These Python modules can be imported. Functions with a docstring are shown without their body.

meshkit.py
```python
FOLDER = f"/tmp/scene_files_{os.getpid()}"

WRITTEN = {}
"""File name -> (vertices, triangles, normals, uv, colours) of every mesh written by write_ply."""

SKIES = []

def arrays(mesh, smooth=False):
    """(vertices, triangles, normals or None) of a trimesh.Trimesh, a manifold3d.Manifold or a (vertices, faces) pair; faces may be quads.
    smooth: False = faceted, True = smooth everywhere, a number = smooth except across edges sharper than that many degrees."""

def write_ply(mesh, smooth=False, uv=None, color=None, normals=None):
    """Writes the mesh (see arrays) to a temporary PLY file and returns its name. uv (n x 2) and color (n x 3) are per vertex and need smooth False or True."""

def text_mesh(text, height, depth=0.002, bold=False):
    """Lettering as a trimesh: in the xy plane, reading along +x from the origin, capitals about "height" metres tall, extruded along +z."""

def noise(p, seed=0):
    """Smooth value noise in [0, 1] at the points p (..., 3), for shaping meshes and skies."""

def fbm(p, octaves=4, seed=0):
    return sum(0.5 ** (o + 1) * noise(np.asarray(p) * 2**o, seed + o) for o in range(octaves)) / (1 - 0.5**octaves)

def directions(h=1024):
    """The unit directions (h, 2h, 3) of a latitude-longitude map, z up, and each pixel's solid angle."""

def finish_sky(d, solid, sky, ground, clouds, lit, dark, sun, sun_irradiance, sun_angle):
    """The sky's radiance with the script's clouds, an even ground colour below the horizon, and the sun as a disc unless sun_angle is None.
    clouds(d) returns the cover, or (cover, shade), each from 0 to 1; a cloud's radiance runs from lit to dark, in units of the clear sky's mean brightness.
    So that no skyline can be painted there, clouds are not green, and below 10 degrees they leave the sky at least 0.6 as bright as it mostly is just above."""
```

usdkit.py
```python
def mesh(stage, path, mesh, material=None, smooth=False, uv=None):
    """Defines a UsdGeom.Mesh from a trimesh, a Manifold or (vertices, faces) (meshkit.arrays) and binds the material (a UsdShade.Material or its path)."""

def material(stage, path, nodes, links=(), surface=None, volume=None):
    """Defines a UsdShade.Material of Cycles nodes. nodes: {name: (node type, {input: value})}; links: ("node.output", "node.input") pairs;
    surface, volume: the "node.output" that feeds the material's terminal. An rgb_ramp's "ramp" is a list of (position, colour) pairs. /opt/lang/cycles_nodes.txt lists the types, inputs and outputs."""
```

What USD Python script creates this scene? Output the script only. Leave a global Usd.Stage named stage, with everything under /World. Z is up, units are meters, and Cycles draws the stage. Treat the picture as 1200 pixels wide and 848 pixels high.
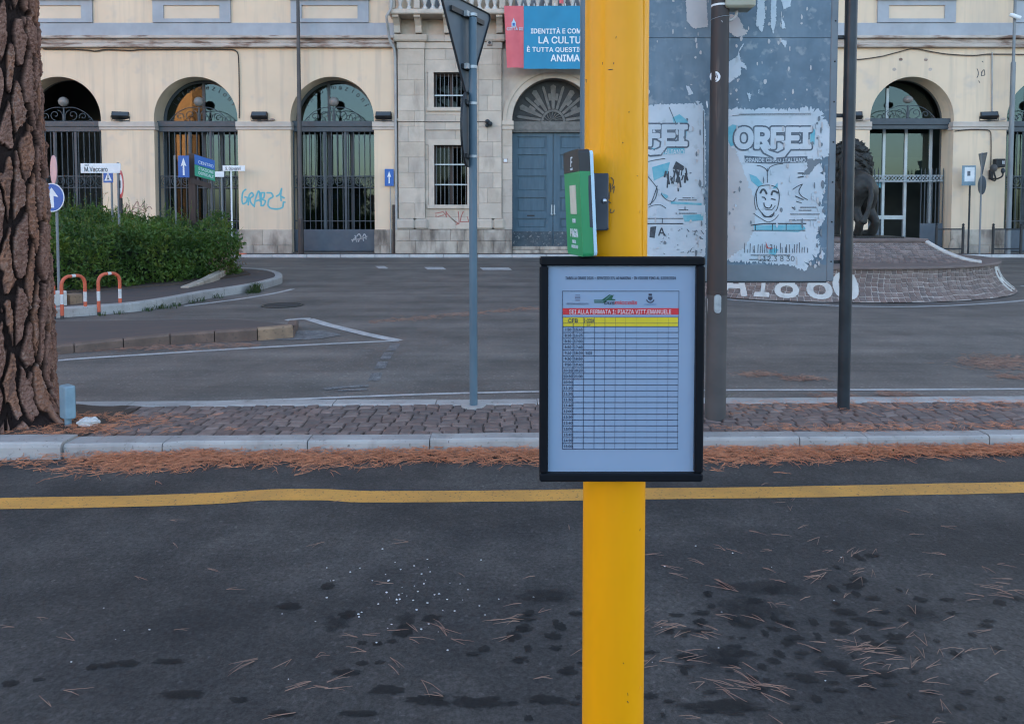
import math, random
import numpy as np, trimesh, shapely, manifold3d
from shapely.geometry import Polygon, Point, box as sbox
from shapely.ops import unary_union
from shapely import affinity
import usdkit, meshkit
from pxr import Usd, UsdGeom, UsdLux, UsdShade, Sdf, Gf, Vt

R = random.Random(7)
RN = np.random.default_rng(11)
stage = Usd.Stage.CreateInMemory()
UsdGeom.SetStageUpAxis(stage, UsdGeom.Tokens.z)
UsdGeom.SetStageMetersPerUnit(stage, 1.0)
UsdGeom.Xform.Define(stage, '/World'); UsdGeom.Scope.Define(stage, '/World/Looks')

# ---------------------------------------------------------------- camera, sky, sun, exposure
EYE, F, PITCH, CY = 1.6, 867.0, math.radians(2.5), 286.0     # F, CY in the photograph's 1200 px
EXPOSURE = 2.75
SUN_EL, SUN_AZ, SUN_I, SKY = math.radians(16.0), math.radians(16.0), 1.2, 0.10
cam = UsdGeom.Camera.Define(stage, '/World/camera')
cam.AddTranslateOp().Set(Gf.Vec3d(0, 0, EYE)); cam.AddRotateXOp().Set(90 - math.degrees(PITCH))
cam.CreateHorizontalApertureAttr(36.0); cam.CreateFocalLengthAttr(36.0 * F / 1200)
cam.CreateVerticalApertureAttr(36.0 * 848 / 1200)
cam.CreateVerticalApertureOffsetAttr(-(424 - CY) / 1200 * 36.0)
cam.CreateClippingRangeAttr(Gf.Vec2f(0.05, 2000)); cam.CreateExposureAttr(EXPOSURE)
cam.CreateFStopAttr(14.0); cam.CreateFocusDistanceAttr(1.9)
skymat = usdkit.material(stage, '/World/Looks/sky_light', {
    "s": ("sky_texture", {"sky_type": "single_scattering", "sun_disc": False, "sun_elevation": SUN_EL, "sun_rotation": SUN_AZ, "air_density": .8, "aerosol_density": 2.2, "ozone_density": .3}),
    "b": ("background_shader", {"strength": SKY})}, [("s.color", "b.color")], surface="b.background")
dome = UsdLux.DomeLight.Define(stage, '/World/sky')
UsdShade.MaterialBindingAPI.Apply(dome.GetPrim()).Bind(skymat)
dome.GetPrim().SetCustomDataByKey('kind', 'structure')
sun = UsdLux.DistantLight.Define(stage, '/World/sun')
sun.CreateIntensityAttr(SUN_I); sun.CreateAngleAttr(0.5); sun.CreateColorAttr(Gf.Vec3f(1.0, 0.84, 0.66))
sun.GetPrim().CreateAttribute('inputs:normalize', Sdf.ValueTypeNames.Bool).Set(True)
# light shines along -z: turn +z towards the sun
sun.AddRotateZOp().Set(-math.degrees(SUN_AZ)); sun.AddRotateXOp().Set(-(90 - math.degrees(SUN_EL)))

# ---------------------------------------------------------------- where a point of the photograph lies in the place
_cp, _sp = math.cos(PITCH), math.sin(PITCH)
def ray(px, py):
    u, v = (px - 600) / F, (CY - py) / F
    return np.array([u, v * _sp + _cp, v * _cp - _sp])
def S(px, py, Y):                       # point at depth Y
    d = ray(px, py); return np.array([0, 0, EYE]) + d * (Y / d[1])
def G(px, py, z=0.0):                   # point on the level z
    d = ray(px, py); return np.array([0, 0, EYE]) + d * ((z - EYE) / d[2])
def SX(px, py, Y): return S(px, py, Y)[0]
def SZ(py, Y): return S(600, py, Y)[2]
def proj(p):
    x, y, z = p[0], p[1], p[2] - EYE
    w = y * _cp - z * _sp; v = y * _sp + z * _cp
    return 600 + F * x / w, CY - F * v / w

# ---------------------------------------------------------------- names and properties
taken = {}
def fresh(parent, name):
    k = (str(parent), name); n = taken.get(k, 0); taken[k] = n + 1
    return f"{parent}/{name}" if n == 0 else f"{parent}/{name}_{n:03d}"
def tag(p, label=None, cat=None, group=None, kind=None):
    for k, v in (('label', label), ('category', cat), ('group', group), ('kind', kind)):
        if v: p.SetCustomDataByKey(k, v)
    return p
ORIGIN = {}
def thing(name, label=None, cat=None, group=None, kind=None, loc=(0, 0, 0), rz=0.0):
    path = fresh('/World', name)
    x = UsdGeom.Xform.Define(stage, path); x.AddTranslateOp().Set(Gf.Vec3d(*map(float, loc)))
    if rz: x.AddRotateZOp().Set(math.degrees(rz))
    ORIGIN[path] = np.array(loc, float)
    tag(x.GetPrim(), label, cat, group, kind); return path
def part(parent, name, mb, m, smooth=False, kind=None, label=None, local=False):
    """One Mesh under a thing (or a sub-part under a part). Shapes are given in the place's own metres unless local."""
    path = fresh(parent, name)
    v, f = mb.arrays() if isinstance(mb, MB) else mb
    if not local:
        top = '/'.join(path.split('/')[:3]); v = np.asarray(v, float) - ORIGIN.get(top, 0)
    p = usdkit.mesh(stage, path, trimesh.Trimesh(v, f, process=False) if smooth is not True else weld(v, f), MATS[m], smooth=smooth)
    tag(p.GetPrim(), label=label, kind=kind); return path
def weld(v, f):
    t = trimesh.Trimesh(v, f, process=False); t.merge_vertices(digits_vertex=6); return t
def single(name, mb, m, label=None, cat=None, group=None, kind=None, smooth=False):
    path = fresh('/World', name)
    v, f = mb.arrays() if isinstance(mb, MB) else mb
    p = usdkit.mesh(stage, path, trimesh.Trimesh(np.asarray(v, float), f, process=False) if smooth is not True else weld(v, f), MATS[m], smooth=smooth)
    tag(p.GetPrim(), label, cat, group, kind); return path
def copy(src, label, loc, rz=0.0, group=None):
    base = src.rsplit('/', 1)[1]
    path = fresh('/World', base)
    x = UsdGeom.Xform.Define(stage, path); x.AddTranslateOp().Set(Gf.Vec3d(*map(float, loc)))
    if rz: x.AddRotateZOp().Set(math.degrees(rz))
    x.GetPrim().GetReferences().AddInternalReference(src); x.GetPrim().SetInstanceable(True)
    cd = stage.GetPrimAtPath(src).GetCustomData()
    tag(x.GetPrim(), label, cd.get('category'), group or cd.get('group')); return path

# ---------------------------------------------------------------- mesh collecting
BOXF = np.array([[0,1,3],[0,3,2],[4,6,7],[4,7,5],[0,4,5],[0,5,1],[2,3,7],[2,7,6],[0,2,6],[0,6,4],[1,5,7],[1,7,3]])
class MB:
    def __init__(s): s.v, s.f, s.n = [], [], 0
    def add(s, v, f):
        v = np.asarray(v, float); f = np.asarray(f, int)
        if f.shape[1] == 4: f = np.vstack([f[:, [0, 1, 2]], f[:, [0, 2, 3]]])
        s.v.append(v); s.f.append(f + s.n); s.n += len(v); return s
    def mesh(s, t): return s.add(t.vertices, t.faces)
    def arrays(s): return np.vstack(s.v), np.vstack(s.f)
    def box(s, x0, x1, y0, y1, z0, z1):
        x0, x1 = sorted((x0, x1)); y0, y1 = sorted((y0, y1)); z0, z1 = sorted((z0, z1))
        v = np.array([[x, y, z] for x in (x0, x1) for y in (y0, y1) for z in (z0, z1)])
        return s.add(v, BOXF)
    def cbox(s, x0, x1, y0, y1, z0, z1, c=0.005):
        x0, x1 = sorted((x0, x1)); y0, y1 = sorted((y0, y1)); z0, z1 = sorted((z0, z1))
        h = np.array([x1 - x0, y1 - y0, z1 - z0]) / 2; o = np.array([x1 + x0, y1 + y0, z1 + z0]) / 2
        c = min(c, h.min() * .8); pts = []
        for sx in (-1, 1):
            for sy in (-1, 1):
                for sz in (-1, 1):
                    g = np.array([sx, sy, sz])
                    for k in range(3):
                        e = h - c; e = e.copy(); e[k] = h[k]; pts.append(o + g * e)
        t = trimesh.convex.convex_hull(np.array(pts)); return s.mesh(t)
    def tube(s, pts, r, n=8, caps=True, close=False):
        P = np.asarray(pts, float); m = len(P); r = np.full(m, r) if np.ndim(r) == 0 else np.asarray(r, float)
        T = np.gradient(P, axis=0) if not close else np.roll(P, -1, 0) - np.roll(P, 1, 0)
        T /= np.maximum(np.linalg.norm(T, axis=1, keepdims=True), 1e-12)
        a = np.array([0, 0, 1.0]) if abs(T[0][2]) < .9 else np.array([1.0, 0, 0])
        V = []; u = np.cross(T[0], a); u /= np.linalg.norm(u)
        for i in range(m):
            u = u - T[i] * (u @ T[i]); u /= max(np.linalg.norm(u), 1e-9); w = np.cross(T[i], u)
            ang = np.arange(n) * 2 * math.pi / n
            V.append(P[i] + r[i] * (np.cos(ang)[:, None] * u + np.sin(ang)[:, None] * w))
        f = []
        for i in range(m if close else m - 1):
            j = (i + 1) % m
            for k in range(n):
                k2 = (k + 1) % n
                f += [[i*n+k, i*n+k2, j*n+k2], [i*n+k, j*n+k2, j*n+k]]
        V = np.vstack(V)
        if caps and not close:
            V = np.vstack([V, P[0], P[-1]])
            for k in range(n):
                k2 = (k + 1) % n
                f += [[m*n, k2, k], [m*n+1, (m-1)*n+k, (m-1)*n+k2]]
        return s.add(V, f)
    def lathe(s, prof, c, n=16):
        """prof: (radius, height) pairs from the bottom up, about a vertical axis through c."""
        a = np.arange(n) * 2 * math.pi / n; V = []
        for r_, h in prof: V.append(np.stack([c[0] + r_ * np.cos(a), c[1] + r_ * np.sin(a), np.full(n, c[2] + h)], 1))
        m = len(prof); f = []
        for i in range(m - 1):
            for k in range(n):
                k2 = (k + 1) % n; f += [[i*n+k, i*n+k2, (i+1)*n+k2], [i*n+k, (i+1)*n+k2, (i+1)*n+k]]
        V = np.vstack(V + [np.array([[c[0], c[1], c[2] + prof[0][1]], [c[0], c[1], c[2] + prof[-1][1]]])])
        for k in range(n):
            k2 = (k + 1) % n; f += [[m*n, k2, k], [m*n+1, (m-1)*n+k, (m-1)*n+k2]]
        return s.add(V, f)
    def xz(s, poly, y0, y1):            # polygon in x, z pushed from y0 (front) to y1
        for g in getattr(poly, 'geoms', [poly]):
            if g.is_empty or g.area < 1e-9: continue
            t = trimesh.creation.extrude_polygon(g, 1.0, engine='earcut'); v = np.array(t.vertices)
            s.add(np.stack([v[:, 0], y1 + (y0 - y1) * v[:, 2], v[:, 1]], 1), t.faces)
        return s
    def xy(s, poly, z0, z1):
        for g in getattr(poly, 'geoms', [poly]):
            if g.is_empty or g.area < 1e-9: continue
            t = trimesh.creation.extrude_polygon(g, 1.0, engine='earcut'); v = np.array(t.vertices)
            s.add(np.stack([v[:, 0], v[:, 1], z0 + (z1 - z0) * v[:, 2]], 1), t.faces)
        return s
    def ball(s, c, r, sub=2):
        t = trimesh.creation.icosphere(sub); return s.add(t.vertices * np.asarray(r) + np.asarray(c), t.faces)
    def turned(s, M, o=(0, 0, 0)):      # every vertex v -> M v + o
        M = np.asarray(M, float); s.v = [v @ M.T + np.asarray(o, float) for v in s.v]; return s

_tx = {}
def tmesh(text, bold=False):
    if (text, bold) not in _tx:
        t = meshkit.text_mesh(text, 1.0, 0.02, bold); _tx[(text, bold)] = (np.array(t.vertices), np.array(t.faces))
    v, f = _tx[(text, bold)]; return v.copy(), f
def text(mb, s, h, o, ux=(1, 0, 0), uz=(0, 0, 1), n=(0, -1, 0), align='l', bold=False, width=None, depth=0.0006, shear=0.0, warp=None):
    """Lettering with its base line through o, reading along ux, standing along uz, raised along n."""
    v, f = tmesh(s, bold)
    x0, x1 = v[:, 0].min(), v[:, 0].max(); w = (x1 - x0) * h
    k = h if width is None else width / (x1 - x0)
    x = (v[:, 0] - x0) * k + shear * v[:, 1] * h; W = (x1 - x0) * k
    x -= {'l': 0, 'c': W / 2, 'r': W}[align]
    P = np.asarray(o, float) + np.outer(x, ux) + np.outer(v[:, 1] * h, uz) + np.outer(v[:, 2] / .02 * depth, n)
    if warp: P = warp(P)
    mb.add(P, f)
def outline2d(s, bold=True):
    v, f = tmesh(s, bold); top = v[:, 2] > .01
    tri = [Polygon(v[t][:, :2]) for t in f if top[t].all()]
    return unary_union([t.buffer(1e-4) for t in tri if t.area > 1e-9])
def blob(cx, cy, rx, ry, n=28, seed=0, rough=.3, k=2.0):
    a = np.arange(n) * 2 * math.pi / n
    q = np.stack([np.cos(a) * k + seed * 7.1, np.sin(a) * k, np.full(n, seed * 3.3)], 1)
    r = 1 + rough * (meshkit.fbm(q, 3, seed) - .5) * 2
    return np.stack([cx + rx * r * np.cos(a), cy + ry * r * np.sin(a)], 1)
def ragged(pts, step, amp, seed=0):
    """A polygon with torn edges: slow bites, fine fibres and a few long tears."""
    P = Polygon(pts).exterior; n = max(24, int(P.length / step * 2.2)); rr = np.random.default_rng(seed); out = []
    for i in range(n):
        d0 = P.length * i / n; p = np.array(P.interpolate(d0).coords[0]); q = np.array(P.interpolate((d0 + .01) % P.length).coords[0]); t = q - p; t /= np.linalg.norm(t) + 1e-9; nr = np.array([t[1], -t[0]])
        if P.is_ccw is False: nr = -nr
        slow = meshkit.fbm(np.array([[d0 * 5.0, seed * 3.1, .5]]), 3, seed)[0] - .5
        off = slow * amp * 3.2 + amp * .9 * (rr.random() ** 3) * rr.choice([-1, 1]) - (amp * 2.2 * rr.random() if rr.random() < .05 else 0)
        out.append(p + nr * off + np.array([0, rr.normal(0, amp * .25)]))
    g = Polygon(out).buffer(0)
    return max(g.geoms, key=lambda a: a.area) if hasattr(g, 'geoms') else g
def bez(p, n=12):
    p = np.asarray(p, float); t = np.linspace(0, 1, n)[:, None]
    if len(p) == 3: return (1-t)**2*p[0] + 2*t*(1-t)*p[1] + t*t*p[2]
    return (1-t)**3*p[0] + 3*t*(1-t)**2*p[1] + 3*t*t*(1-t)*p[2] + t**3*p[3]
def spiral(c, r0, r1, a0, a1, n=18):
    a = np.linspace(a0, a1, n); r_ = np.linspace(r0, r1, n)
    return np.stack([c[0] + r_ * np.cos(a), c[1] + r_ * np.sin(a)], 1)

# ---------------------------------------------------------------- materials
MATS = {}
def lin(r, g, b): return tuple(((c / 255) / 12.92 if c <= 10 else ((c / 255 + .055) / 1.055) ** 2.4) for c in (r, g, b))
def mul(c, k): return tuple(x * k for x in c)
def M(name, c1, c2=None, scale=2.0, rough=.7, metal=0.0, spec=.5, bump=0.0, bscale=60.0, stretch=(1, 1, 1), lo=.35, hi=.65, speck=None, coat=0.0, detail=5, streak=None, obj=False, trans=0.0, rvar=0.0):
    c2 = c2 or mul(c1, .82)
    N = {"p": ("principled_bsdf", {"roughness": rough, "metallic": metal, "specular_ior_level": spec, "coat_weight": coat}),
         "g": ("geometry", {}) if not obj else ("texture_coordinate", {}), "m": ("mapping", {"scale": stretch}),
         "n": ("noise_texture", {"scale": scale, "detail": detail, "roughness": .62}),
         "r": ("rgb_ramp", {"ramp": [(0, c1), (lo, c1), (hi, c2), (1, c2)]})}
    src = "g.position" if not obj else "g.object"
    L = [(src, "m.vector"), ("m.vector", "n.vector"), ("n.fac", "r.fac")]
    col = "r.color"
    if speck:      # (colour, scale, threshold, softness)
        N["sn"] = ("noise_texture", {"scale": speck[1], "detail": 3.0}); N["sr"] = ("rgb_ramp", {"ramp": [(0, (0, 0, 0)), (speck[2], (0, 0, 0)), (min(speck[2] + speck[3], 1), (1, 1, 1)), (1, (1, 1, 1))]})
        N["sx"] = ("mix_color", {"b": speck[0]}); L += [(src, "sn.vector"), ("sn.fac", "sr.fac"), ("sb.val", "sx.fac"), (col, "sx.a")]
        N["sb"] = ("rgb_to_bw", {}); L.append(("sr.color", "sb.color")); col = "sx.result"
    if streak:     # (colour, stretch, threshold, softness, strength)
        N["km"] = ("mapping", {"scale": streak[1]}); N["kn"] = ("noise_texture", {"scale": 1.0, "detail": 4.0, "roughness": .6})
        N["kr"] = ("map_range", {"from_min": streak[2], "from_max": streak[2] + streak[3], "to_min": 0.0, "to_max": streak[4], "clamp": True})
        N["kx"] = ("mix_color", {"b": streak[0]}); L += [(src, "km.vector"), ("km.vector", "kn.vector"), ("kn.fac", "kr.value"), ("kr.result", "kx.fac"), (col, "kx.a")]; col = "kx.result"
    L.append((col, "p.base_color"))
    if rvar:
        N["rr"] = ("map_range", {"from_min": .3, "from_max": .7, "to_min": rough - rvar, "to_max": rough + rvar, "clamp": True}); L += [("n.fac", "rr.value"), ("rr.result", "p.roughness")]
    if bump:
        N["bn"] = ("noise_texture", {"scale": bscale, "detail": 4.0}); N["b"] = ("bump", {"strength": .6, "distance": bump})
        L += [(src, "bn.vector"), ("bn.fac", "b.height"), ("b.normal", "p.normal")]
    surf = "p.BSDF"
    if trans:
        N["t"] = ("translucent_bsdf", {}); N["x"] = ("mix_closure", {"fac": trans}); L += [(col, "t.color"), ("p.BSDF", "x.closure1"), ("t.BSDF", "x.closure2")]; surf = "x.closure"
    MATS[name] = usdkit.material(stage, '/World/Looks/' + name, N, L, surface=surf)

def asphalt(name, c1, c2, c3, grain, gmin, gmax, rough, patch=.8, bands=(.12, 1.3, 1)):
    """Worn tarmac: slow patches and driven bands of tone, then stones of the mix."""
    MATS[name] = usdkit.material(stage, '/World/Looks/' + name, {
        "g": ("geometry", {}), "n1": ("noise_texture", {"scale": patch, "detail": 7.0, "roughness": .68}), "r1": ("rgb_ramp", {"ramp": [(0, c1), (.36, c1), (.5, c2), (.64, c3), (1, c3)]}),
        "bm": ("mapping", {"scale": bands}), "n2": ("noise_texture", {"scale": 1.0, "detail": 5.0, "roughness": .65}), "m2": ("map_range", {"from_min": .32, "from_max": .68, "to_min": .68, "to_max": 1.28, "clamp": True}),
        "n3": ("noise_texture", {"scale": grain, "detail": 6.0, "roughness": .85}), "m3": ("map_range", {"from_min": .36, "from_max": .64, "to_min": gmin, "to_max": gmax, "clamp": True}),
        "v": ("voronoi_texture", {"scale": grain * 1.3}), "vb": ("rgb_to_bw", {}), "mv": ("map_range", {"from_min": .80, "from_max": 1.0, "to_min": 1.0, "to_max": 1.9, "clamp": True}),
        "x2": ("math", {"math_type": "multiply"}), "x3": ("math", {"math_type": "multiply"}), "mul": ("mix_color", {"blend_type": "multiply", "fac": 1.0, "use_clamp": False}), "cc": ("combine_color", {}),
        "p": ("principled_bsdf", {"roughness": rough, "specular_ior_level": .4}), "b": ("bump", {"strength": .8, "distance": .006})},
        [("g.position", "n1.vector"), ("n1.fac", "r1.fac"), ("g.position", "bm.vector"), ("bm.vector", "n2.vector"), ("n2.fac", "m2.value"), ("g.position", "n3.vector"), ("n3.fac", "m3.value"), ("g.position", "v.vector"), ("v.color", "vb.color"), ("vb.val", "mv.value"),
         ("m2.result", "x2.value1"), ("m3.result", "x2.value2"), ("x2.value", "x3.value1"), ("mv.result", "x3.value2"), ("x3.value", "cc.r"), ("x3.value", "cc.g"), ("x3.value", "cc.b"), ("r1.color", "mul.a"), ("cc.color", "mul.b"), ("mul.result", "p.base_color"), ("n3.fac", "b.height"), ("b.normal", "p.normal")], surface="p.BSDF")
asphalt('asphalt_far', (.165, .145, .128), (.130, .116, .104), (.095, .086, .078), 45.0, .72, 1.3, .72, 1.0, (.10, 1.5, 1))
asphalt('asphalt_near', (.074, .069, .064), (.047, .0445, .0425), (.028, .0275, .028), 60.0, .45, 1.6, .75, 1.3, (.35, 1.1, 1))
M('asphalt_patch', (.03, .03, .032), scale=6, rough=.85, bump=.004, bscale=150)
M('island_top', (.10, .075, .066), (.075, .064, .062), scale=3, rough=.9, bump=.004, bscale=120, stretch=(.4, 1, 1), speck=((.17, .13, .11), 120, .62, .1))
M('kerb', (.40, .385, .365), (.29, .28, .268), scale=2.6, rough=.8, bump=.003, bscale=90, speck=((.14, .13, .12), 38, .63, .12), streak=((.16, .14, .12), (5, 5, 1), .56, .2, .6))
M('kerb_white', (.50, .49, .47), (.38, .37, .36), scale=3, rough=.8, bump=.003, bscale=90, speck=((.2, .19, .18), 30, .63, .12))
M('kerb_brown', (.17, .115, .09), (.105, .075, .06), scale=4, rough=.9, bump=.004, bscale=70, speck=((.09, .07, .06), 25, .58, .15))
M('kerb_yellow', (.32, .215, .135), (.22, .15, .10), scale=5, rough=.85, bump=.004, bscale=70, speck=((.14, .1, .07), 22, .58, .15))
M('line_white', (.52, .52, .51), (.36, .36, .355), scale=5, rough=.75, bump=.002, bscale=160, speck=((.12, .12, .12), 60, .6, .1))
M('line_faded', (.22, .22, .22), (.11, .11, .11), scale=9, rough=.8, bump=.002, bscale=160, speck=((.08, .08, .08), 60, .52, .1))
M('line_yellow', (.68, .335, .06), (.52, .26, .055), scale=3, rough=.75, bump=.004, bscale=170, speck=((.12, .085, .05), 75, .6, .12))
for i, (a, b) in enumerate([((.20, .142, .122), (.12, .088, .078)), ((.155, .118, .106), (.10, .078, .072)), ((.235, .175, .152), (.155, .115, .10)), ((.175, .118, .10), (.115, .082, .072))]):
    M(f'cobble_{i}', a, b, scale=9, rough=.78, bump=.004, bscale=110)
M('sand_joint', (.095, .072, .06), scale=14, rough=.95, bump=.004, bscale=120)
M('soil', (.085, .058, .042), (.05, .037, .03), scale=8, rough=.95, bump=.01, bscale=60)
M('needle', (.60, .235, .11), (.34, .135, .07), scale=26, rough=.7)
M('needle_pale', (.30, .175, .12), (.20, .11, .08), scale=7, rough=.65)
M('chip', (.62, .62, .62), (.45, .45, .45), scale=30, rough=.5)
M('wet', (.010, .0105, .012), (.014, .014, .016), scale=8, rough=.55, bump=.004, bscale=170)
M('plaster', (.71, .545, .385), (.63, .485, .345), scale=.45, rough=.9, bump=.003, bscale=22, detail=8, streak=((.40, .335, .275), (3.2, 3.2, .16), .50, .25, .55), speck=((.55, .45, .36), 1.7, .60, .2))
M('blue_band', (.36, .375, .40), (.30, .315, .335), scale=1.3, rough=.85, bump=.002, bscale=30, streak=((.25, .25, .26), (2, 2, .3), .55, .25, .5))
M('panel_cream', (.66, .52, .385), (.59, .47, .35), scale=1, rough=.9)
M('cornice', (.50, .43, .375), (.38, .31, .26), scale=1.6, rough=.85, stretch=(.6, 1, 2), bump=.003, bscale=30, streak=((.15, .085, .06), (1.1, 2, 6), .50, .14, .9))
M('impost', (.50, .43, .37), (.42, .36, .31), scale=2, rough=.85)
stain = ((.07, .05, .04), (1.5, 1.5, .5), .47, .2, .85)
for i, (a, b) in enumerate([((.50, .42, .335), (.415, .345, .275)), ((.47, .405, .335), (.395, .335, .28)), ((.54, .46, .375), (.45, .38, .31))]):
    M(f'stone_{i}', a, b, scale=2.2, rough=.85, bump=.003, bscale=40, streak=((.25, .21, .175), (2.5, 2.5, .7), .55, .22, .6))
    M(f'plinth_{i}', mul(a, .92), mul(b, .8), scale=1.8, rough=.85, bump=.003, bscale=40, streak=stain)
M('stone_joint', (.22, .185, .155), scale=3, rough=.95)
M('marble', (.55, .53, .49), (.45, .43, .40), scale=3, rough=.7, streak=((.25, .22, .2), (6, 6, 1), .56, .2, .6))
M('cream_stone', (.46, .40, .32), (.34, .29, .235), scale=4, rough=.85, bump=.004, bscale=40, streak=((.15, .12, .09), (4, 4, 1), .55, .2, .6))
M('iron', (.036, .046, .056), (.05, .062, .072), scale=5, rough=.5, spec=.5)
M('iron_panel', (.05, .066, .086), (.068, .085, .105), scale=3, rough=.5, bump=.002, bscale=8, streak=((.09, .09, .09), (3, 3, 1), .6, .2, .5))
M('black_metal', (.012, .013, .015), scale=5, rough=.45)
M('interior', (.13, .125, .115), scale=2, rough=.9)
M('blind', (.24, .21, .15), (.19, .165, .12), scale=2, rough=.9, stretch=(6, 1, .2))
M('alu', (.42, .45, .46), (.36, .39, .4), scale=4, rough=.4, metal=.4)
M('door_blue', (.062, .115, .155), (.042, .085, .118), scale=2.5, rough=.55, stretch=(3, 1, .5), bump=.002, bscale=40, streak=((.13, .15, .16), (7, 7, 2), .62, .14, .6))
M('door_worn', (.06, .085, .10), (.035, .05, .062), scale=4, rough=.7, speck=((.24, .24, .23), 14, .6, .08), bump=.003, bscale=40)
M('fan_grey', (.17, .16, .145), (.11, .105, .095), scale=6, rough=.7)
M('fan_dark', (.016, .016, .016), (.03, .03, .03), scale=9, rough=.6)
M('banner_red', (.62, .125, .14), (.55, .10, .12), scale=2, rough=.65)
M('banner_blue', (.008, .215, .37), (.008, .19, .33), scale=1.5, rough=.6)
M('white_print', (.76, .76, .76), (.7, .7, .7), scale=3, rough=.6)
M('globe', (.20, .185, .17), (.15, .14, .13), scale=3, rough=.35)
M('pipe_grey', (.36, .35, .33), (.28, .27, .26), scale=4, rough=.55)
M('pipe_iron', (.03, .025, .022), (.06, .035, .025), scale=6, rough=.8)
M('galv', (.20, .215, .225), (.155, .17, .18), scale=9, rough=.5, metal=.35, stretch=(1, 1, .2))
M('post_blue', (.095, .15, .19), (.07, .115, .15), scale=6, rough=.5, metal=.2, stretch=(1, 1, .2), streak=((.16, .2, .23), (12, 12, 2), .6, .15, .5))
M('sign_back', (.10, .125, .145), (.08, .10, .12), scale=5, rough=.5, metal=.25)
M('clamp', (.42, .44, .45), (.3, .32, .33), scale=20, rough=.4, metal=.6)
M('post_dark', (.022, .026, .030), (.034, .042, .05), scale=4, rough=.38, metal=.5)
M('lamp_brown', (.05, .034, .029), (.034, .029, .029), scale=3, rough=.55, metal=.25, stretch=(2, 2, .3), streak=((.13, .095, .08), (14, 14, 1.2), .58, .16, .7))
M('lamp_grey', (.085, .075, .072), (.06, .055, .054), scale=3, rough=.6, metal=.2)
M('box_olive', (.36, .34, .26), (.29, .275, .21), scale=6, rough=.6)
M('conduit', (.42, .39, .37), (.34, .32, .30), scale=9, rough=.6)
M('board_blue', (.125, .185, .235), (.082, .130, .172), scale=5, detail=8, rough=.6, bump=.002, bscale=25, streak=((.19, .235, .27), (4, 4, .9), .48, .25, .75), speck=((.22, .26, .285), 16, .58, .14))
M('board_grey', (.16, .185, .205), (.125, .15, .17), scale=3.5, rough=.6, bump=.002, bscale=25)
M('paper_old', (.52, .56, .59), (.42, .48, .52), scale=3.5, rough=.85, bump=.003, bscale=14, speck=((.34, .38, .40), 17, .62, .15), streak=((.38, .44, .48), (5, 5, 1), .58, .2, .6))
M('paper_pink', (.50, .47, .46), (.42, .41, .41), scale=4, rough=.85, bump=.003, bscale=14, streak=((.36, .36, .36), (6, 6, .8), .58, .2, .6))
M('ink_grey', (.07, .09, .115), (.13, .155, .18), scale=24, rough=.8)
M('ink_cyan', (.10, .36, .44), (.20, .42, .48), scale=12, rough=.8)
M('ink_black', (.03, .035, .045), (.07, .08, .09), scale=30, rough=.8)
M('ink_red', (.42, .10, .09), scale=30, rough=.8)
M('bus_yellow', (.84, .35, .002), (.76, .305, .002), scale=3, rough=.4, spec=.22, coat=.12, bump=.0006, bscale=60, stretch=(1, 1, .3), streak=((.66, .27, .004), (14, 14, .8), .5, .3, .5))
M('frame_black', (.004, .005, .007), (.006, .007, .009), scale=10, rough=.45, spec=.12)
M('sheet', (.235, .315, .425), (.222, .30, .41), scale=4, rough=.4, coat=.12)  # white paper; the blue cast of the skylight is put into this colour
M('print_dark', (.02, .025, .05), scale=9, rough=.5, coat=.2)
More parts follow.
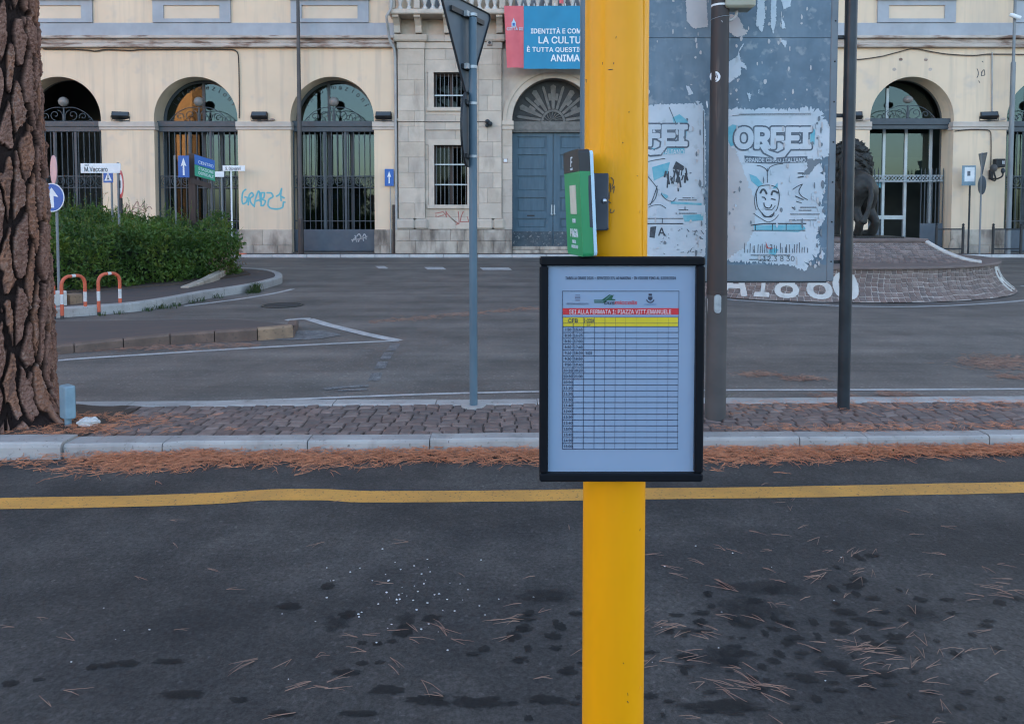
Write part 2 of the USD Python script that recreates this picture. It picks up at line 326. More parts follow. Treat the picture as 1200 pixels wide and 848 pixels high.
M('print_grid', (.02, .026, .055), scale=9, rough=.5, coat=.2)
M('print_red', (.58, .02, .03), scale=9, rough=.45, coat=.2)
M('print_yellow', (.66, .52, .015), scale=9, rough=.45, coat=.2)
M('print_green', (.01, .09, .05), scale=9, rough=.45)
M('print_pale', (.72, .74, .78), scale=9, rough=.45)
M('print_grey', (.16, .19, .27), scale=9, rough=.45)
M('print_blue', (.10, .22, .42), scale=9, rough=.45)
M('device_green', (.026, .235, .085), (.022, .21, .078), scale=5, rough=.35, coat=.2)
M('device_teal', (.02, .25, .13), scale=5, rough=.35, coat=.2)
M('device_black', (.02, .019, .02), scale=5, rough=.4)
M('device_back', (.45, .62, .72), scale=5, rough=.4)
M('label_cream', (.58, .55, .45), (.52, .48, .40), scale=60, rough=.6)
M('bracket', (.035, .042, .055), (.05, .058, .072), scale=30, rough=.5, metal=.3)
M('screw', (.55, .58, .62), scale=30, rough=.25, metal=1.0)
M('marker_blue', (.19, .29, .345), (.15, .235, .285), scale=12, rough=.55, bump=.001, bscale=60)
M('litter_white', (.6, .6, .58), (.45, .45, .44), scale=20, rough=.7)
M('hoop_red', (.62, .12, .055), (.52, .10, .05), scale=8, rough=.5)
M('hoop_white', (.66, .66, .65), (.55, .55, .54), scale=8, rough=.5)
M('hoop_foot', (.05, .045, .045), scale=8, rough=.7)
M('sign_blue', (.012, .10, .36), (.010, .085, .32), scale=5, rough=.4)
M('sign_green', (.02, .26, .15), scale=5, rough=.45)
M('sign_white', (.70, .72, .73), (.62, .64, .66), scale=6, rough=.45)
M('sign_red', (.52, .05, .05), scale=6, rough=.45)
M('sign_pink', (.60, .33, .33), (.5, .28, .29), scale=6, rough=.5)
M('wood_brown', (.065, .042, .034), (.045, .03, .026), scale=5, rough=.8, stretch=(3, 3, .4))
M('graf_cyan', (.10, .36, .42), (.16, .40, .44), scale=12, rough=.9)
M('graf_red', (.30, .075, .065), (.36, .14, .12), scale=12, rough=.9)
M('graf_pale', (.44, .44, .45), (.3, .3, .31), scale=12, rough=.9)
M('graf_brown', (.24, .14, .12), (.33, .21, .17), scale=12, rough=.9)
M('stain_blue', (.36, .40, .42), (.38, .38, .36), scale=5, rough=.9)
M('bronze', (.016, .014, .012), (.034, .034, .031), scale=5, rough=.55, metal=.4, bump=.012, bscale=12)
M('skirt_joint', (.46, .40, .36), (.27, .225, .20), scale=1.4, rough=.9)
M('rim_stone', (.165, .12, .105), (.12, .09, .08), scale=5, rough=.8, bump=.003, bscale=60)
M('annulus', (.15, .118, .11), (.105, .085, .08), scale=10, rough=.85, bump=.006, bscale=50)
M('orange_wall', (.54, .23, .095), (.47, .20, .08), scale=.7, rough=.9)
M('shutter', (.16, .10, .05), scale=3, rough=.7)
M('cream_trim', (.62, .5, .32), scale=2, rough=.8)
M('leaf', (.10, .185, .028), (.040, .095, .018), scale=1.6, rough=.5, trans=.28, lo=.4, hi=.6, speck=((.15, .20, .025), 2.6, .52, .15))
M('hedge_core', (.012, .02, .008), scale=4, rough=.9)  # dark green for the added core of the hedge
M('grass', (.06, .10, .025), (.04, .07, .02), scale=9, rough=.6, trans=.2)
M('twig', (.10, .07, .045), scale=9, rough=.9)
M('dry_leaf', (.24, .15, .10), scale=9, rough=.8)
M('pine_leaf', (.03, .055, .018), (.02, .04, .014), scale=2, rough=.6, trans=.15)
# window panes: see through, mirror-like at a slant
def pane(name, tint, ior):
    MATS[name] = usdkit.material(stage, '/World/Looks/' + name, {
        "t": ("transparent_bsdf", {"color": tint}), "g": ("glossy_bsdf", {"color": (.72, .86, .84), "roughness": .015}), "f": ("fresnel", {"IOR": ior}), "x": ("mix_closure", {})},
        [("f.fac", "x.fac"), ("t.BSDF", "x.closure1"), ("g.BSDF", "x.closure2")], surface="x.closure")
pane('glass', (.42, .5, .5), 1.62)
pane('glass_dark', (.4, .42, .42), 1.28)
# damp spots that fade out towards their rims (a primvar of the mesh)
MATS['damp'] = usdkit.material(stage, '/World/Looks/damp', {
    "a": ("attribute", {"attribute": "fade"}), "t": ("transparent_bsdf", {}), "p": ("principled_bsdf", {"base_color": (.007, .007, .0075), "roughness": .7, "specular_ior_level": .25}), "x": ("mix_closure", {}),
    "g": ("geometry", {}), "n": ("noise_texture", {"scale": 38.0, "detail": 6.0, "roughness": .7}), "m": ("math", {"math_type": "multiply_add", "value2": 1.5, "value3": -.75}), "s": ("math", {"math_type": "add", "use_clamp": True}),
    "mm": ("math", {"math_type": "multiply", "value2": .74})},
    [("g.position", "n.vector"), ("n.fac", "m.value1"), ("m.value", "s.value1"), ("a.fac", "s.value2"), ("s.value", "mm.value1"), ("mm.value", "x.fac"), ("t.BSDF", "x.closure1"), ("p.BSDF", "x.closure2")], surface="x.closure")
# bark: plates and the dark fissures between them
MATS['bark'] = usdkit.material(stage, '/World/Looks/bark', {
    "a": ("attribute", {"attribute": "plate"}), "h": ("attribute", {"attribute": "height"}), "g": ("geometry", {}),
    "n": ("noise_texture", {"scale": 30.0, "detail": 6.0, "roughness": .7}), "r": ("rgb_ramp", {"ramp": [(0, (.145, .068, .048)), (.25, (.26, .145, .108)), (.5, (.17, .095, .072)), (.75, (.29, .14, .085)), (1, (.27, .185, .152))]}),
    "d": ("rgb_ramp", {"ramp": [(0, (.55, .5, .48)), (.45, (.9, .88, .87)), (1, (1.25, 1.22, 1.2))]}), "mu": ("mix_color", {"blend_type": "multiply", "fac": 1.0, "use_clamp": False}),
    "f": ("mix_color", {"a": (.014, .0065, .005)}), "p": ("principled_bsdf", {"roughness": .85, "specular_ior_level": .3}), "bn": ("noise_texture", {"scale": 70.0, "detail": 5.0}), "b": ("bump", {"strength": .7, "distance": .006})},
    [("a.fac", "r.fac"), ("g.position", "n.vector"), ("n.fac", "d.fac"), ("r.color", "mu.a"), ("d.color", "mu.b"), ("mu.result", "f.b"), ("h.fac", "f.fac"), ("f.result", "p.base_color"), ("g.position", "bn.vector"), ("bn.fac", "b.height"), ("b.normal", "p.normal")], surface="p.BSDF")

def primvar(path, name, data):
    UsdGeom.PrimvarsAPI(stage.GetPrimAtPath(path)).CreatePrimvar(name, Sdf.ValueTypeNames.FloatArray, 'vertex').Set(Vt.FloatArray.FromNumpy(np.asarray(data, np.float32)))
def sheet(mb, pts, z):
    """A flat sheet over the xy points, 1 mm thick so that it stands as a layer."""
    P = Polygon(pts); mb.xy(P if P.is_valid else P.buffer(0), z, z + .0015)
def ribbon(mb, path, w, z):
    P = np.asarray(path, float)[:, :2]; T = np.gradient(P, axis=0); T /= np.linalg.norm(T, axis=1, keepdims=True)
    N_ = np.stack([-T[:, 1], T[:, 0]], 1); w = np.full(len(P), w) if np.ndim(w) == 0 else np.asarray(w)
    a, b = P + N_ * w[:, None] / 2, P - N_ * w[:, None] / 2; n = len(P)
    v = np.vstack([np.c_[a, np.full(n, z)], np.c_[b, np.full(n, z)]])
    f = [[i + n, i + 1 + n, i + 1] for i in range(n - 1)] + [[i + n, i + 1, i] for i in range(n - 1)]
    mb.add(v, f)
def smoothpath(pts, n=60):
    from scipy.interpolate import PchipInterpolator
    P = np.asarray(pts, float); t = np.r_[0, np.cumsum(np.linalg.norm(np.diff(P, axis=0), axis=1))]; q = np.linspace(0, t[-1], n)
    return np.stack([PchipInterpolator(t, P[:, k])(q) for k in range(P.shape[1])], 1)
def gpath(pts, n=50, z=0.0): return smoothpath([G(x, y, z) for x, y in pts], n)

# ================================================================ GROUND, ROADS, MARKINGS
D = 26.8                                            # depth of the building's front
SL = 0.021                                          # slant of the kerb lines
kb = lambda x: 4.965 + SL * x                       # back edge of the near kerb
m = MB(); m.add([[-160, -120, 0], [160, -120, 0], [160, 140, 0], [-160, 140, 0]], [[0, 1, 2], [0, 2, 3]])
single('road', m, 'asphalt_far', kind='structure')
# the near lane, gently uneven
nx, ny = 90, 60; gx = np.linspace(-7, 7, nx); gy = np.linspace(-4.0, 1, ny); XX, TT = np.meshgrid(gx, gy)
YY = np.where(TT <= 0, TT, TT * (4.835 + SL * XX)); ZZ = .0045 + .002 * (meshkit.fbm(np.stack([XX * .8, YY * .8, XX * 0], -1), 3, 5))
v = np.stack([XX, YY, ZZ], -1).reshape(-1, 3); idx = np.arange(nx * ny).reshape(ny, nx)
f = np.stack([idx[:-1, :-1], idx[:-1, 1:], idx[1:, 1:], idx[1:, :-1]], -1).reshape(-1, 4)
m = MB(); m.add(v, f); single('bus_lane', m, 'asphalt_near', kind='structure', smooth=True)
m = MB()
ribbon(m, gpath([(-120, 594), (0, 591), (120, 589), (250, 585), (330, 580.5), (370, 580.5), (430, 583), (600, 582), (760, 579.5), (900, 578), (1050, 575), (1200, 572), (1330, 569.5)], 120), .165 * (1 + .08 * (meshkit.fbm(np.stack([np.arange(120) * .3, np.zeros(120), np.zeros(120)], -1), 2) - .5)), .0074)
single('yellow_line', m, 'line_yellow', kind='structure')
m = MB()
ribbon(m, gpath([(40, 478), (100, 475.5), (200, 472.5), (300, 469.5), (420, 465), (520, 461.5), (640, 459), (760, 458), (850, 457.3), (1000, 457), (1200, 456), (1320, 455.5)], 60), .055, .004)
ribbon(m, gpath([(30, 426.5), (62, 423), (180, 415), (320, 406.5), (467, 399.3)], 30), .085, .004)
ribbon(m, np.array([G(467, 399.5), G(430, 392), G(385, 381), G(362, 374)]), .15, .005)
ribbon(m, np.array([G(364, 373.5), G(350, 374), G(335, 375.5)]), .13, .0058)
ribbon(m, gpath([(216, 358.5), (262, 353), (300, 347.5), (325, 343), (343, 338.7)], 20), .11, .004)
ML = [(780, 342), (850, 349), (900, 352.5), (960, 355.9), (1000, 357.4), (1050, 358), (1100, 357), (1150, 354.6), (1200, 350.5), (1236, 345)]
ribbon(m, gpath([(a_, b_ + 1.6) for a_, b_ in ML], 60), .10, .004)
for a, b, y in ((440, 455, 313.3), (497, 523, 314.5), (562, 600, 315)):
    sheet(m, [G(a, y - 1.4)[:2], G(b - 4, y - 1.4)[:2], G(b, y + 1.4)[:2], G(a + 4, y + 1.4)[:2]], .003)
ribbon(m, np.array([G(1196, 335), G(1230, 337)]), .15, .004)
single('white_lines', m, 'line_white', kind='structure')
m = MB()
for a, b in (((464, 403), (458, 411)), ((456, 413), (451, 421)), ((449, 424), (445, 432)), ((442, 437), (438, 446))): ribbon(m, np.array([G(*a), G(*b)]), .11, .0042)
ribbon(m, np.array([G(380, 456), G(405, 453.5), G(432, 452)]), .09, .0042); ribbon(m, np.array([G(396, 458), G(430, 456.5)]), .06, .0048)
single('worn_markings', m, 'line_faded', kind='structure')
# dark repairs and tyre-dark streaks are in the asphalt; a round cover sits in it
mh = thing('manhole_cover', 'dark round manhole cover in the far road right of the traffic island', 'manhole cover', loc=G(331, 358))
c = G(331, 358); m = MB(); m.lathe([(.30, .0), (.30, .010), (.29, .012)], c, 32); part(mh, 'lid', m, 'asphalt_patch')
m = MB(); 
for k in range(48):
    a0, a1 = k * 2 * math.pi / 48, (k + 1) * 2 * math.pi / 48
    q = [c + [r_ * math.cos(a), r_ * math.sin(a), z] for a in (a0, a1) for r_, z in ((.31, .002), (.31, .014), (.35, .014), (.35, .002))]
    m.add(q, [[1, 5, 6, 2], [0, 4, 5, 1], [2, 6, 7, 3]])
part(mh, 'rim', m, 'black_metal')

# ---------------------------------------------------------------- median: kerbs, setts
kerb = thing('median_kerb', kind='structure')
def kerb_run(parent, name, xs, y0f, y1f, h, mat, cham=.018, seed=0, z0=-.05):
    rr = random.Random(seed)
    for a, b in zip(xs[:-1], xs[1:]):
        g = .003; a_, b_ = a + g, b - g; dz = rr.uniform(-.004, .004); dy = rr.uniform(-.006, .006); m = MB(); V = []
        n = max(2, int((b_ - a_) / .12)); X = np.linspace(a_, b_, n + 1)
        prof = lambda x: [(y0f(x) + dy, z0), (y0f(x) + dy, h + dz - cham), (y0f(x) + dy + cham * .35, h + dz - cham * .3), (y0f(x) + dy + cham, h + dz), (y1f(x), h + dz), (y1f(x), z0)]
        for i, x in enumerate(X):
            w = (meshkit.noise(np.array([[x * 9, seed, 1.5]]))[0] - .5) * .006
            for y, z in prof(x): V.append([x, y + w, z + (w if z > 0 else 0)])
        f = []
        for i in range(n):
            for k in range(6):
                k2 = (k + 1) % 6; f.append([i*6+k, (i+1)*6+k, (i+1)*6+k2, i*6+k2])
        f = [q for q in f]; m.add(V, f); m.add([V[k] for k in range(6)], [[0, 1, 2], [0, 2, 3], [0, 3, 4], [0, 4, 5]]); m.add([V[-6 + k] for k in range(6)], [[0, 2, 1], [0, 3, 2], [0, 4, 3], [0, 5, 4]])
        part(parent, name, m, mat)
jx = [SX(x, 520, kb(0)) for x in (-190, -30)] + [SX(x, 520, 4.9) for x in (92, 203, 365, 505, 650, 800, 935, 1015, 1160, 1300, 1420)]
kerb_run(kerb, 'kerb_stone', jx[:3], lambda x: kb(x) - .20, lambda x: kb(x) - .004, .112, 'kerb', .03, 3)
kerb_run(kerb, 'kerb_stone', jx[2:], lambda x: kb(x) - .135 - (.035 if x < -2.2 else 0), lambda x: kb(x) - .004, .10, 'kerb', .02, 4)
fk = thing('median_far_kerb', kind='structure')
kerb_run(fk, 'kerb_stone', list(np.linspace(-4.6, 5.0, 13)), lambda x: 5.735 + SL * x, lambda x: 5.885 + SL * x, .10, 'kerb', .012, 9)
med = thing('median', kind='structure')
m = MB(); m.add([[-5.2, kb(-5.2) - .01, .083], [5.2, kb(5.2) - .01, .083], [5.2, kb(5.2) + .785, .083], [-5.2, kb(-5.2) + .785, .083]], [[0, 1, 2], [0, 2, 3]]); part(med, 'bed', m, 'sand_joint')
cells = []; RC = random.Random(5)
rows = 8; rh = .765 / rows
for r_ in range(rows):
    s = -2.98 + RC.uniform(0, .09)
    while s < 4.55:
        w = RC.uniform(.085, .125); cells.append((s, r_, w)); s += w
def sett(s, r_, w):
    g = .004; t0, t1 = r_ * rh + .004, (r_ + 1) * rh + .004
    bow = lambda x: .030 * math.sin(2 * math.pi * x / .95 + .4) + .012 * math.sin(2 * math.pi * x / .41)
    def P(x, t): 
        edge = max(0.0, min(1.0, min(t, .77 - t) / .08)); return np.array([x, kb(x) + t + bow(x) * edge])
    j = lambda: RC.uniform(-.005, .005)
    q = [P(s + g + j(), t0 + g + j()), P(s + w - g + j(), t0 + g + j()), P(s + w - g + j(), t1 - g + j()), P(s + g + j(), t1 - g + j())]
    c = sum(q) / 4; z = .096 + RC.uniform(-.006, .006); tx, ty = RC.uniform(-.05, .05), RC.uniform(-.05, .05)
    V = []
    for k, zz in ((1.0, -.03), (1.0, -.008), (.82, 0)):
        for p in q:
            d = (p - c) * k; V.append([*(c + d), z + zz + (tx * d[0] + ty * d[1] if zz > -.02 else 0)])
    f = []
    for i in (0, 4):
        for k in range(4):
            k2 = (k + 1) % 4; f.append([i + k, i + k2, i + 4 + k2, i + 4 + k])
    f.append([8, 9, 10, 11]); return V, f
near = sorted(cells, key=lambda c_: (abs(proj((c_[0], kb(c_[0]) + c_[1] * rh, .1))[0] - 600) > 640, c_[1]))
rest = {i: MB() for i in range(4)}
for i, c_ in enumerate(near):
    V, f = sett(*c_); mi = RC.choice((0, 0, 1, 1, 2, 3))
    if i < 295: m = MB(); m.add(V, f); part(med, 'paving_sett', m, f'cobble_{mi}')
    else: rest[mi].add(V, f)
for i in range(4): part(med, 'far_setts', rest[i], f'cobble_{i}', kind='stuff')
# tree pit and dark patch
m = MB(); g = 40; X_ = np.linspace(-5.0, -2.86, g); T_ = np.linspace(.0, .765, 16); V = [[x, kb(x) + t, .091 + .03 * meshkit.fbm(np.array([[x * 6, t * 6, 0]]), 3)[0] * math.exp(-((x + 3.5) / .7) ** 2) + .006 * R.random()] for t in T_ for x in X_]
idx = np.arange(g * 16).reshape(16, g); m.add(V, np.stack([idx[:-1, :-1], idx[:-1, 1:], idx[1:, 1:], idx[1:, :-1]], -1).reshape(-1, 4)); part(med, 'tree_pit', m, 'soil', smooth=True)

# ---------------------------------------------------------------- pine needles
def needles(n, where, length=(.06, .13), r=.0011, z=(.002, .01), tilt=.08, clump=None, seed=0, dirbias=None):
    rr = np.random.default_rng(seed); V, Fc, o = [], [], 0
    for i in range(n):
        x, y, zb = where(rr); a = rr.uniform(0, 2 * math.pi) if dirbias is None else rr.normal(math.sin(x * 5) * .8, .3) + (math.pi if rr.random() < .5 else 0)
        for q in range(2):
            b = a + q * rr.uniform(.06, .5); L = rr.uniform(*length); d = np.array([math.cos(b), math.sin(b), rr.normal(0, tilt)]); side = np.array([-d[1], d[0], 0])
            bend = rr.normal(0, .12) * L; z0 = zb + rr.uniform(*z); p0 = np.array([x, y, z0])
            P = [p0, p0 + d * L * .5 + side * bend * .5 + [0, 0, abs(rr.normal(0, .004))], p0 + d * L + side * bend]
            P = [np.array([p[0], p[1], max(p[2], zb + .0015)]) for p in P]
            for k, p in enumerate(P):
                rk = r * (1.0, 1.0, .5)[k]; V += [p + side * rk, p - side * rk, p + [0, 0, 1.5 * rk]]
            for k in (0, 3):
                for e in range(3):
                    e2 = (e + 1) % 3; Fc += [[o+k+e, o+k+e2, o+k+3+e2], [o+k+e, o+k+3+e2, o+k+3+e]]
            o += 9
    m = MB(); m.add(V, Fc); return m
def strip(rr):
    x = rr.uniform(-3.3, 4.3); d = abs(rr.normal(0, .1)); dens = meshkit.noise(np.array([[x * 1.7, 3.0, 0]]))[0]
    if x < -2.75 and rr.random() < .75: x += .8
    d *= .5 + .9 * dens; y = kb(x) - .145 - (.035 if x < -2.2 else 0) - d
    return x, y, .006 + max(0, .045 * (1 - d / .15)) * rr.random()
single('needle_drift', needles(6200, strip, (.05, .11), .0012, (0, .012), .12, seed=2), 'needle', 'rusty drift of fallen pine needles along the foot of the near kerb', 'pine needles', kind='stuff')
def loose(rr):
    if rr.random() < .62: px, py = rr.normal(930, 200), rr.normal(720, 70)
    else: px, py = rr.uniform(-40, 1240), rr.uniform(560, 850)
    if not (555 < py < 900): py = rr.uniform(600, 840)
    p = G(px, py); return p[0], p[1], .0085
single('loose_needles', needles(165, loose, (.04, .095), .0009, (0, .002), .02, seed=3, dirbias=0), 'needle_pale', 'single dry pine needles scattered over the dark asphalt lane', 'pine needles', kind='stuff')
cl = [(365, 800), (380, 807), (520, 745), (735, 785), (760, 778), (1000, 760), (1020, 765), (1140, 768), (885, 808), (470, 745), (1105, 648), (870, 690), (1185, 695), (800, 740), (345, 840), (960, 675), (290, 778), (600, 725), (845, 805)]
def tufts(rr):
    px, py = cl[rr.integers(len(cl))]; p = G(px + rr.normal(0, 9), py + rr.normal(0, 3)); return p[0], p[1], .0085
single('needle_tufts', needles(58, tufts, (.05, .11), .0009, (0, .006), .03, seed=5, dirbias=0), 'needle_pale', 'small heaps of dry pine needles lying on the damp asphalt', 'pine needles', kind='stuff')
def medn(rr):
    if rr.random() < .5:
        x = rr.normal(-3.05, .33); t = rr.uniform(0, .5)
    else:
        x = rr.choice([1.9, 2.6, 4.0, 3.3]) + rr.normal(0, .4); t = abs(rr.normal(.02, .06)) if rr.random() < .5 else .76 - abs(rr.normal(0, .14))
    t = min(max(t, 0), .76); return x, kb(x) + t, .099
single('median_needles', needles(900, medn, (.05, .1), .0011, (0, .02), .12, seed=6), 'needle', 'fallen pine needles between the setts and round the trunk', 'pine needles', kind='stuff')
def farn(rr):
    k = rr.integers(4)
    if k == 0: px = rr.uniform(62, 300); py = 414 - (px - 62) * .028 + rr.normal(0, 1.6) - 3
    elif k == 1: px = rr.uniform(430, 645); py = 378 - (px - 430) * .085 + rr.normal(0, 1.3)
    elif k == 2: px = rr.normal(1170, 25); py = rr.normal(425, 4)
    else: px, py = [(890, 439), (940, 444), (975, 464), (1050, 463), (1190, 442)][rr.integers(5)]; px += rr.normal(0, 13); py += rr.normal(0, 1.3)
    p = G(px, py); return p[0], p[1], .004
single('road_needles', needles(1900, farn, (.05, .11), .0016, (0, .006), .05, seed=8), 'needle_pale', 'thin spread of pine needles on the far road and along the island', 'pine needles', kind='stuff')
# white chips
m = MB(); rr = np.random.default_rng(4)
for k in range(80):
    if k < 52: px, py = rr.normal(478, 38), rr.normal(700, 22)
    else: px, py = rr.uniform(60, 1000), rr.uniform(620, 800)
    p = G(px, py); s = rr.uniform(.002, .0058); t = trimesh.creation.icosahedron(); m.add(t.vertices * [s, s * .8, s * .5] * rr.uniform(.7, 1.2, (12, 1)) + [p[0], p[1], .009], t.faces)
single('white_chips', m, 'chip', 'small white chips sprinkled on the asphalt left of the yellow pole', 'chips', kind='stuff')
# damp spots
V, Fc, fade, o = [], [], [], 0; rr = np.random.default_rng(12)
spots = [(395, 732, 17, 13), (407, 722, 12, 6), (477, 727, 16, 10), (474, 741, 14, 9), (150, 779, 16, 5), (128, 781, 11, 5), (110, 783, 10, 5), (198, 777, 24, 4), (215, 815, 32, 6), (12, 803, 12, 5), (45, 798, 9, 3), (384, 688, 11, 5), (340, 712, 16, 6), (505, 726, 14, 6), (425, 755, 7, 3), (442, 756, 7, 3), (460, 753, 8, 3), (423, 779, 9, 4), (445, 778, 8, 3), (568, 762, 9, 5), (600, 748, 11, 9), (610, 775, 12, 5), (455, 810, 26, 7), (500, 822, 30, 7), (560, 825, 40, 8), (640, 822, 30, 7), (330, 838, 20, 5), (280, 822, 14, 4), (420, 838, 30, 4), (405, 790, 22, 5)]
spots += [(rr.normal(900, 130), rr.normal(755, 42), rr.uniform(4, 16), rr.uniform(2, 6)) for _ in range(110)] + [(rr.uniform(590, 1230), rr.uniform(690, 845), rr.uniform(3, 13), rr.uniform(1.5, 4.5)) for _ in range(60)] + [(880, 715, 50, 18), (1080, 720, 28, 12), (980, 780, 28, 10), (850, 770, 45, 14), (900, 690, 60, 10), (640, 700, 40, 10), (845, 830, 60, 8)]
for k, (px, py, rx, ry) in enumerate(spots):
    if py > 890: continue
    a, b, c_ = G(px, py), G(px + rx, py), G(px, py - ry); RX, RY = abs(b[0] - a[0]), abs(c_[1] - a[1]); n = 22; zz = .0084 + .00001 * k
    B = blob(0, 0, .86, .86, n, k, .8, 2.6); big = ry > 9
    for q, fd in ((.0, .70 if big else 1.1), (.6, .62 if big else 1.05), (.88, .42 if big else .85), (1.06, -.1)):
        V += [[a[0] + B[i, 0] * q * RX, a[1] + B[i, 1] * q * RY, zz] for i in range(n)]; fade += [fd] * n
    for q in range(3):
        for i in range(n):
            i2 = (i + 1) % n; Fc += [[o+q*n+i, o+(q+1)*n+i, o+(q+1)*n+i2], [o+q*n+i, o+(q+1)*n+i2, o+q*n+i2]]
    o += 4 * n
p = usdkit.mesh(stage, fresh('/World', 'damp_spots'), trimesh.Trimesh(np.array(V), np.array(Fc), process=False), MATS['damp']).GetPrim()
primvar(p.GetPath(), 'fade', fade); tag(p, 'dark damp drip spots on the asphalt in front of the stop', 'stains', kind='stuff')

# ================================================================ THE BUS STOP
PY = 1.09; PX = SX(720.5, 424, PY); PR = .0462
pole = thing('bus_stop_pole', 'thick glossy yellow bus stop pole in the foreground', 'pole', loc=(PX, PY, 0))
m = MB(); m.lathe([(PR, 0), (PR, .9), (PR, 1.5), (PR, 2.95), (PR * .8, 2.99)], (PX, PY, 0), 64); part(pole, 'tube', m, 'bus_yellow', smooth=40)
m = MB(); a = math.radians(-42); 
m.tube([[PX + PR * math.cos(a), PY + PR * math.sin(a), z] for z in np.linspace(1.42, 2.95, 30)], [.0013 * (1 + .5 * math.sin(k * 2.3)) for k in range(30)], 6); part(pole, 'paint_run', m, 'bus_yellow', smooth=True)  # slim raised seam, shaped to catch light as a bright line
def on_pole(px, py, lift=.0004):
    x = SX(px, py, PY - PR); dx = max(-PR * .98, min(PR * .98, x - PX)); y = PY - math.sqrt(PR * PR - dx * dx)
    x = SX(px, py, y); p = S(px, py, y); d = np.array([p[0] - PX, p[1] - PY, 0]); d /= np.linalg.norm(d); return p + d * lift
m = MB()
for st in ([(716, 208), (719, 212), (717, 219)], [(717, 222), (720, 218), (719, 226)], [(714, 225), (714, 233)], [(713, 236), (716, 238)], [(716, 245), (715, 249), (718, 249), (720, 246)], [(715, 215), (716, 225)]):
    m.tube([on_pole(*q) for q in smoothpath(st, 8)], .0006, 5)
part(pole, 'marker_scribble', m, 'ink_black'); 
rr = np.random.default_rng(66); m = MB(); w_ = MB()
for k in range(18):
    px = rr.uniform(689, 752); py = rr.uniform(566, 846) if k % 2 else rr.uniform(2, 296); L_ = rr.uniform(.6, 3.5); t = rr.normal(0, .5)
    (m if k % 3 else w_).tube([on_pole(px, py), on_pole(px + t, py + L_ * .5), on_pole(px + t * 1.6, py + L_)], rr.uniform(.00025, .0006), 4)
part(pole, 'scratches', m, 'wood_brown', kind='stuff'); part(pole, 'pale_scratches', w_, 'line_yellow', kind='stuff')
m = MB(); m.tube([on_pole(687.5, 93), on_pole(688, 97)], .0014, 5); m.tube([on_pole(713, 82), on_pole(718, 81.5)], .0006, 5); part(pole, 'paint_chip', m, 'ink_black')

FY = 1.022
def FP(px, py, dy=0): return S(px, py, FY + dy)
X0f, X1f = SX(632.3, 430, FY), SX(824.3, 430, FY); Z1f, Z0f = SZ(301, FY), SZ(563, FY)
fr = thing('timetable_frame', 'black snap frame holding the bus timetable sheet on the yellow pole', 'frame', loc=((X0f + X1f) / 2, FY, Z0f))
bw = .0118
for nm, (a, b, c_, d_) in {'0': (X0f, X1f, Z1f - bw, Z1f), '1': (X0f, X1f, Z0f, Z0f + bw), '2': (X0f, X0f + bw, Z0f + bw + .0004, Z1f - bw - .0004), '3': (X1f - bw, X1f, Z0f + bw + .0004, Z1f - bw - .0004)}.items():
    m = MB(); m.cbox(a, b, FY - .006, FY + .016, c_, d_, .0022); part(fr, 'frame_rail', m, 'frame_black')
m = MB(); m.box(X0f + .004, X1f - .004, FY + .006, FY + .014, Z0f + .004, Z1f - .004); part(fr, 'back_board', m, 'frame_black')
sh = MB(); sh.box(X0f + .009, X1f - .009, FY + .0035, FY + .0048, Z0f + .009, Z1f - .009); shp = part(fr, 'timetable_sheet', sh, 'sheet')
TY = FY + .0033
def rect(mb, px0, px1, py0, py1, y=TY, d=.0004):
    a, b = S(px0, py1, y), S(px1, py0, y); mb.box(a[0], b[0], y - d, y, a[2], b[2])
def ttext(mb, s, px, py, hpx, **kw):
    y = kw.pop('y', TY); w = kw.pop('wpx', None); sc = y / F
    text(mb, s, hpx * sc, S(px, py, y), width=None if w is None else w * sc, depth=.0004, **kw)
m = MB(); rect(m, 659.2, 795.5, 361, 368.6); part(shp, 'red_band', m, 'print_red')
m = MB(); rect(m, 659.2, 794.5, 371.6, 382.6); part(shp, 'yellow_band', m, 'print_yellow')
m = MB(); cols = [659.4, 671.4, 683.8, 696.4, 708.5, 720.8, 732.8, 745.5, 757.7, 770, 782.5, 794.6]
rows_ = [382.6 + 6.83 * k for k in range(22)]
for k, c_ in enumerate(cols): 
    w = .62
    rect(m, c_ - w, c_ + w, 371.5 if k not in (1,) else 378.5, rows_[-1] + .3, TY - .0002, .0003)
for r_ in rows_: rect(m, 659.2, 794.8, r_ - .40, r_ + .40, TY - .0002, .0003)
rect(m, 659.2, 794.8, 378.3, 378.7, TY - .0003); rect(m, 659.2, 794.8, 371.3, 371.8, TY - .0003)
for a, b, c_, d_ in ((658.9, 795.8, 340.8, 341.4), (658.9, 659.5, 340.8, 372), (795.2, 795.8, 340.8, 372)): rect(m, a, b, c_, d_, TY - .0002)
part(shp, 'grid_lines', m, 'print_grid')
m = MB()
ttext(m, 'TABELLA ORARI 2025 - SERVIZIO 27L 40 MARINA - IN VIGORE FINO AL 13/09/2026', 662.5, 327.4, 3.3, wpx=130, bold=True)
part(shp, 'heading', m, 'print_dark')
m = MB(); ttext(m, 'SEI ALLA FERMATA 1: PIAZZA VITT.EMANUELE', 667, 367.6, 5.0, wpx=120, y=TY - .0005); part(shp, 'stop_name', m, 'print_pale')
m = MB(); ttext(m, 'CFB', 671.5, 377.7, 4.4, align='c', bold=True, y=TY - .0005); ttext(m, 'I-CCSA', 690.2, 377.7, 4.2, align='c', bold=True, wpx=12, y=TY - .0005); ttext(m, 'LV', 690, 381.9, 2.4, align='c', y=TY - .0005)
c1 = '7:50 8:10 8:30 8:50 9:10 9:30 9:50 10:10 10:30 10:50 11:10 11:20 11:30 11:40 12:00 12:20 12:40 13:00 13:40 14:20 15:00'.split()
c2 = '15:45 16:25 17:00 17:40 18:20 18:50 19:40 20:20 21:00'.split()
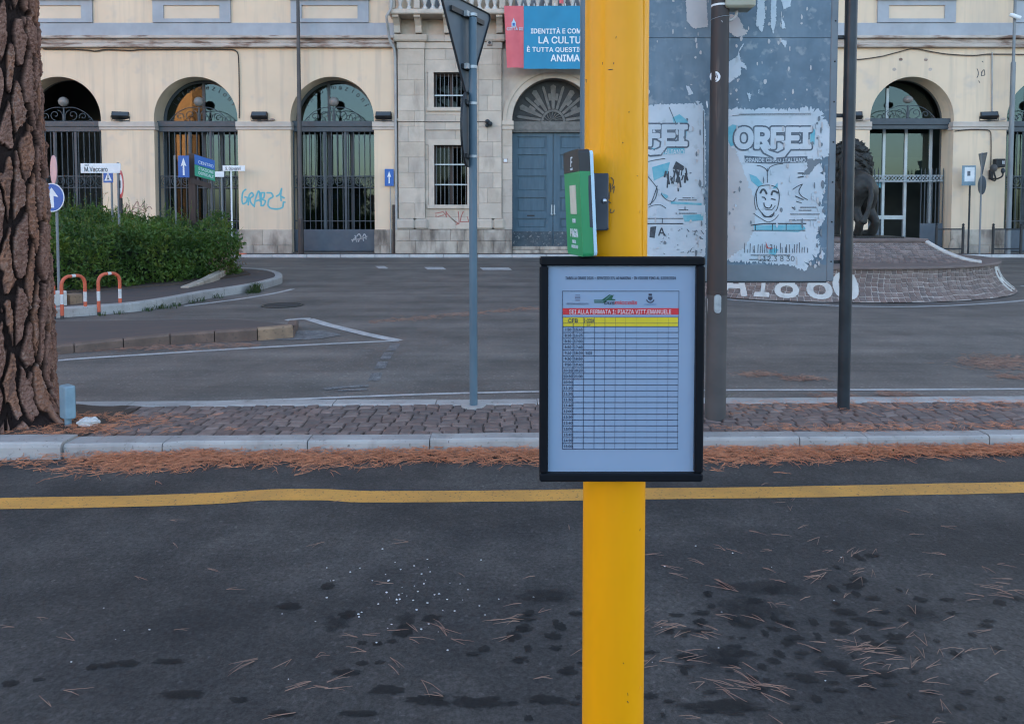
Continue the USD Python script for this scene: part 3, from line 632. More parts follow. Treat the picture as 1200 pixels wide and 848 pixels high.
for k, t_ in enumerate(c1): ttext(m, t_, 665.6, rows_[k] + 5.0, 3.1, align='c', bold=True, wpx=7.6 if len(t_) == 4 else 10)
for k, t_ in enumerate(c2): ttext(m, t_, 677.7, rows_[k] + 5.0, 3.1, align='c', bold=True, wpx=10)
ttext(m, '9:05', 690, rows_[4] + 5.0, 3.1, align='c', bold=True, wpx=7.6)
part(shp, 'times', m, 'print_dark')
m = MB(); ttext(m, 'REGIONE BASILICATA', 664.3, 356.8, 2.0, wpx=25.5, bold=True); rect(m, 673.8, 680, 347.4, 350); rect(m, 674.3, 679.6, 345.2, 346.3); rect(m, 674.3, 679.6, 351, 352.4); part(shp, 'region_logo', m, 'print_grey')
m = MB()
for dx, dy in ((0, 0), (2.2, 2.2)):
    pts = [(696 + dx * .1, 351.2 + dy), (705.5 + dx * .6, 351.2 + dy), (714 + dx, 345 + dy * .3), (716 + dx, 345 + dy * .3), (707.3 + dx * .6, 352.6 + dy), (696 + dx * .1, 352.6 + dy)]
    m.xz(Polygon([(SX(x, y, TY), SZ(y, TY)) for x, y in pts]), TY - .0004, TY)
pts = [(711, 351.6), (719.5, 345), (717, 350.2), (721, 350.6), (721, 351.9), (712, 351.9)]; m.xz(Polygon([(SX(x, y, TY), SZ(y, TY)) for x, y in pts]), TY - .0005, TY)
part(shp, 'wing_logo', m, 'print_green')
m = MB(); ttext(m, 'bus', 708, 356.6, 4.4, bold=True, wpx=12, shear=.2); part(shp, 'logo_lettering', m, 'print_dark')
m = MB(); ttext(m, 'miccolis', 720.3, 356.6, 4.4, bold=True, wpx=26, shear=.2); part(shp, 'logo_lettering', m, 'print_red')
m = MB(); cq = lambda x, y: (SX(x, y, TY), SZ(y, TY))
m.xz(Polygon([cq(759.5, 347.5), cq(764.5, 347.5), cq(764.5, 350.5), cq(762, 352.4), cq(759.5, 350.5)]), TY - .0004, TY)
rect(m, 760, 764, 344, 346.6); m.xz(Polygon([cq(*q) for q in np.vstack([spiral((762, 350), 5, 5, .25, math.pi - .25, 14), spiral((762, 349.6), 4, 4, math.pi - .25, .25, 14)])]).buffer(0), TY - .0004, TY); part(shp, 'town_crest', m, 'print_dark')
m = MB(); ttext(m, 'COMUNE', 755, 357.4, 1.5, wpx=14); part(shp, 'crest_lettering', m, 'print_blue')
m = MB()
for z in (Z0f + .06, Z1f - .06): m.cbox(PX - .02, PX + .02, FY + .0145, PY - PR + .002, z - .012, z + .012, .002)
part(fr, 'mount', m, 'black_metal')

# the green information box on its dark bracket
ne, fe = np.array([SX(693.0, 236, 1.0), 1.0]), np.array([SX(674.0, 236, 1.085), 1.085])
zt = 1.6 + (CY - 174.5) / F * 1.0 - math.tan(PITCH) * 1.0; zb = 1.6 + (248 - 301) / F * 1.0; H_ = zt - zb
ctr = np.array([*(ne + fe) / 2, zb])
dv = thing('ticket_info_box', 'slim green information box with black top leaning beside the yellow pole', 'info box', loc=ctr)
ud = (ne - fe); W_ = np.linalg.norm(ud); ud /= W_; nn = np.array([-ud[1], ud[0]]); nn = nn if nn[0] < 0 else -nn
U3, N3 = np.array([*ud, 0]), np.array([*nn, 0]); tl = math.radians(2.7)
Zv = np.array([-math.sin(tl), 0, math.cos(tl)])
def dev(parent, name, poly, n0, n1, mat, cham=0):
    mb = MB(); mb.xz(poly, -n1, -n0)           # x across, z up, y = -thickness
    v, f = mb.arrays(); P = ctr + np.outer(v[:, 0], U3) + np.outer(v[:, 2], Zv) + np.outer(-v[:, 1], N3); return part(dv, name, (P, f), mat, smooth=30)
rb = lambda a, b, c_, d_, r_=.006: sbox(a + r_, c_ + r_, b - r_, d_ - r_).buffer(r_, 6)
capz = H_ - .030
dev(dv, 'body', rb(-W_ / 2, W_ / 2, 0, H_).intersection(sbox(-1, -1, 1, capz - .0002)), -.004, .011, 'device_green')
dev(dv, 'cap', rb(-W_ / 2, W_ / 2, 0, H_).intersection(sbox(-1, capz, 1, 1)), -.004, .0113, 'device_black')
dev(dv, 'back_plate', rb(-W_ / 2, W_ / 2 + .0015, .001, H_ - .002), -.0085, -.0042, 'device_back')
dev(dv, 'label', sbox(-.024, .052, .026, .098).intersection(sbox(-.012, .058, .020, .118)), .0111, .0118, 'label_cream')
def dtext(mb, s, u, z, h, **kw): text(mb, s, h, ctr + U3 * u + Zv * z + N3 * .0113, ux=U3, uz=Zv, n=N3, depth=.0006, **kw)
m = MB(); dtext(m, 'F', .002, capz + .008, .013, align='c', bold=True, shear=.25); dtext(m, 'TICKET', .002, capz + .003, .003, align='c'); part(dv, 'cap_lettering', m, 'print_pale')
m = MB(); dtext(m, 'PAGA', .002, .026, .011, align='c', bold=True); dtext(m, 'con', .004, .046, .007, align='c', bold=True); dtext(m, 'QUI IL', .0, .017, .0045, align='c'); dtext(m, 'BIGLIETTO', .002, .010, .0045, align='c'); part(dv, 'lettering', m, 'print_pale')
a, b = S(691, 270, 1.03), S(713.5, 203, 1.03)
m = MB(); m.cbox(a[0] - .004, b[0], 1.030, 1.048, a[2], b[2], .0015); m.cbox(a[0] - .006, a[0] + .004, 1.0, 1.05, a[2] + .004, b[2] - .004, .001); part(dv, 'bracket', m, 'bracket')
q = S(708, 235.5, 1.029); m = MB(); t = trimesh.creation.icosphere(2); m.add(t.vertices * [.0036, .0022, .0036] + q, t.faces); part(dv, 'screw', m, 'screw', smooth=True)
q = S(712.5, 268, 1.029); m = MB(); m.ball(q, (.0012, .001, .0012), 1); part(dv, 'screw', m, 'black_metal')

# ================================================================ ON THE MEDIAN
MZ = .10
def base(px, py): return G(px, py, MZ)
def collar(mb, c, r, z, h=.03, t=.004, n=20): mb.lathe([(r - .001, z - h / 2), (r + t, z - h / 2), (r + t, z + h / 2), (r - .001, z + h / 2)], (c[0], c[1], 0), n)
# round and triangular sign seen from behind
b = base(555, 474.5); sp = thing('road_sign_post', 'blue-grey post with a triangular sign and a round sign seen from behind', 'road sign', loc=b)
topz = SZ(20, b[1]); m = MB(); m.lathe([(.031, MZ - .02), (.031, topz - .02), (.029, topz - .006), (.018, topz)], (b[0], b[1], 0), 24); part(sp, 'post', m, 'post_blue', smooth=40)
m = MB(); m.xy(Polygon(blob(b[0], b[1], .1, .09, 20, 2, .2)), .085, MZ + .004); part(sp, 'concrete_foot', m, 'kerb')
u2 = np.array([.311, .63, 0]); u2 /= np.linalg.norm(u2); n2 = np.array([u2[1], -u2[0], 0]); n2 = n2 if n2[1] > 0 else -n2      # away from the eye
n2 = -np.array([u2[1], -u2[0], 0]); cc = np.array([b[0], b[1], 0]) + n2 * .055
def flat(o, u, w, n, poly, t0, t1):           # polygon in (u, w) at o, from n*t0 to n*t1
    mb = MB(); mb.xz(poly, -t1, -t0); v, f = mb.arrays(); return o + np.outer(v[:, 0], u) + np.outer(v[:, 2], w) + np.outer(-v[:, 1], n), f
zB, zT = SZ(112, b[1]), SZ(5, b[1]); tri = Polygon([(-.40, zT + .02), (.40, zT + .02), (0, zB - .035)]).buffer(-.035).buffer(.035, 6)
Zu = np.array([0, 0, 1.0])
part(sp, 'triangle_plate', flat(cc, u2, Zu, n2, tri, 0, .003), 'sign_back', smooth=30)
part(sp, 'plate_edge', flat(cc, u2, Zu, n2, tri.difference(tri.buffer(-.006)), -.012, .006), 'black_metal')
part(sp, 'triangle_face', flat(cc, u2, Zu, n2, tri.buffer(-.008), .0035, .0045), 'sign_white')
for z, w in ((SZ(18, b[1]), .25), (SZ(79, b[1]), .085)):
    m = MB(); V, f = flat(cc, u2, Zu, n2, sbox(-w, z - .018, w, z + .018), -.022, -.001); m.add(V, f); part(sp, 'plate_rail', m, 'black_metal')
    m = MB(); collar(m, b, .031, z, .022); V, f = flat(cc, u2, Zu, n2, sbox(-.075, z - .02, -.04, z + .02), -.05, -.02); m.add(V, f); part(sp, 'clamp', m, 'clamp')
dn = np.array([-1, .10, 0]); dn /= np.linalg.norm(dn); du = np.array([-dn[1], dn[0], 0]); zc = SZ(152, b[1]); co = np.array([b[0], b[1], 0]) + dn * .047
disc = Point(0, zc).buffer(.285, 20)
part(sp, 'round_plate', flat(co, du, Zu, dn, disc, -.004, 0.0), 'sign_back', smooth=30)
part(sp, 'round_face', flat(co, du, Zu, dn, disc.buffer(-.006), .0005, .002), 'sign_blue')
part(sp, 'plate_edge', flat(co, du, Zu, dn, disc.difference(disc.buffer(-.005)), -.012, .004), 'black_metal')
for py in (121.5, 183.5):
    z = SZ(py, b[1]); m = MB(); collar(m, b, .031, z, .02); part(sp, 'clamp', m, 'clamp')
    m = MB(); V, f = flat(co, du, Zu, dn, sbox(-.12, z - .016, .12, z + .016), -.022, -.0045); m.add(V, f); part(sp, 'plate_rail', m, 'black_metal')
# billboard
BY = 5.60; pr = base(988.3, 478); plx = SX(686, 240, 5.66)
bb = thing('billboard', 'tall blue-grey metal billboard with torn circus posters', 'billboard', loc=((plx + pr[0]) / 2, BY, MZ))
for x, y in ((pr[0], pr[1]), (plx, 5.66)):
    m = MB(); m.lathe([(.045, MZ - .02), (.045, 4.6), (.03, 4.63)], (x, y, 0), 24); part(bb, 'post', m, 'post_blue' if x < 1 else 'post_dark', smooth=40)
bx0, bx1 = SX(692, 240, BY), SX(979, 200, BY); zb0, zs, ztop = SZ(329.5, BY), SZ(44.6, BY), 4.3
fw = .055
for a, b_ in ((zb0 + .001, zs - .002), (zs + .002, ztop)):
    m = MB(); m.box(bx0 + .01, bx1 - fw, BY, BY + .03, a, b_); part(bb, 'sheet_panel', m, 'board_blue')
for x0, x1 in ((bx1 - fw + .001, bx1), (bx0 - .02, bx0 + .009)):
    m = MB(); m.cbox(x0, x1, BY - .006, BY + .036, zb0, ztop, .006); part(bb, 'side_rail', m, 'board_grey')
m = MB(); m.box(bx0 + .01, bx1 - fw, BY - .003, BY + .034, zb0 - .012, zb0); part(bb, 'bottom_edge', m, 'black_metal')
m = MB(); m.box(bx0 + .01, bx1 - fw - .001, BY - .002, BY - .0005, zb0 + .002, zb0 + .125); part(bb, 'bare_strip', m, 'board_grey')
for z in np.arange(zb0 + .15, ztop, .30):
    m = MB(); m.ball((bx1 - fw * .4, BY - .006, z), (.007, .005, .007), 1); part(bb, 'rivet', m, 'black_metal')
for py in (43, 135, 307):
    z = SZ(py, BY); m = MB(); m.cbox(bx1 - .005, pr[0] + .02, BY + .015, BY + .045, z - .014, z + .014, .004); part(bb, 'bracket', m, 'black_metal')
def PB(px, py): return (SX(px, py, BY), SZ(py, BY))
def paper(name, pts, mat, lift, step=.02, amp=.016, seed=1):
    g = ragged([PB(*q) for q in pts], step, amp, seed); m = MB(); m.xz(g, BY - lift, BY - lift + .0006); return part(bb, name, m, mat)
pa = [(856, 128), (952, 127), (966, 134), (972, 150), (974, 166), (970, 182), (957, 188), (962, 198), (967, 215), (962, 240), (966, 255), (957, 275), (962, 290), (957, 302), (950, 306), (944, 316), (930, 311), (905, 309), (880, 308), (849, 306), (846, 240), (849, 160), (848, 135)]
post_a = paper('poster', pa, 'paper_old', .0035, .018, .018, 3)
pb_ = [(746, 124), (800, 122), (822, 121), (826, 130), (827, 300), (820, 303), (745, 303)]
post_b = paper('poster', pb_, 'paper_old', .0035, .02, .008, 4)
paper('torn_strip', [(848, 166), (862, 176), (874, 205), (886, 240), (884, 270), (872, 290), (850, 303), (847, 230)], 'paper_pink', .0046, .02, .012, 5)
for k, (mat, pts) in enumerate([('paper_pink', [(804, 0), (828, -4), (829, 32), (812, 33), (805, 25)]), ('paper_pink', [(849, 16), (864, 18), (876, 40), (862, 44), (849, 33)]), ('paper_old', [(866, 62), (872, 52), (873, 47), (866, 58), (864, 66), (852, 74), (848, 96), (855, 97), (868, 88), (868, 78), (875, 82), (873, 74), (868, 72)]), ('paper_old', [(888, -6), (896, -6), (897, 20), (893, 38), (886, 30)]), ('paper_old', [(904, -4), (910, -4), (909, 24), (906, 40), (903, 30)]), ('paper_old', [(914, -6), (928, -6), (926, 8), (918, 12)]), ('paper_old', [(804, 101), (808, 102), (812, 110), (807, 112)]), ('paper_old', [(815, 118), (820, 119), (819, 126)]), ('paper_old', [(875, 109), (880, 111), (878, 120)]), ('paper_old', [(863, 120), (866, 120), (866, 123)]), ('paper_old', [(914, 46), (922, 48), (920, 56)]), ('paper_old', [(915, 20), (919, 28), (920, 34), (916, 34)]), ('paper_old', [(888, 102), (890, 107), (889, 110)]), ('board_grey', [(945, 186), (965, 187), (955, 196), (948, 205), (938, 206), (946, 197)]), ('board_grey', [(848, 272), (853, 276), (851, 290), (848, 284)]), ('board_grey', [(972, 150), (976, 152), (974, 170)])]):
    paper('paper_scrap', pts, mat, .0052 if mat == 'board_grey' else .0025 + .0002 * k, .012, .006, 20 + k)
_lift = [.0062]
def stroke(mb, pts, w, smooth_=True):
    P = smoothpath(pts, max(8, len(pts) * 6)) if smooth_ else np.array(pts, float); Q = np.array([PB(*q) for q in P]); from shapely.geometry import LineString
    _lift[0] += .000004; mb.xz(LineString(Q).buffer(w / F * BY / 2, 3), BY - _lift[0], BY - .0042)
def fillp(mb, pts, lift=.0056):
    mb.xz(Polygon([PB(*q) for q in pts]).buffer(0), BY - lift, BY - .0042)
k5 = BY / F
m = MB(); fillp(m, [(852, 150), (858, 146), (868, 148), (866, 168), (856, 172), (852, 162)]); fillp(m, [(950, 150), (955, 152), (954, 170), (949, 168)], .0055); fillp(m, [(878, 204), (886, 207), (894, 216), (888, 219), (880, 212)]); fillp(m, [(905, 221), (911, 214), (911, 221)]); fillp(m, [(883, 264), (940, 263), (944, 268), (935, 272), (884, 270)], .0052); fillp(m, [(902, 290), (912, 292), (908, 299), (900, 297)], .0053)
part(post_a, 'cyan_print', m, 'ink_cyan', kind='stuff')
def orfei(parent, px, py, hpx, seed):
    g = outline2d('ORFEI'); minx, miny, maxx, maxy = g.bounds; k = 88 / (maxx - minx) * k5
    g = affinity.scale(affinity.translate(g, -minx, 0), k, hpx * k5, origin=(0, 0)); o = PB(px, py); g = affinity.translate(g, *o)
    sw = Polygon([PB(*q) for q in [(px + 28, py - 3), (px + 33, py - 4), (px + 40, py + 4), (px + 50, py + 7), (px + 58, py + 3), (px + 59, py - 4), (px + 54, py - 7), (px + 63, py - 9), (px + 65, py + 2), (px + 58, py + 11), (px + 46, py + 12), (px + 34, py + 6)]]).buffer(0)
    g = unary_union([g.buffer(1.15 * k5), sw])
    m = MB(); m.xz(g.buffer(1.9 * k5), BY - .0064, BY - .0045); part(parent, 'title_outline', m, 'ink_grey')
    m = MB(); m.xz(g, BY - .0072, BY - .0066); part(parent, 'title_lettering', m, 'paper_old')
orfei(post_a, 861, 173, 22, 0)
m = MB(); fillp(m, [(872, 182.5), (900, 184.5), (946, 183), (945, 190.5), (900, 192), (873, 190.5)], .0054); part(post_a, 'subtitle_band', m, 'ink_grey')
m = MB()
text(m, 'GRANDE CIRCO ITALIANO', 4.6 * k5, [*S(873.5, 190, BY - .0058)], width=70 * k5, bold=True, depth=.0004); part(post_a, 'subtitle', m, 'paper_old')
m = MB()
for st, w in [([(866, 134), (950, 133)], .5), ([(858, 136), (870, 135), (950, 135)], .5),     ([(899, 198), (899, 214)], .7), ([(887, 194), (897, 198), (899, 201), (902, 196), (917, 192)], .8),
    ([(889, 219), (886, 228), (887, 240), (893, 250), (899, 254), (905, 251), (911, 243), (913, 230), (911, 221), (900, 217), (889, 219)], .9), ([(891, 226), (894, 222), (898, 227)], 2.2), ([(904, 228), (906, 224), (911, 226)], 2.2),
    ([(893, 231), (896, 232), (897, 234)], 1.2), ([(904, 233), (908, 234)], 1.4), ([(895, 238), (897, 243), (901, 244), (904, 240)], 1.3), ([(893, 250), (897, 254), (903, 254), (907, 249)], 1.6), ([(896, 245), (903, 246), (908, 241)], .8),
    ([(883, 250), (890, 255), (900, 260), (912, 252)], .7), ([(880, 264), (900, 262), (944, 262)], 1.4), ([(881, 270), (943, 270)], .9), ([(885, 263), (885, 270)], .8), ([(905, 263), (905, 270)], .8), ([(921, 263), (921, 270)], .8),
    ([(887, 222), (884, 236), (886, 246)], .7), ([(929, 222), (940, 216), (936, 224), (946, 234)], .9), ([(932, 230), (941, 234)], 1.2), ([(933, 236), (939, 238)], .8), ([(935, 203), (941, 203)], 1.4), ([(935, 208), (941, 207)], 1.4), ([(928, 243), (931, 245)], 1.2)]: stroke(m, st, w)
for k in range(26):
    x = 873 + k * 2.9 + R.uniform(-.8, .8); stroke(m, [(x, 296), (x + R.uniform(-.6, .6), 296 - R.uniform(4, 12))], .6, False)
for y, a, b_ in ((299, 880, 926), (304, 878, 900), (243, 938, 956), (251, 926, 960), (258, 925, 956), (246.5, 936, 950)):
    x = a
    while x < b_: w = R.uniform(1.2, 3.6); stroke(m, [(x, y), (min(x + w, b_), y)], 1.0, False); x += w + R.uniform(.5, 1.2)
text(m, '112.3 8 30', 6 * k5, [*S(889, 306, BY - .0058)], width=42 * k5, depth=.0004)
part(post_a, 'line_drawing', m, 'ink_black', kind='stuff')
m = MB(); fillp(m, [(897, 283), (900, 290), (905, 290), (905, 292), (898, 291)], .006); part(post_a, 'red_print', m, 'ink_red')
orfei(post_b, 716, 170, 22, 1)
m = MB(); fillp(m, [(788, 138), (796, 134), (806, 142), (804, 160), (797, 168), (790, 150)]); fillp(m, [(764, 196), (785, 190), (782, 204), (766, 212)]); fillp(m, [(772, 224), (784, 230), (780, 233)]); fillp(m, [(786, 236), (822, 238), (822, 240.5), (786, 239)], .0054); fillp(m, [(800, 252), (824, 251), (824, 258), (802, 260)], .0053); fillp(m, [(758, 174), (802, 172), (802, 180), (758, 182)], .005); part(post_b, 'cyan_print', m, 'ink_cyan', kind='stuff')
m = MB(); text(m, 'CIRCO ITALIANO', 5.5 * k5, [*S(752, 181, BY - .0062)], width=49 * k5, bold=True, depth=.0004); part(post_b, 'subtitle', m, 'paper_old')
m = MB()
for k in range(22):
    x, y = R.uniform(779, 806), R.uniform(196, 214); stroke(m, [(x, y), (x + R.uniform(-2, 3), y + R.uniform(4, 12))], R.uniform(1, 2.4), False)
for st, w in [([(770, 218), (766, 230), (762, 240)], .9), ([(757, 205), (765, 214), (770, 222), (768, 232), (760, 240)], .8), ([(759, 262), (800, 262)], 1.2), ([(759, 256), (800, 256)], .8), ([(776, 256), (776, 262)], .8), ([(758, 190), (766, 188), (779, 186)], .7), ([(824, 130), (825, 240)], .7), ([(784, 126), (792, 145)], .6), ([(772, 222), (788, 236), (792, 232)], .8), ([(760, 243), (772, 240), (780, 244)], .7)]: stroke(m, st, w)
fillp(m, [(762, 266), (769, 265), (767, 279), (761, 278)], .0058); fillp(m, [(792, 189), (803, 196), (800, 200), (788, 198)], .0058)
for k in range(30):
    x, y = R.uniform(772, 824), R.uniform(266, 297); stroke(m, [(x, y), (x + R.uniform(-3, 4), y + R.uniform(-1, 4))], .6, False)
for y, a, b_ in ((232, 800, 812), (234.5, 795, 816), (246, 795, 806), (250, 792, 816)):
    x = a
    while x < b_: w = R.uniform(1.2, 3.6); stroke(m, [(x, y), (min(x + w, b_), y)], .9, False); x += w + R.uniform(.5, 1.2)
text(m, 'A', 9 * k5, [*S(771, 276, BY - .0058)], bold=True, depth=.0004)
part(post_b, 'line_drawing', m, 'ink_black', kind='stuff')
rr = np.random.default_rng(88); holes = [MB(), MB(), MB()]
for k in range(150):
    if rr.random() < .65: px, py = rr.uniform(852, 966), rr.uniform(134, 312)
    else: px, py = rr.uniform(762, 824), rr.uniform(124, 300)
    if rr.random() < .5: px = 966 - abs(rr.normal(0, 9)) if px > 845 else 824 - abs(rr.normal(0, 6))
    sx, sy = rr.uniform(.5, 1.8), rr.uniform(.8, 5.0); q = rr.integers(3)
    g_ = Polygon([(SX(px + sx * a, py + sy * b, BY), SZ(py + sy * b, BY)) for a, b in blob(0, 0, 1, 1, 9, k, .7, 1.3)]).buffer(0); holes[q].xz(g_, BY - .0078 - .00001 * k, BY - .0055)
for k, mat in enumerate(('board_grey', 'paper_pink', 'paper_old')): part(bb, 'torn_flecks', holes[k], mat, kind='stuff')
m = MB(); rr = np.random.default_rng(89)
for k in range(60):
    px, py = rr.uniform(700, 968), rr.uniform(-4, 122); sx, sy = rr.uniform(.4, 1.6), rr.uniform(.6, 3.4)
    if rr.random() < .6: px = rr.choice([815, 862, 895, 906, 920]) + rr.normal(0, 7)
    m.xz(Polygon([(SX(px + sx * a, py + sy * b, BY), SZ(py + sy * b, BY)) for a, b in blob(0, 0, 1, 1, 9, k + 300, .7, 1.3)]).buffer(0), BY - .0022 - .00001 * k, BY - .0005)
part(bb, 'paper_flecks', m, 'paper_pink', kind='stuff')
# lamp post in front of it
b = base(838.2, 488.5); lp = thing('lamp_post', 'dark brown metal lamp post in front of the billboard', 'lamp post', loc=b)
z1 = SZ(343, b[1]); m = MB(); m.lathe([(.075, MZ - .02), (.0725, z1)], (b[0], b[1], 0), 32); part(lp, 'lower_tube', m, 'lamp_grey', smooth=40)
m = MB(); m.lathe([(.0735, z1 - .012), (.0745, z1), (.0735, z1 + .012)], (b[0], b[1], 0), 32); part(lp, 'collar', m, 'lamp_brown', smooth=40)
m = MB(); m.lathe([(.0715, z1 + .005), (.062, 3.3), (.05, 7.2), (.03, 7.25)], (b[0], b[1], 0), 32); part(lp, 'upper_tube', m, 'lamp_brown', smooth=40)
m = MB(); m.tube([[b[0], b[1], 7.1], [b[0], b[1] - .6, 7.4], [b[0], b[1] - 1.5, 7.5]], .03, 10); m.cbox(b[0] - .12, b[0] + .12, b[1] - 2.1, b[1] - 1.4, 7.42, 7.54, .03); part(lp, 'lamp_head', m, 'galv')
q = S(841, 356, b[1] - .075); m = MB(); m.xz(rb(q[0] - .024, q[0] + .024, q[2] - .066, q[2] + .066, .022), q[1] - .006, q[1] + .03); part(lp, 'hatch_cover', m, 'clamp', smooth=30)
m = MB(); z = SZ(4.5, b[1] - .065); collar(m, b, .0625, z, .014, .002, 28); part(lp, 'strap', m, 'white_print')
m = MB(); t = np.linspace(0, 2 * math.pi, 40); z = SZ(19, b[1] - .065); m.tube(np.stack([b[0] + .0655 * np.cos(t), b[1] + .0655 * np.sin(t), z + .012 * np.cos(t)], 1), .0015, 5); part(lp, 'wire', m, 'clamp')
def on_lamp(px, py, lift=.001, r=.0668):
    x = SX(px, py, b[1] - r); dx = x - b[0]; dx = max(-r * .97, min(r * .97, dx)); y = b[1] - math.sqrt(r * r - dx * dx) ; p = S(px, py, y); d = np.array([dx, y - b[1], 0]); return p + d / r * lift
m = MB(); V = [on_lamp(838 + 6.2 * r_ * math.cos(a), 90 + 6.4 * r_ * math.sin(a), .0014) for r_ in (.02, .3, .6, .8, 1.0) for a in np.linspace(0, 2 * math.pi, 25)[:-1]]
m.add(np.array(V), [[q * 24 + k, q * 24 + (k + 1) % 24, q * 24 + 24 + (k + 1) % 24, q * 24 + 24 + k] for q in range(4) for k in range(24)]); stk = part(lp, 'round_sticker', m, 'white_print')
m = MB()
for st in ([(836.5, 86), (837, 91)], [(839.5, 86), (839, 91)], [(834.5, 92), (837, 95), (840, 94)], [(834, 88), (835, 86)], [(841, 92), (840.5, 88)]): m.tube([on_lamp(*q, .0016) for q in smoothpath(st, 6)], .003, 4)
part(stk, 'scribble', m, 'ink_black')
m = MB()
for px, py in ((828.5, 121), (829, 124)): m.ball(on_lamp(px, py, .001), (.004, .002, .018), 1)
m.tube([on_lamp(829.5, 350 + k * 7, .001, .073) for k in range(12)], .0016, 4); part(lp, 'paper_shred', m, 'white_print')
q0, q1 = S(849.5, 12, b[1] - .05), S(884, -60, b[1] - .05); eb = thing('junction_box', 'olive electric junction box strapped to the brown lamp post', 'junction box', loc=q0)
m = MB(); m.cbox(q0[0], q1[0], b[1] - .08, b[1] + .07, q0[2] + .012, q0[2] + .35, .01); part(eb, 'box', m, 'box_olive')
m = MB(); m.cbox(q0[0] - .006, q1[0] + .006, b[1] - .088, b[1] - .07, q0[2] + .02, q0[2] + .345, .008); part(eb, 'lid', m, 'box_olive')
m = MB(); P = [S(862, 8, b[1]), S(863, 16, b[1]), S(858, 23, b[1]), S(849, 25, b[1] - .02), S(845, 26, b[1] - .06)]; m.tube(smoothpath(P, 20), .011, 10); part(eb, 'conduit', m, 'conduit', smooth=True)
m = MB(); P = [S(849.5, -30, b[1] - .03), S(850, 6, b[1] - .03), S(849, 20, b[1] - .04), S(847, 26, b[1] - .055)]; m.tube(smoothpath(P, 20), .008, 10); part(eb, 'conduit', m, 'conduit', smooth=True)

# ---------------------------------------------------------------- the pine by the kerb
tc = np.array([SX(-2, 400, 5.25), 5.25]); tree = thing('pine_tree', 'big umbrella pine with thick plated bark at the left edge', 'tree', loc=(tc[0], tc[1], MZ))
nt, nz, zh = 520, 760, 4.0
th = np.linspace(0, 2 * math.pi, nt, endpoint=False); zz = np.r_[np.linspace(0, zh, nz)]
TH, ZZ = np.meshgrid(th, zz)
rad = .305 - .012 * ZZ / 4 + .16 * np.exp(-ZZ / .13) * (1 + .45 * np.cos(TH * 5 + .9)) + .02 * np.sin(ZZ * 1.3 + TH)
from scipy.spatial import cKDTree
ca, cz = .080, .40; cellsP = []; rr = np.random.default_rng(21)
NC = int(2 * math.pi * .32 / ca)
for i in range(NC):
    for j in range(-1, int(zh / cz) + 2):
        a = (i + .5 * (j % 2) * .6 + rr.uniform(-.33, .33)) * ca; z = (j + rr.uniform(-.4, .4) + ((i * 37) % 11) / 11.0) * cz
        for wv in (-1, 0, 1): cellsP.append((a + wv * 2 * math.pi * .32, z * (ca / cz), i * 131 + j))
CP = np.array(cellsP); warp = meshkit.fbm(np.stack([np.cos(TH) * 2.2, np.sin(TH) * 2.2, ZZ * 1.6], -1), 4, 3) - .5; warp2 = meshkit.fbm(np.stack([np.cos(TH) * 7, np.sin(TH) * 7, ZZ * 5], -1), 3, 9) - .5
Q = np.stack([TH * .32 + warp * .07 + warp2 * .05, ZZ * (ca / cz) + warp2 * .06 + warp * .05], -1).reshape(-1, 2)
dd, ii = cKDTree(CP[:, :2]).query(Q, k=2); e = ((dd[:, 1] - dd[:, 0]) / ca).reshape(nz, nt); pid = (CP[ii[:, 0], 2].astype(int) * 7919 % 997 / 997.0).reshape(nz, nt)
wv_ = .03 + .19 * meshkit.fbm(np.stack([np.cos(TH) * 3, np.sin(TH) * 3, ZZ * 2], -1), 3, 15); hgt = np.clip((e - wv_) / .11, 0, 1); hgt = hgt * hgt * (3 - 2 * hgt)
flak = meshkit.fbm(np.stack([np.cos(TH) * 9, np.sin(TH) * 9, ZZ * 9], -1), 4, 6)
terr = np.floor(flak * 7) / 7; fine = meshkit.fbm(np.stack([np.cos(TH) * 26, np.sin(TH) * 26, ZZ * 55], -1), 3, 26)
rad2 = rad + hgt * (.026 + .010 * pid) + .026 * terr * hgt + .020 * (fine - .5) * (.4 + hgt) + .010 * (flak - .5) - .024
V = np.stack([tc[0] + rad2 * np.cos(TH), tc[1] + rad2 * np.sin(TH), MZ - .02 + ZZ], -1).reshape(-1, 3); idx = np.arange(nt * nz).reshape(nz, nt); nxt = np.roll(idx, -1, 1)
Fq = np.stack([idx[:-1], nxt[:-1], nxt[1:], idx[1:]], -1).reshape(-1, 4)
tp = fresh(tree, 'trunk'); v_, f_, n_ = meshkit.arrays((V - ORIGIN[tree], Fq), True)
usdkit.mesh(stage, tp, (V - ORIGIN[tree], Fq), MATS['bark'], smooth=False)
primvar(tp, 'plate', ((pid * .7 + terr * .9 + fine * .5) % 1.0).ravel()); primvar(tp, 'height', np.clip((hgt - .35) * 1.9 * (.7 + .6 * fine), 0, 1).ravel())
m = MB(); m.tube([[tc[0], tc[1], 3.9], [tc[0] + .05, tc[1], 6], [tc[0] + .2, tc[1] + .1, 8.2], [tc[0] + .3, tc[1], 9.6]], [.285, .26, .22, .12], 24)
for k in range(9):
    a = k * 2 * math.pi / 9 + R.uniform(-.3, .3); r_ = R.uniform(1.8, 3.8); z0 = R.uniform(7.6, 9.2); m.tube(bez([[tc[0] + .2, tc[1], z0], [tc[0] + .2 + .5 * r_ * math.cos(a), tc[1] + .5 * r_ * math.sin(a), z0 + .5], [tc[0] + .2 + r_ * math.cos(a), tc[1] + r_ * math.sin(a), z0 + 1.6]], 8), np.linspace(.11, .03, 8), 8)
part(tree, 'limbs', m, 'wood_brown', smooth=True)
rr = np.random.default_rng(31); V, Fc, o = [], [], 0
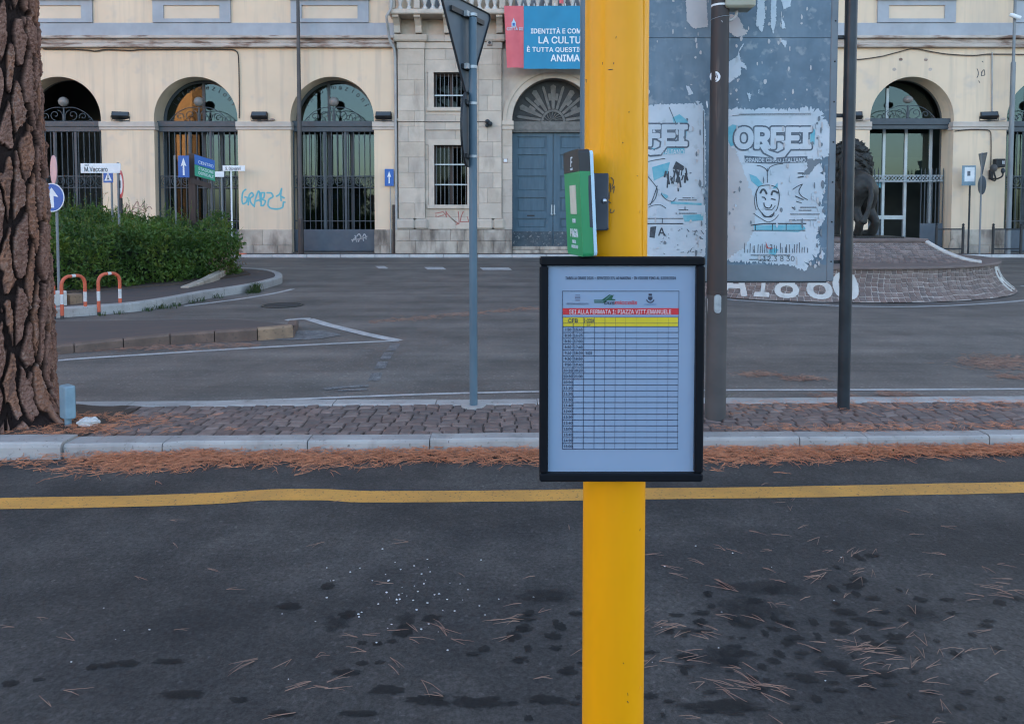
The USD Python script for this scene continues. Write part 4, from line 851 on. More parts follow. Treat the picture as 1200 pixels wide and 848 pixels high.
for k in range(1500):
    a, r_ = rr.uniform(0, 2 * math.pi), 4.2 * math.sqrt(rr.random()); z = 10.2 + rr.uniform(-.6, .9) * (1 - (r_ / 4.4) ** 2) + .5 * meshkit.noise(np.array([[math.cos(a) * r_, math.sin(a) * r_, 0]]))[0]; c = np.array([tc[0] + .2 + r_ * math.cos(a), tc[1] + r_ * math.sin(a), z])
    for q in range(14):
        d = rr.normal(0, 1, 3); d[2] = abs(d[2]) * .8; d /= np.linalg.norm(d); s = np.cross(d, rr.normal(0, 1, 3)); s /= np.linalg.norm(s); L = rr.uniform(.16, .3)
        V += [c + s * .014, c - s * .014, c + d * L]; Fc.append([o, o + 1, o + 2]); o += 3
m = MB(); m.add(V, Fc); part(tree, 'crown', m, 'pine_leaf')

# small things by the trunk
b = base(80, 499); mk = thing('marker_box', 'small rounded pale blue box on a stub beside the pine trunk', 'marker', loc=b)
m = MB(); zt_, zb_ = SZ(451, b[1]), SZ(490, b[1])
hw = np.array([.056, .036, (zt_ - zb_) / 2]); hull = manifold3d.Manifold.batch_hull([manifold3d.Manifold.sphere(.016, 16).translate([x, y, z]) for x in (-hw[0] + .016, hw[0] - .016) for y in (-hw[1] + .016, hw[1] - .016) for z in (-hw[2] + .016, hw[2] - .016)]).rotate([0, 0, -38]).translate([b[0], b[1], (zt_ + zb_) / 2])
me = hull.to_mesh(); m.add(me.vert_properties[:, :3], me.tri_verts); part(mk, 'box', m, 'marker_blue', smooth=40)
m = MB(); m.lathe([(.022, MZ - .03), (.022, zb_ + .01)], (b[0], b[1], 0), 12); part(mk, 'stub', m, 'marker_blue', smooth=40)
c = base(104, 499); t = trimesh.creation.icosphere(3); nn_ = meshkit.fbm(t.vertices * 2.4 + 5, 3, 4)[:, None]; v = t.vertices * (.45 + 1.1 * nn_) * [.068, .045, .034]; v = np.round(v / .012) * .004 + v * .67
single('crumpled_packet', (v + c + [0, 0, .026], t.faces), 'litter_white', 'crumpled white packet lying beside the pale blue marker box', 'litter', smooth=False)

# ================================================================ LEFT ISLANDS, HOOPS, HEDGE, SIGNS
isl = thing('traffic_island', kind='structure')
def kerb_path(parent, pts, h, w, mat, name='kerb_stone', step=1.0, inward=1, cham=.02, joints=None, z0=-.03, hs=None):
    P = smoothpath([np.asarray(p)[:2] for p in pts], 160); L = np.r_[0, np.cumsum(np.linalg.norm(np.diff(P, axis=0), axis=1))]
    T = np.gradient(P, axis=0); T /= np.linalg.norm(T, axis=1, keepdims=True); N_ = np.stack([-T[:, 1], T[:, 0]], 1) * inward
    J = joints if joints is not None else list(np.linspace(0, L[-1], max(2, int(round(L[-1] / step)) + 1)))
    for q, (a, b) in enumerate(zip(J[:-1], J[1:])):
        s = np.linspace(a + .005, b - .005, max(2, int((b - a) / .15) + 1)); X = np.stack([np.interp(s, L, P[:, 0]), np.interp(s, L, P[:, 1])], 1); NN = np.stack([np.interp(s, L, N_[:, 0]), np.interp(s, L, N_[:, 1])], 1)
        V, f = [], []; n = len(s)
        for i in range(n):
            hh = h if hs is None else np.interp(s[i], np.linspace(0, L[-1], len(hs)), hs)
            for t, z in ((0, z0), (0, hh - cham), (cham, hh), (w, hh), (w, z0)): V.append([*(X[i] + NN[i] * t), z])
        for i in range(n - 1):
            for k in range(5):
                k2 = (k + 1) % 5; f.append([i*5+k, (i+1)*5+k, (i+1)*5+k2, i*5+k2])
        m = MB(); m.add(V, f); e_ = [[0, 1, 2], [0, 2, 3], [0, 3, 4]]; m.add(V[:5], e_); m.add(V[-5:], [q_[::-1] for q_ in e_])
        part(parent, name, m, mat if isinstance(mat, str) else mat[min(q, len(mat) - 1)])
    return P, N_
ip = [G(-40, 424), G(55, 416.3), G(200, 404), G(302, 399), G(344, 396)]
Lc = np.r_[0, np.cumsum([np.linalg.norm(ip[k + 1][:2] - ip[k][:2]) for k in range(4)])]
kerb_path(isl, ip, .15, .13, ['kerb_brown'] * 6 + ['kerb_yellow'], joints=list(np.linspace(0, Lc[3], 7)) + [Lc[4]], hs=[.08, .10, .12, .14, .16])
a, b = G(344, 396), G(350, 383); kerb_path(isl, [a + [.01, .0, 0], a * .5 + b * .5, b], .10, .12, 'kerb_brown', joints=None, step=2)
m = MB(); V = []; xs_ = np.linspace(0, 1, 40); P0 = smoothpath([p[:2] for p in ip], 40)
top = smoothpath([G(-40, 378)[:2], G(120, 376)[:2], G(250, 374)[:2], G(345, 382)[:2]], 40); hs_ = np.interp(xs_, [0, .25, .5, .75, 1], [.08, .10, .12, .14, .155])
for t in np.linspace(0, 1, 8):
    for i in range(40):
        p = P0[i] * (1 - t) + top[i] * t; V.append([p[0], p[1] + .06 * (1 - t), (hs_[i] - .004) * (1 - t) ** .8 + .002])
idx = np.arange(320).reshape(8, 40); m.add(V, np.stack([idx[:-1, :-1], idx[:-1, 1:], idx[1:, 1:], idx[1:, :-1]], -1).reshape(-1, 4)); part(isl, 'surface', m, 'island_top', smooth=True)
m = MB(); sheet(m, blob(*G(356, 393)[:2], .45, .35, 30, 4, .3), .0055); part(isl, 'concrete_patch', m, 'line_faded')
# hedge island
hi = thing('hedge_island', kind='structure')
kp = [G(-60, 382), G(30, 375), G(55, 373.3), G(110, 369.5), G(165, 364.5), G(205, 358), G(245, 350), G(285, 343.5), G(312, 338), G(327, 333.5), G(331, 329), G(322, 324), G(300, 321), G(265, 319.5)]
PK, NK = kerb_path(hi, kp, .15, .16, 'kerb', step=.9, inward=1)
fl = Polygon(np.vstack([PK + NK * .14, [[-14, 19.4], [-14, 11.0]]])).buffer(0); m = MB(); m.xy(fl, .0, .135); part(hi, 'paving', m, 'island_top')
low = thing('planter_wall', 'low cream stone wall round the hedge bed', 'wall')
kerb_path(low, [G(221, 337.3, .135), G(242, 332.5, .135), G(258, 327.5, .135), G(268, 321, .135), G(266, 315.5, .135), G(255, 312.5, .135)], .30, .16, 'cream_stone', name='wall_stone', step=.75, inward=1, hs=[.16, .27, .31, .33, .33])
kerb_path(low, [G(10, 362, .135), G(60, 359, .135), G(79, 357.5, .135)], .36, .2, 'marble', name='wall_stone', step=1.0, inward=1)
kerb_path(low, [G(82, 357, .135), G(97, 355, .135)], .29, .2, 'kerb_yellow', name='wall_stone', step=3, inward=1)
m = MB(); m.xy(Polygon([(-13, 12.7), (-8.4, 12.8), (-6.5, 15.0), (-6.1, 17.2), (-7.0, 19.0), (-13, 19.0)]), .12, .17); part(hi, 'bed', m, 'soil')
HP = Polygon([(-12.5, 13.0), (-8.7, 13.0), (-7.75, 13.5), (-6.85, 14.9), (-6.25, 16.9), (-7.0, 18.7), (-12.5, 18.7)]).buffer(-.15)
hedge = thing('hedge', 'dense green leafy hedge in the planter bed behind the hoops', 'hedge', loc=(-9, 16, .15))
def htop(x, y): return 1.16 + 1.0 * (meshkit.fbm(np.stack([x * 1.1, y * 1.1, x * 0], -1), 3, 8) - .42) + .30 * np.clip((-8.2 - x) / 1.5, 0, 1) * np.clip((y - 15) / 2, 0, 1)
rr = np.random.default_rng(41); pts = []
while sum(len(p) for p in pts) < 40000:
    q = rr.uniform([-12.6, 12.7, .12], [-6.0, 18.8, 2.2], (60000, 3)); h = htop(q[:, 0], q[:, 1])
    inside = shapely.contains_xy(HP, q[:, 0], q[:, 1]); dist = shapely.distance(shapely.points(q[:, :2]), HP.exterior)
    bulge = .16 * np.sin(q[:, 2] * 2.2); lump = .8 * (meshkit.fbm(q * 2.2, 3, 12) - .5)
    depth = np.minimum(dist * 1.0 + lump, h - q[:, 2] + lump * .8)
    keep = inside & (q[:, 2] < h + lump * .6) & (depth < .38) & (rr.random(len(q)) < np.clip(1.1 - depth * 1.6, .2, 1))
    out = (~inside) & (dist < .12 + lump) & (q[:, 2] < h * .9)
    q = q[(keep | out) & ((q[:, 1] < 17.6) | (q[:, 2] > .8) | (q[:, 0] > -7.4))]; pts.append(q)
C = np.vstack(pts)[:40000]; n = len(C)
d = rr.normal(0, 1, (n, 3)); d[:, 2] = np.abs(d[:, 2]) * .8 + .15; d /= np.linalg.norm(d, axis=1, keepdims=True); s = np.cross(d, rr.normal(0, 1, (n, 3))); s /= np.linalg.norm(s, axis=1, keepdims=True); L = rr.uniform(.06, .125, (n, 1)); w = L * rr.uniform(.18, .28, (n, 1)); nrm = np.cross(d, s)
V = np.stack([C, C + d * L * .5 + s * w + nrm * L * .06, C + d * L - nrm * L * .1, C + d * L * .5 - s * w + nrm * L * .06], 1).reshape(-1, 3); o = np.arange(n)[:, None] * 4
m = MB(); m.add(V, np.vstack([o + [0, 1, 2], o + [0, 2, 3]])); part(hedge, 'foliage', m, 'leaf', kind='stuff')
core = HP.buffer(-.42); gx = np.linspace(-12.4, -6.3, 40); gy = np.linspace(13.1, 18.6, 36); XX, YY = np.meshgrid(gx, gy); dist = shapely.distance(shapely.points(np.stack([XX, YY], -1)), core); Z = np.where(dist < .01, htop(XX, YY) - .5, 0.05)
idx = np.arange(XX.size).reshape(XX.shape); m = MB(); m.add(np.stack([XX, YY, Z], -1).reshape(-1, 3), np.stack([idx[:-1, :-1], idx[:-1, 1:], idx[1:, 1:], idx[1:, :-1]], -1).reshape(-1, 4)); part(hedge, 'inner_foliage', m, 'hedge_core')  # dark core added inside the hedge to block light, not real leaves
m = MB(); rr = np.random.default_rng(44)
for k in range(520):
    x, y = rr.uniform(-12, -6.5), rr.uniform(13.1, 18.5)
    if not HP.contains(Point(x, y)): continue
    z = float(htop(np.array([x]), np.array([y]))[0]); tip = [x + rr.normal(0, .12), y + rr.normal(0, .12), z + rr.uniform(.0, .32) * (1.5 if x < -7.8 and y > 14 else 1)]; m.tube([[x, y, .2], [x, y, z - .2], tip], [.008, .006, .003], 4)
    for j in range(8):
        t = rr.uniform(0, 1); p = np.array([x, y, z - .2]) * (1 - t) + np.array(tip) * t; dd_ = rr.normal(0, 1, 3); dd_ /= np.linalg.norm(dd_); sd = np.cross(dd_, [0, 0, 1.]); LL = rr.uniform(.06, .11); m.add([p, p + dd_ * LL * .5 + sd * LL * .2, p + dd_ * LL, p + dd_ * LL * .5 - sd * LL * .2], [[0, 1, 2], [0, 2, 3]])
part(hedge, 'shoots', m, 'leaf', kind='stuff')
m = MB()
for k in range(260):
    p = np.array([rr.normal(-6.45, .12), rr.uniform(16.0, 17.6), .18 + abs(rr.normal(.25, .2))]); dd_ = rr.normal(0, 1, 3); dd_ /= np.linalg.norm(dd_); sd = np.cross(dd_, [0, 0, 1.]); LL = .09; m.add([p, p + dd_ * LL * .5 + sd * LL * .2, p + dd_ * LL, p + dd_ * LL * .5 - sd * LL * .2], [[0, 1, 2], [0, 2, 3]])
part(hedge, 'dry_leaves', m, 'dry_leaf', kind='stuff')
def grass(name, spots, label, seed):
    rr = np.random.default_rng(seed); V, Fc, o = [], [], 0
    for px, py, rx, n_, h in spots:
        for k in range(n_):
            p = G(px + rr.normal(0, rx), py + rr.normal(0, .5)); a = rr.uniform(0, 6.3); hh = h * rr.uniform(.5, 1.2); t = np.array([math.cos(a), math.sin(a), 0]); w = rr.uniform(.004, .009); s = np.array([-t[1], t[0], 0]) * w
            V += [p - s, p + s, p + t * hh * .3 + [0, 0, hh * .7] + s * .7, p + t * hh * .3 + [0, 0, hh * .7] - s * .7, p + t * hh * .8 + [0, 0, hh]]; Fc += [[o, o+1, o+2], [o, o+2, o+3], [o+3, o+2, o+4]]; o += 5
    single(name, (np.array(V), np.array(Fc)), 'grass', label, 'weeds', kind='stuff')
grass('weeds', [(172, 364, 5, 40, .06), (186, 361.5, 7, 70, .08), (205, 358.5, 5, 40, .07), (222, 355, 5, 18, .06), (236, 353, 3, 26, .09), (254, 349, 3, 24, .09), (298, 343, 2.5, 80, .20), (303, 342, 1.5, 50, .19), (292, 344, 2, 24, .12), (140, 368, 4, 20, .06), (120, 370, 3, 15, .06)], 'tufts of grass growing along the kerb of the hedge island', 61)
grass('kerb_weeds', [(880, 530, 10, 14, .05), (560, 528, 18, 20, .05), (850, 470, 2, 14, .07), (1000, 533, 25, 14, .05)], 'thin dry weeds at the foot of the median kerb', 62)
# red and white hoops
def hoop_parts(t, w, h, r=.025):
    o = ORIGIN[t]; path = [[-w/2, 0, 0], [-w/2, 0, h - .13]] + [[-w/2 + .13 - .13 * math.cos(a), 0, h - .13 + .13 * math.sin(a)] for a in np.linspace(0, math.pi / 2, 8)[1:]] + [[w/2 - .13 + .13 * math.sin(a), 0, h - .13 + .13 * math.cos(a)] for a in np.linspace(0, math.pi / 2, 8)] + [[w/2, 0, 0]]
    P = np.array(path); L = np.r_[0, np.cumsum(np.linalg.norm(np.diff(P, axis=0), axis=1))]; T_ = L[-1]
    def seg(a, b, mat, nm, rr_=r):
        s = np.unique(np.r_[np.linspace(a, b, 6), L[(L > a) & (L < b)]]); Q = np.stack([np.interp(s, L, P[:, k]) for k in range(3)], 1); mb = MB(); mb.tube(Q, rr_, 12); part(t, nm, mb, mat, smooth=40, local=True)
    seg(0, .05, 'hoop_foot', 'foot', r * 1.02); seg(T_ - .05, T_, 'hoop_foot', 'foot', r * 1.02)
    for a, b, mat in ((.05, .22, 'hoop_red'), (.22, .37, 'hoop_white'), (.37, T_ / 2 - .03, 'hoop_red'), (T_ / 2 - .03, T_ / 2 + .03, 'hoop_white'), (T_ / 2 + .03, T_ - .37, 'hoop_red'), (T_ - .37, T_ - .22, 'hoop_white'), (T_ - .22, T_ - .05, 'hoop_red')): seg(a, b, mat, 'red_tube' if mat == 'hoop_red' else 'white_band')
a, b = G(116, 369), G(141, 365.5); c = (a + b) / 2; hw_ = np.linalg.norm(b - a); rz = math.atan2(b[1] - a[1], b[0] - a[0])
h1 = thing('hoop_barrier', 'red and white hoop barrier nearest the hedge, rightmost at the kerb', 'barrier', 'red and white hoops along the kerb', loc=c, rz=rz)
hoop_parts(h1, hw_, .63)
a, b = G(74, 373.5), G(99.5, 370); copy(h1, 'red and white hoop barrier in the middle, in front of the sign post', (a + b) / 2, math.atan2(b[1] - a[1], b[0] - a[0]))
a, b = G(37, 378), G(61.5, 374.5); copy(h1, 'red and white hoop barrier half hidden behind the pine trunk', (a + b) / 2, math.atan2(b[1] - a[1], b[0] - a[0]))

# signs of the left island
def thinpost(t, p, z0, z1, r, mat, name='post'): m = MB(); m.lathe([(r, z0), (r, z1 - .005), (r * .7, z1)], (p[0], p[1], 0), 14); part(t, name, m, mat, smooth=40)
def arrow(cx, cz, h, w): return Polygon([(cx - .16 * w, cz - h / 2), (cx + .16 * w, cz - h / 2), (cx + .13 * w, cz + h * .08), (cx + .5 * w, cz + h * .02), (cx, cz + h / 2), (cx - .5 * w, cz + h * .02), (cx - .13 * w, cz + h * .08)])
def edgeon(p, deg):
    """Plate directions for a sign turned nearly edge on to the stop."""
    a = math.atan2(p[1], p[0]) + math.radians(deg); u = np.array([math.cos(a), math.sin(a), 0]); n = np.array([-u[1], u[0], 0])
    return u, (n if n @ np.array([p[0], p[1], 0]) < 0 else -n)
X1v = np.array([1.0, 0, 0]); YB = np.array([0, -1.0, 0])
p = G(69.5, 355); y = p[1]; sg = thing('direction_sign', 'round blue sign with white arrow on a thin post by the trunk', 'road sign', loc=p)
thinpost(sg, p, .1, SZ(184, y), .024, 'galv'); c = np.array([SX(60.8, 232, y - .05), y - .05, SZ(231.5, y - .05)]); ra = 16.7 / F * y
dir_u = np.array([.98, -.195, 0]); nnv = np.array([-.195, -.98, 0])
m = MB(); V, f = flat(c, dir_u, Zu, nnv, Point(0, 0).buffer(ra, 24), -.006, 0); m.add(V, f); part(sg, 'plate', m, 'sign_white', smooth=30)
V, f = flat(c, dir_u, Zu, nnv, Point(0, 0).buffer(ra * .93, 24), .0003, .0015); part(sg, 'blue_disc', (V, f), 'sign_blue')
V, f = flat(c, dir_u, Zu, nnv, arrow(0, 0, ra * 1.4, ra * 1.05), .0016, .003); part(sg, 'arrow', (V, f), 'sign_white')
c2 = np.array([p[0] - .03, y, SZ(199, y)]); eu, en_ = edgeon(p, 11); V, f = flat(c2, eu, Zu, en_, Point(0, 0).buffer(.25, 20), 0, .012); part(sg, 'edge_on_disc', (V, f), 'sign_pink')
p = G(141.5, 337); y = p[1]; sg = thing('street_name_sign', 'white street name plate and an edge-on red ring sign on a post in the hedge', 'street sign', loc=p)
thinpost(sg, p, .1, SZ(190.5, y), .026, 'galv'); a, b = S(95, 203, y - .03), S(140, 191.5, y - .03)
m = MB(); m.cbox(a[0], b[0] + .03, y - .045, y - .028, a[2], b[2], .004); part(sg, 'name_plate', m, 'sign_white')
m = MB(); text(m, 'M.Vaccaro', 5.2 / F * y, S(99, 201, y - .0455), width=27 / F * y, bold=True, depth=.002); text(m, 'VIA', 2.2 / F * y, S(99, 194.6, y - .0455), depth=.002); part(sg, 'lettering', m, 'ink_black')
zc_ = SZ(216, y); c2 = np.array([p[0] + .045, y - .01, zc_]); du_, dn_ = edgeon(p, 12)
V, f = flat(c2, du_, Zu, -dn_, Point(0, 0).buffer(.30, 22), 0, .004); part(sg, 'ring_plate_back', (V, f), 'sign_back')
V, f = flat(c2, du_, Zu, dn_, Point(0, 0).buffer(.30, 22).difference(Point(0, 0).buffer(.21, 22)), .001, .003); part(sg, 'red_ring', (V, f), 'sign_red')
V, f = flat(c2, du_, Zu, dn_, Point(0, 0).buffer(.21, 22), .001, .0025); part(sg, 'white_disc', (V, f), 'sign_white')
V, f = flat(c2, du_, Zu, dn_, sbox(-.05, -.08, .05, .08), .003, .0045); part(sg, 'pictogram', (V, f), 'ink_black')
m = MB(); zz0, zz1 = SZ(250, y), SZ(232, y); m.cbox(p[0] + .02, p[0] + .07, y - .03, y + .03, zz0, zz1, .006); part(sg, 'side_box', m, 'post_dark')
p = G(133.5, 330); y = p[1]; sg = thing('crossing_sign', 'small blue crossing sign with white triangle behind the street name plate', 'road sign', loc=p)
thinpost(sg, p, .1, SZ(200, y), .022, 'galv'); a, b = S(121.5, 214, y), S(134, 200.5, y)
V, f = flat(np.array([(a[0] + b[0]) / 2, y - .04, (a[2] + b[2]) / 2]), np.array([.97, -.24, 0]), Zu, np.array([-.24, -.97, 0]), sbox(-.13, -.135, .13, .135), -.006, 0); part(sg, 'plate', (V, f), 'sign_blue')
c2 = np.array([(a[0] + b[0]) / 2, y - .04, (a[2] + b[2]) / 2]); V, f = flat(c2, np.array([.97, -.24, 0]), Zu, np.array([-.24, -.97, 0]), Polygon([(-.1, -.09), (.1, -.09), (0, .1)]), .0005, .002); part(sg, 'white_triangle', (V, f), 'sign_white')
V, f = flat(c2, np.array([.97, -.24, 0]), Zu, np.array([-.24, -.97, 0]), unary_union([sbox(-.012, -.06, .012, .02), Point(0, .035).buffer(.014), Polygon([(-.035, -.07), (-.02, -.07), (.01, -.01), (0, 0)]), Polygon([(.035, -.07), (.02, -.07), (-.01, -.01), (0, 0)])]), .0022, .0035); part(sg, 'walking_figure', (V, f), 'ink_black')
p = G(207.5, 325); y = p[1]; sg = thing('one_way_sign', 'upright blue rectangle with white arrow left of the brown post', 'road sign', loc=p)
thinpost(sg, p, .1, SZ(182, y), .024, 'galv'); a, b = S(209, 208, y - .03), S(221.5, 182.5, y - .03); m = MB(); m.cbox(a[0], b[0], y - .035, y - .028, a[2], b[2], .002); part(sg, 'plate', m, 'sign_blue')
m = MB(); m.xz(arrow((a[0] + b[0]) / 2, (a[2] + b[2]) / 2, .8 * (b[2] - a[2]), .5 * (b[0] - a[0])), y - .038, y - .0352); part(sg, 'arrow', m, 'sign_white')
p = G(225.5, 324); y = p[1]; sg = thing('tourist_sign', 'brown wooden post carrying a blue over green direction board', 'direction sign', loc=p)
m = MB(); x0, x1 = SX(222, 230, y), SX(230, 230, y); m.cbox(x0, x1, y - .06, y + .06, .1, SZ(180, y), .01); part(sg, 'post', m, 'wood_brown')
ub = np.array([.86, .51, 0]) * 1.0; ub = np.array([.80, -.60, 0]); nb = np.array([-.60, -.80, 0]); wB = 21 / F * y * 1.12
o_ = np.array([SX(228, 195, y - .12), y - .12, 0])
zt1, zm1, zb1 = SZ(181.5, y), SZ(193, y), SZ(206, y)
ub = np.array([.74, .62, -.26]); ub /= np.linalg.norm(ub); nb = np.array([.64, -.77, 0])
V, f = flat(o_, ub, Zu, nb, sbox(0, zm1 + .004, wB, zt1), 0, .014); part(sg, 'blue_board', (V, f), 'sign_blue')
V, f = flat(o_, ub, Zu, nb, sbox(0, zb1, wB, zm1 - .004), 0, .014); part(sg, 'green_board', (V, f), 'sign_green')
V, f = flat(o_, ub, Zu, nb, sbox(-.0, zb1 - .01, wB, zt1 + .01), -.03, -.001); part(sg, 'board_frame', (V, f), 'wood_brown')
m = MB()
for z, tx_ in ((zm1 + .05, 'CENTRO'), (zb1 + .17, 'STAZIONE'), (zb1 + .06, 'OSPEDALE')): text(m, tx_, .07, o_ + ub * .09 + np.array([0, 0, z]) + nb * .0143, ux=ub, n=nb, width=wB * .75, depth=.001)
part(sg, 'lettering', m, 'sign_white')
V, f = flat(o_ + np.array([.0, .02, 0]), ub, Zu, nb, sbox(-.1, SZ(216, y), wB * .82, SZ(210, y)), -.06, -.03); part(sg, 'lower_arm', (V, f), 'wood_brown')
p = G(261.5, 313); y = p[1]; sg = thing('blank_plate_sign', 'plain white plate on a thin post right of the tourist sign', 'street sign', loc=p)
thinpost(sg, p, .05, SZ(200, y), .024, 'galv'); a, b = S(248.5, 207.5, y - .03), S(261, 201, y - .03); m = MB(); m.cbox(a[0], b[0] + .04, y - .04, y - .028, a[2], b[2], .003); part(sg, 'plate', m, 'sign_white')
p = G(272.5, 301); y = p[1]; sg = thing('name_plate_post', 'white name plate on a thin white post with a red and white foot', 'street sign', loc=p)
thinpost(sg, p, 0, SZ(200, y), .03, 'sign_white'); a, b = S(261, 200.5, y - .04), S(287, 194, y - .04); m = MB(); m.cbox(a[0], b[0], y - .05, y - .033, a[2], b[2], .004); part(sg, 'name_plate', m, 'sign_white')
m = MB(); text(m, 'S. Giovanni', 3.4 / F * y, S(264, 199.3, y - .0505), width=18 / F * y, bold=True, depth=.002); part(sg, 'lettering', m, 'ink_black')
m = MB(); m.cbox(p[0] - .25, p[0] + .22, y - .2, y + .2, .0, .07, .03); part(sg, 'foot', m, 'kerb'); m = MB(); m.cbox(p[0] + .16, p[0] + .5, y - .18, y + .12, .02, .13, .04); part(sg, 'foot', m, 'hoop_red')

# ================================================================ ROUND MONUMENT BASE, LION
MC = np.array([6.45, 16.85]); MA, MBr = 3.98, 3.62
mon = thing('monument_base', 'round sett-paved monument base with white lettering round its skirt', 'monument', loc=(*MC, 0))
def ell(ph, off, z): return np.stack([MC[0] + (MA + off) * np.cos(ph), MC[1] + (MBr + off) * np.sin(ph), np.broadcast_to(z, np.shape(ph))], -1)
def skirt(ph, t, lift=0.0):         # t 0 at the foot, 1 under the rim
    t = np.asarray(t, float); off = .34 * (1 - t) ** 2.2; z = .015 + .545 * t
    return ell(ph, off + lift * .9, z + lift * .35)
nph = 200; ph = np.linspace(0, 2 * math.pi, nph, endpoint=False); m = MB(); V = np.vstack([skirt(ph, np.full(nph, t)) for t in np.linspace(0, 1, 8)]); idx = np.arange(8 * nph).reshape(8, nph); nx_ = np.roll(idx, -1, 1)
m.add(V, np.stack([idx[:-1], nx_[:-1], nx_[1:], idx[1:]], -1).reshape(-1, 4)); part(mon, 'mortar', m, 'skirt_joint', smooth=True)
rings = [MB() for _ in range(4)]; RC = random.Random(9)
nrow = 7
for r_ in range(nrow):
    n_ = 232; off = r_ * .21 + .04 * RC.random()
    for k in range(n_):
        if r_ > 2: sh_ = .35 * math.sin((k / n_) * 2 * math.pi * 15 + r_)
        else: sh_ = 0
        a0, a1 = (k + off) * 2 * math.pi / n_, (k + 1 + off) * 2 * math.pi / n_; g = .0014 + RC.uniform(0, .0010); t0, t1 = r_ / nrow + .009, (r_ + 1) / nrow - .009
        tw = RC.uniform(-.0016, .0016) + .004 * sh_; bt = .02 * math.sin((k / n_) * 2 * math.pi * 30) + RC.uniform(-.008, .008)
        q = [(a0 + g + tw, t0 + bt), (a1 - g + tw, t0 + bt), (a1 - g - tw, t1 + bt), (a0 + g - tw, t1 + bt)]
        q = [(a, min(max(t, 0), .995)) for a, t in q]; lf = .012 + RC.uniform(-.004, .004); V = []
        ca_, ct = sum(a for a, t in q) / 4, sum(t for a, t in q) / 4
        for s_, l_ in ((1, -.004), (1, lf * .7), (.8, lf)):
            for a, t in q: V.append(skirt(ca_ + (a - ca_) * s_, ct + (t - ct) * s_, l_))
        f = []
        for i in (0, 4):
            for j in range(4): j2 = (j + 1) % 4; f.append([i + j, i + j2, i + 4 + j2, i + 4 + j])
        f.append([8, 9, 10, 11]); rings[RC.choice((0, 0, 1, 2, 3))].add(np.array(V), f)
for i in range(4): part(mon, 'skirt_setts', rings[i], f'cobble_{i}', kind='stuff')
m = MB(); V = np.vstack([ell(ph, o_, z_) for o_, z_ in ((-.06, .56), (.05, .562), (.065, .575), (.065, .60), (.05, .612), (-.5, .614), (-1.4, .612))]); idx = np.arange(7 * nph).reshape(7, nph); nx_ = np.roll(idx, -1, 1); m.add(V, np.stack([idx[:-1], nx_[:-1], nx_[1:], idx[1:]], -1).reshape(-1, 4)); 
part(mon, 'rim', m, 'rim_stone', smooth=30)
# upper tier: four flared faces up to a platform
lo4 = np.array([[3.82, 14.28], [9.06, 14.28], [9.06, 19.4], [3.82, 19.4]]); hi4 = np.array([[4.3, 15.35], [8.55, 15.35], [8.55, 18.5], [4.3, 18.5]])
zc1 = .616; zc2 = 1.0
def tier(k, s, t): 
    a, b = lo4[k], lo4[(k + 1) % 4]; c_, d_ = hi4[k], hi4[(k + 1) % 4]; p = (a * (1 - s) + b * s) * (1 - t) + (c_ * (1 - s) + d_ * s) * t; z = zc1 + (zc2 - zc1) * t ** 1.75; return np.array([p[0], p[1], z])
up = [MB() for _ in range(4)]
for k in range(4):
    m = MB(); V = [tier(k, s, t) - [0, 0, .012] for t in np.linspace(0, 1, 9) for s in np.linspace(0, 1, 5)]; idx = np.arange(45).reshape(9, 5); m.add(V, np.stack([idx[:-1, :-1], idx[:-1, 1:], idx[1:, 1:], idx[1:, :-1]], -1).reshape(-1, 4)); part(mon, 'tier_mortar', m, 'skirt_joint', smooth=True)
    nr, nc = 13, 44
    for r_ in range(nr):
        for c_ in range(nc):
            s0, s1 = (c_ + .5 * (r_ % 2)) / nc, (c_ + 1 + .5 * (r_ % 2)) / nc
            if s1 > 1: continue
            t0, t1 = r_ / nr, (r_ + 1) / nr; g = .0016; bow = .06 * math.sin(c_ / nc * 2 * math.pi * 7) / nr * 4
            lf = RC.uniform(-.004, .004); q = [(s0 + g, t0 + .01), (s1 - g, t0 + .01), (s1 - g, t1 - .01), (s0 + g, t1 - .01)]; V = []
            cs, ct = (s0 + s1) / 2, (t0 + t1) / 2
            for sc_, l_ in ((1, -.012), (.95, lf)):
                for s_, t_ in q: V.append(tier(k, cs + (s_ - cs) * sc_, min(max(ct + (t_ - ct) * sc_ + bow * .3 * (1 - abs(2 * ct - 1)), 0), 1)) + [0, 0, l_])
            f = [[j, (j + 1) % 4, 4 + (j + 1) % 4, 4 + j] for j in range(4)] + [[4, 5, 6, 7]]; up[RC.choice((0, 1, 1, 2))].add(np.array(V), f)
for i in range(3): part(mon, 'tier_setts', up[i], f'cobble_{i}', kind='stuff')
for k in range(4):
    P = np.array([tier(k, 0, t) + [0, 0, .012] for t in np.linspace(0, 1, 16)]); m = MB(); m.tube(P, .045, 6); part(mon, 'hip_strip', m, 'marble', smooth=30)
m = MB(); m.cbox(hi4[0][0] - .07, hi4[1][0] + .07, hi4[0][1] - .08, hi4[2][1] + .08, zc2 - .035, zc2 + .045, .02); part(mon, 'platform', m, 'rim_stone')
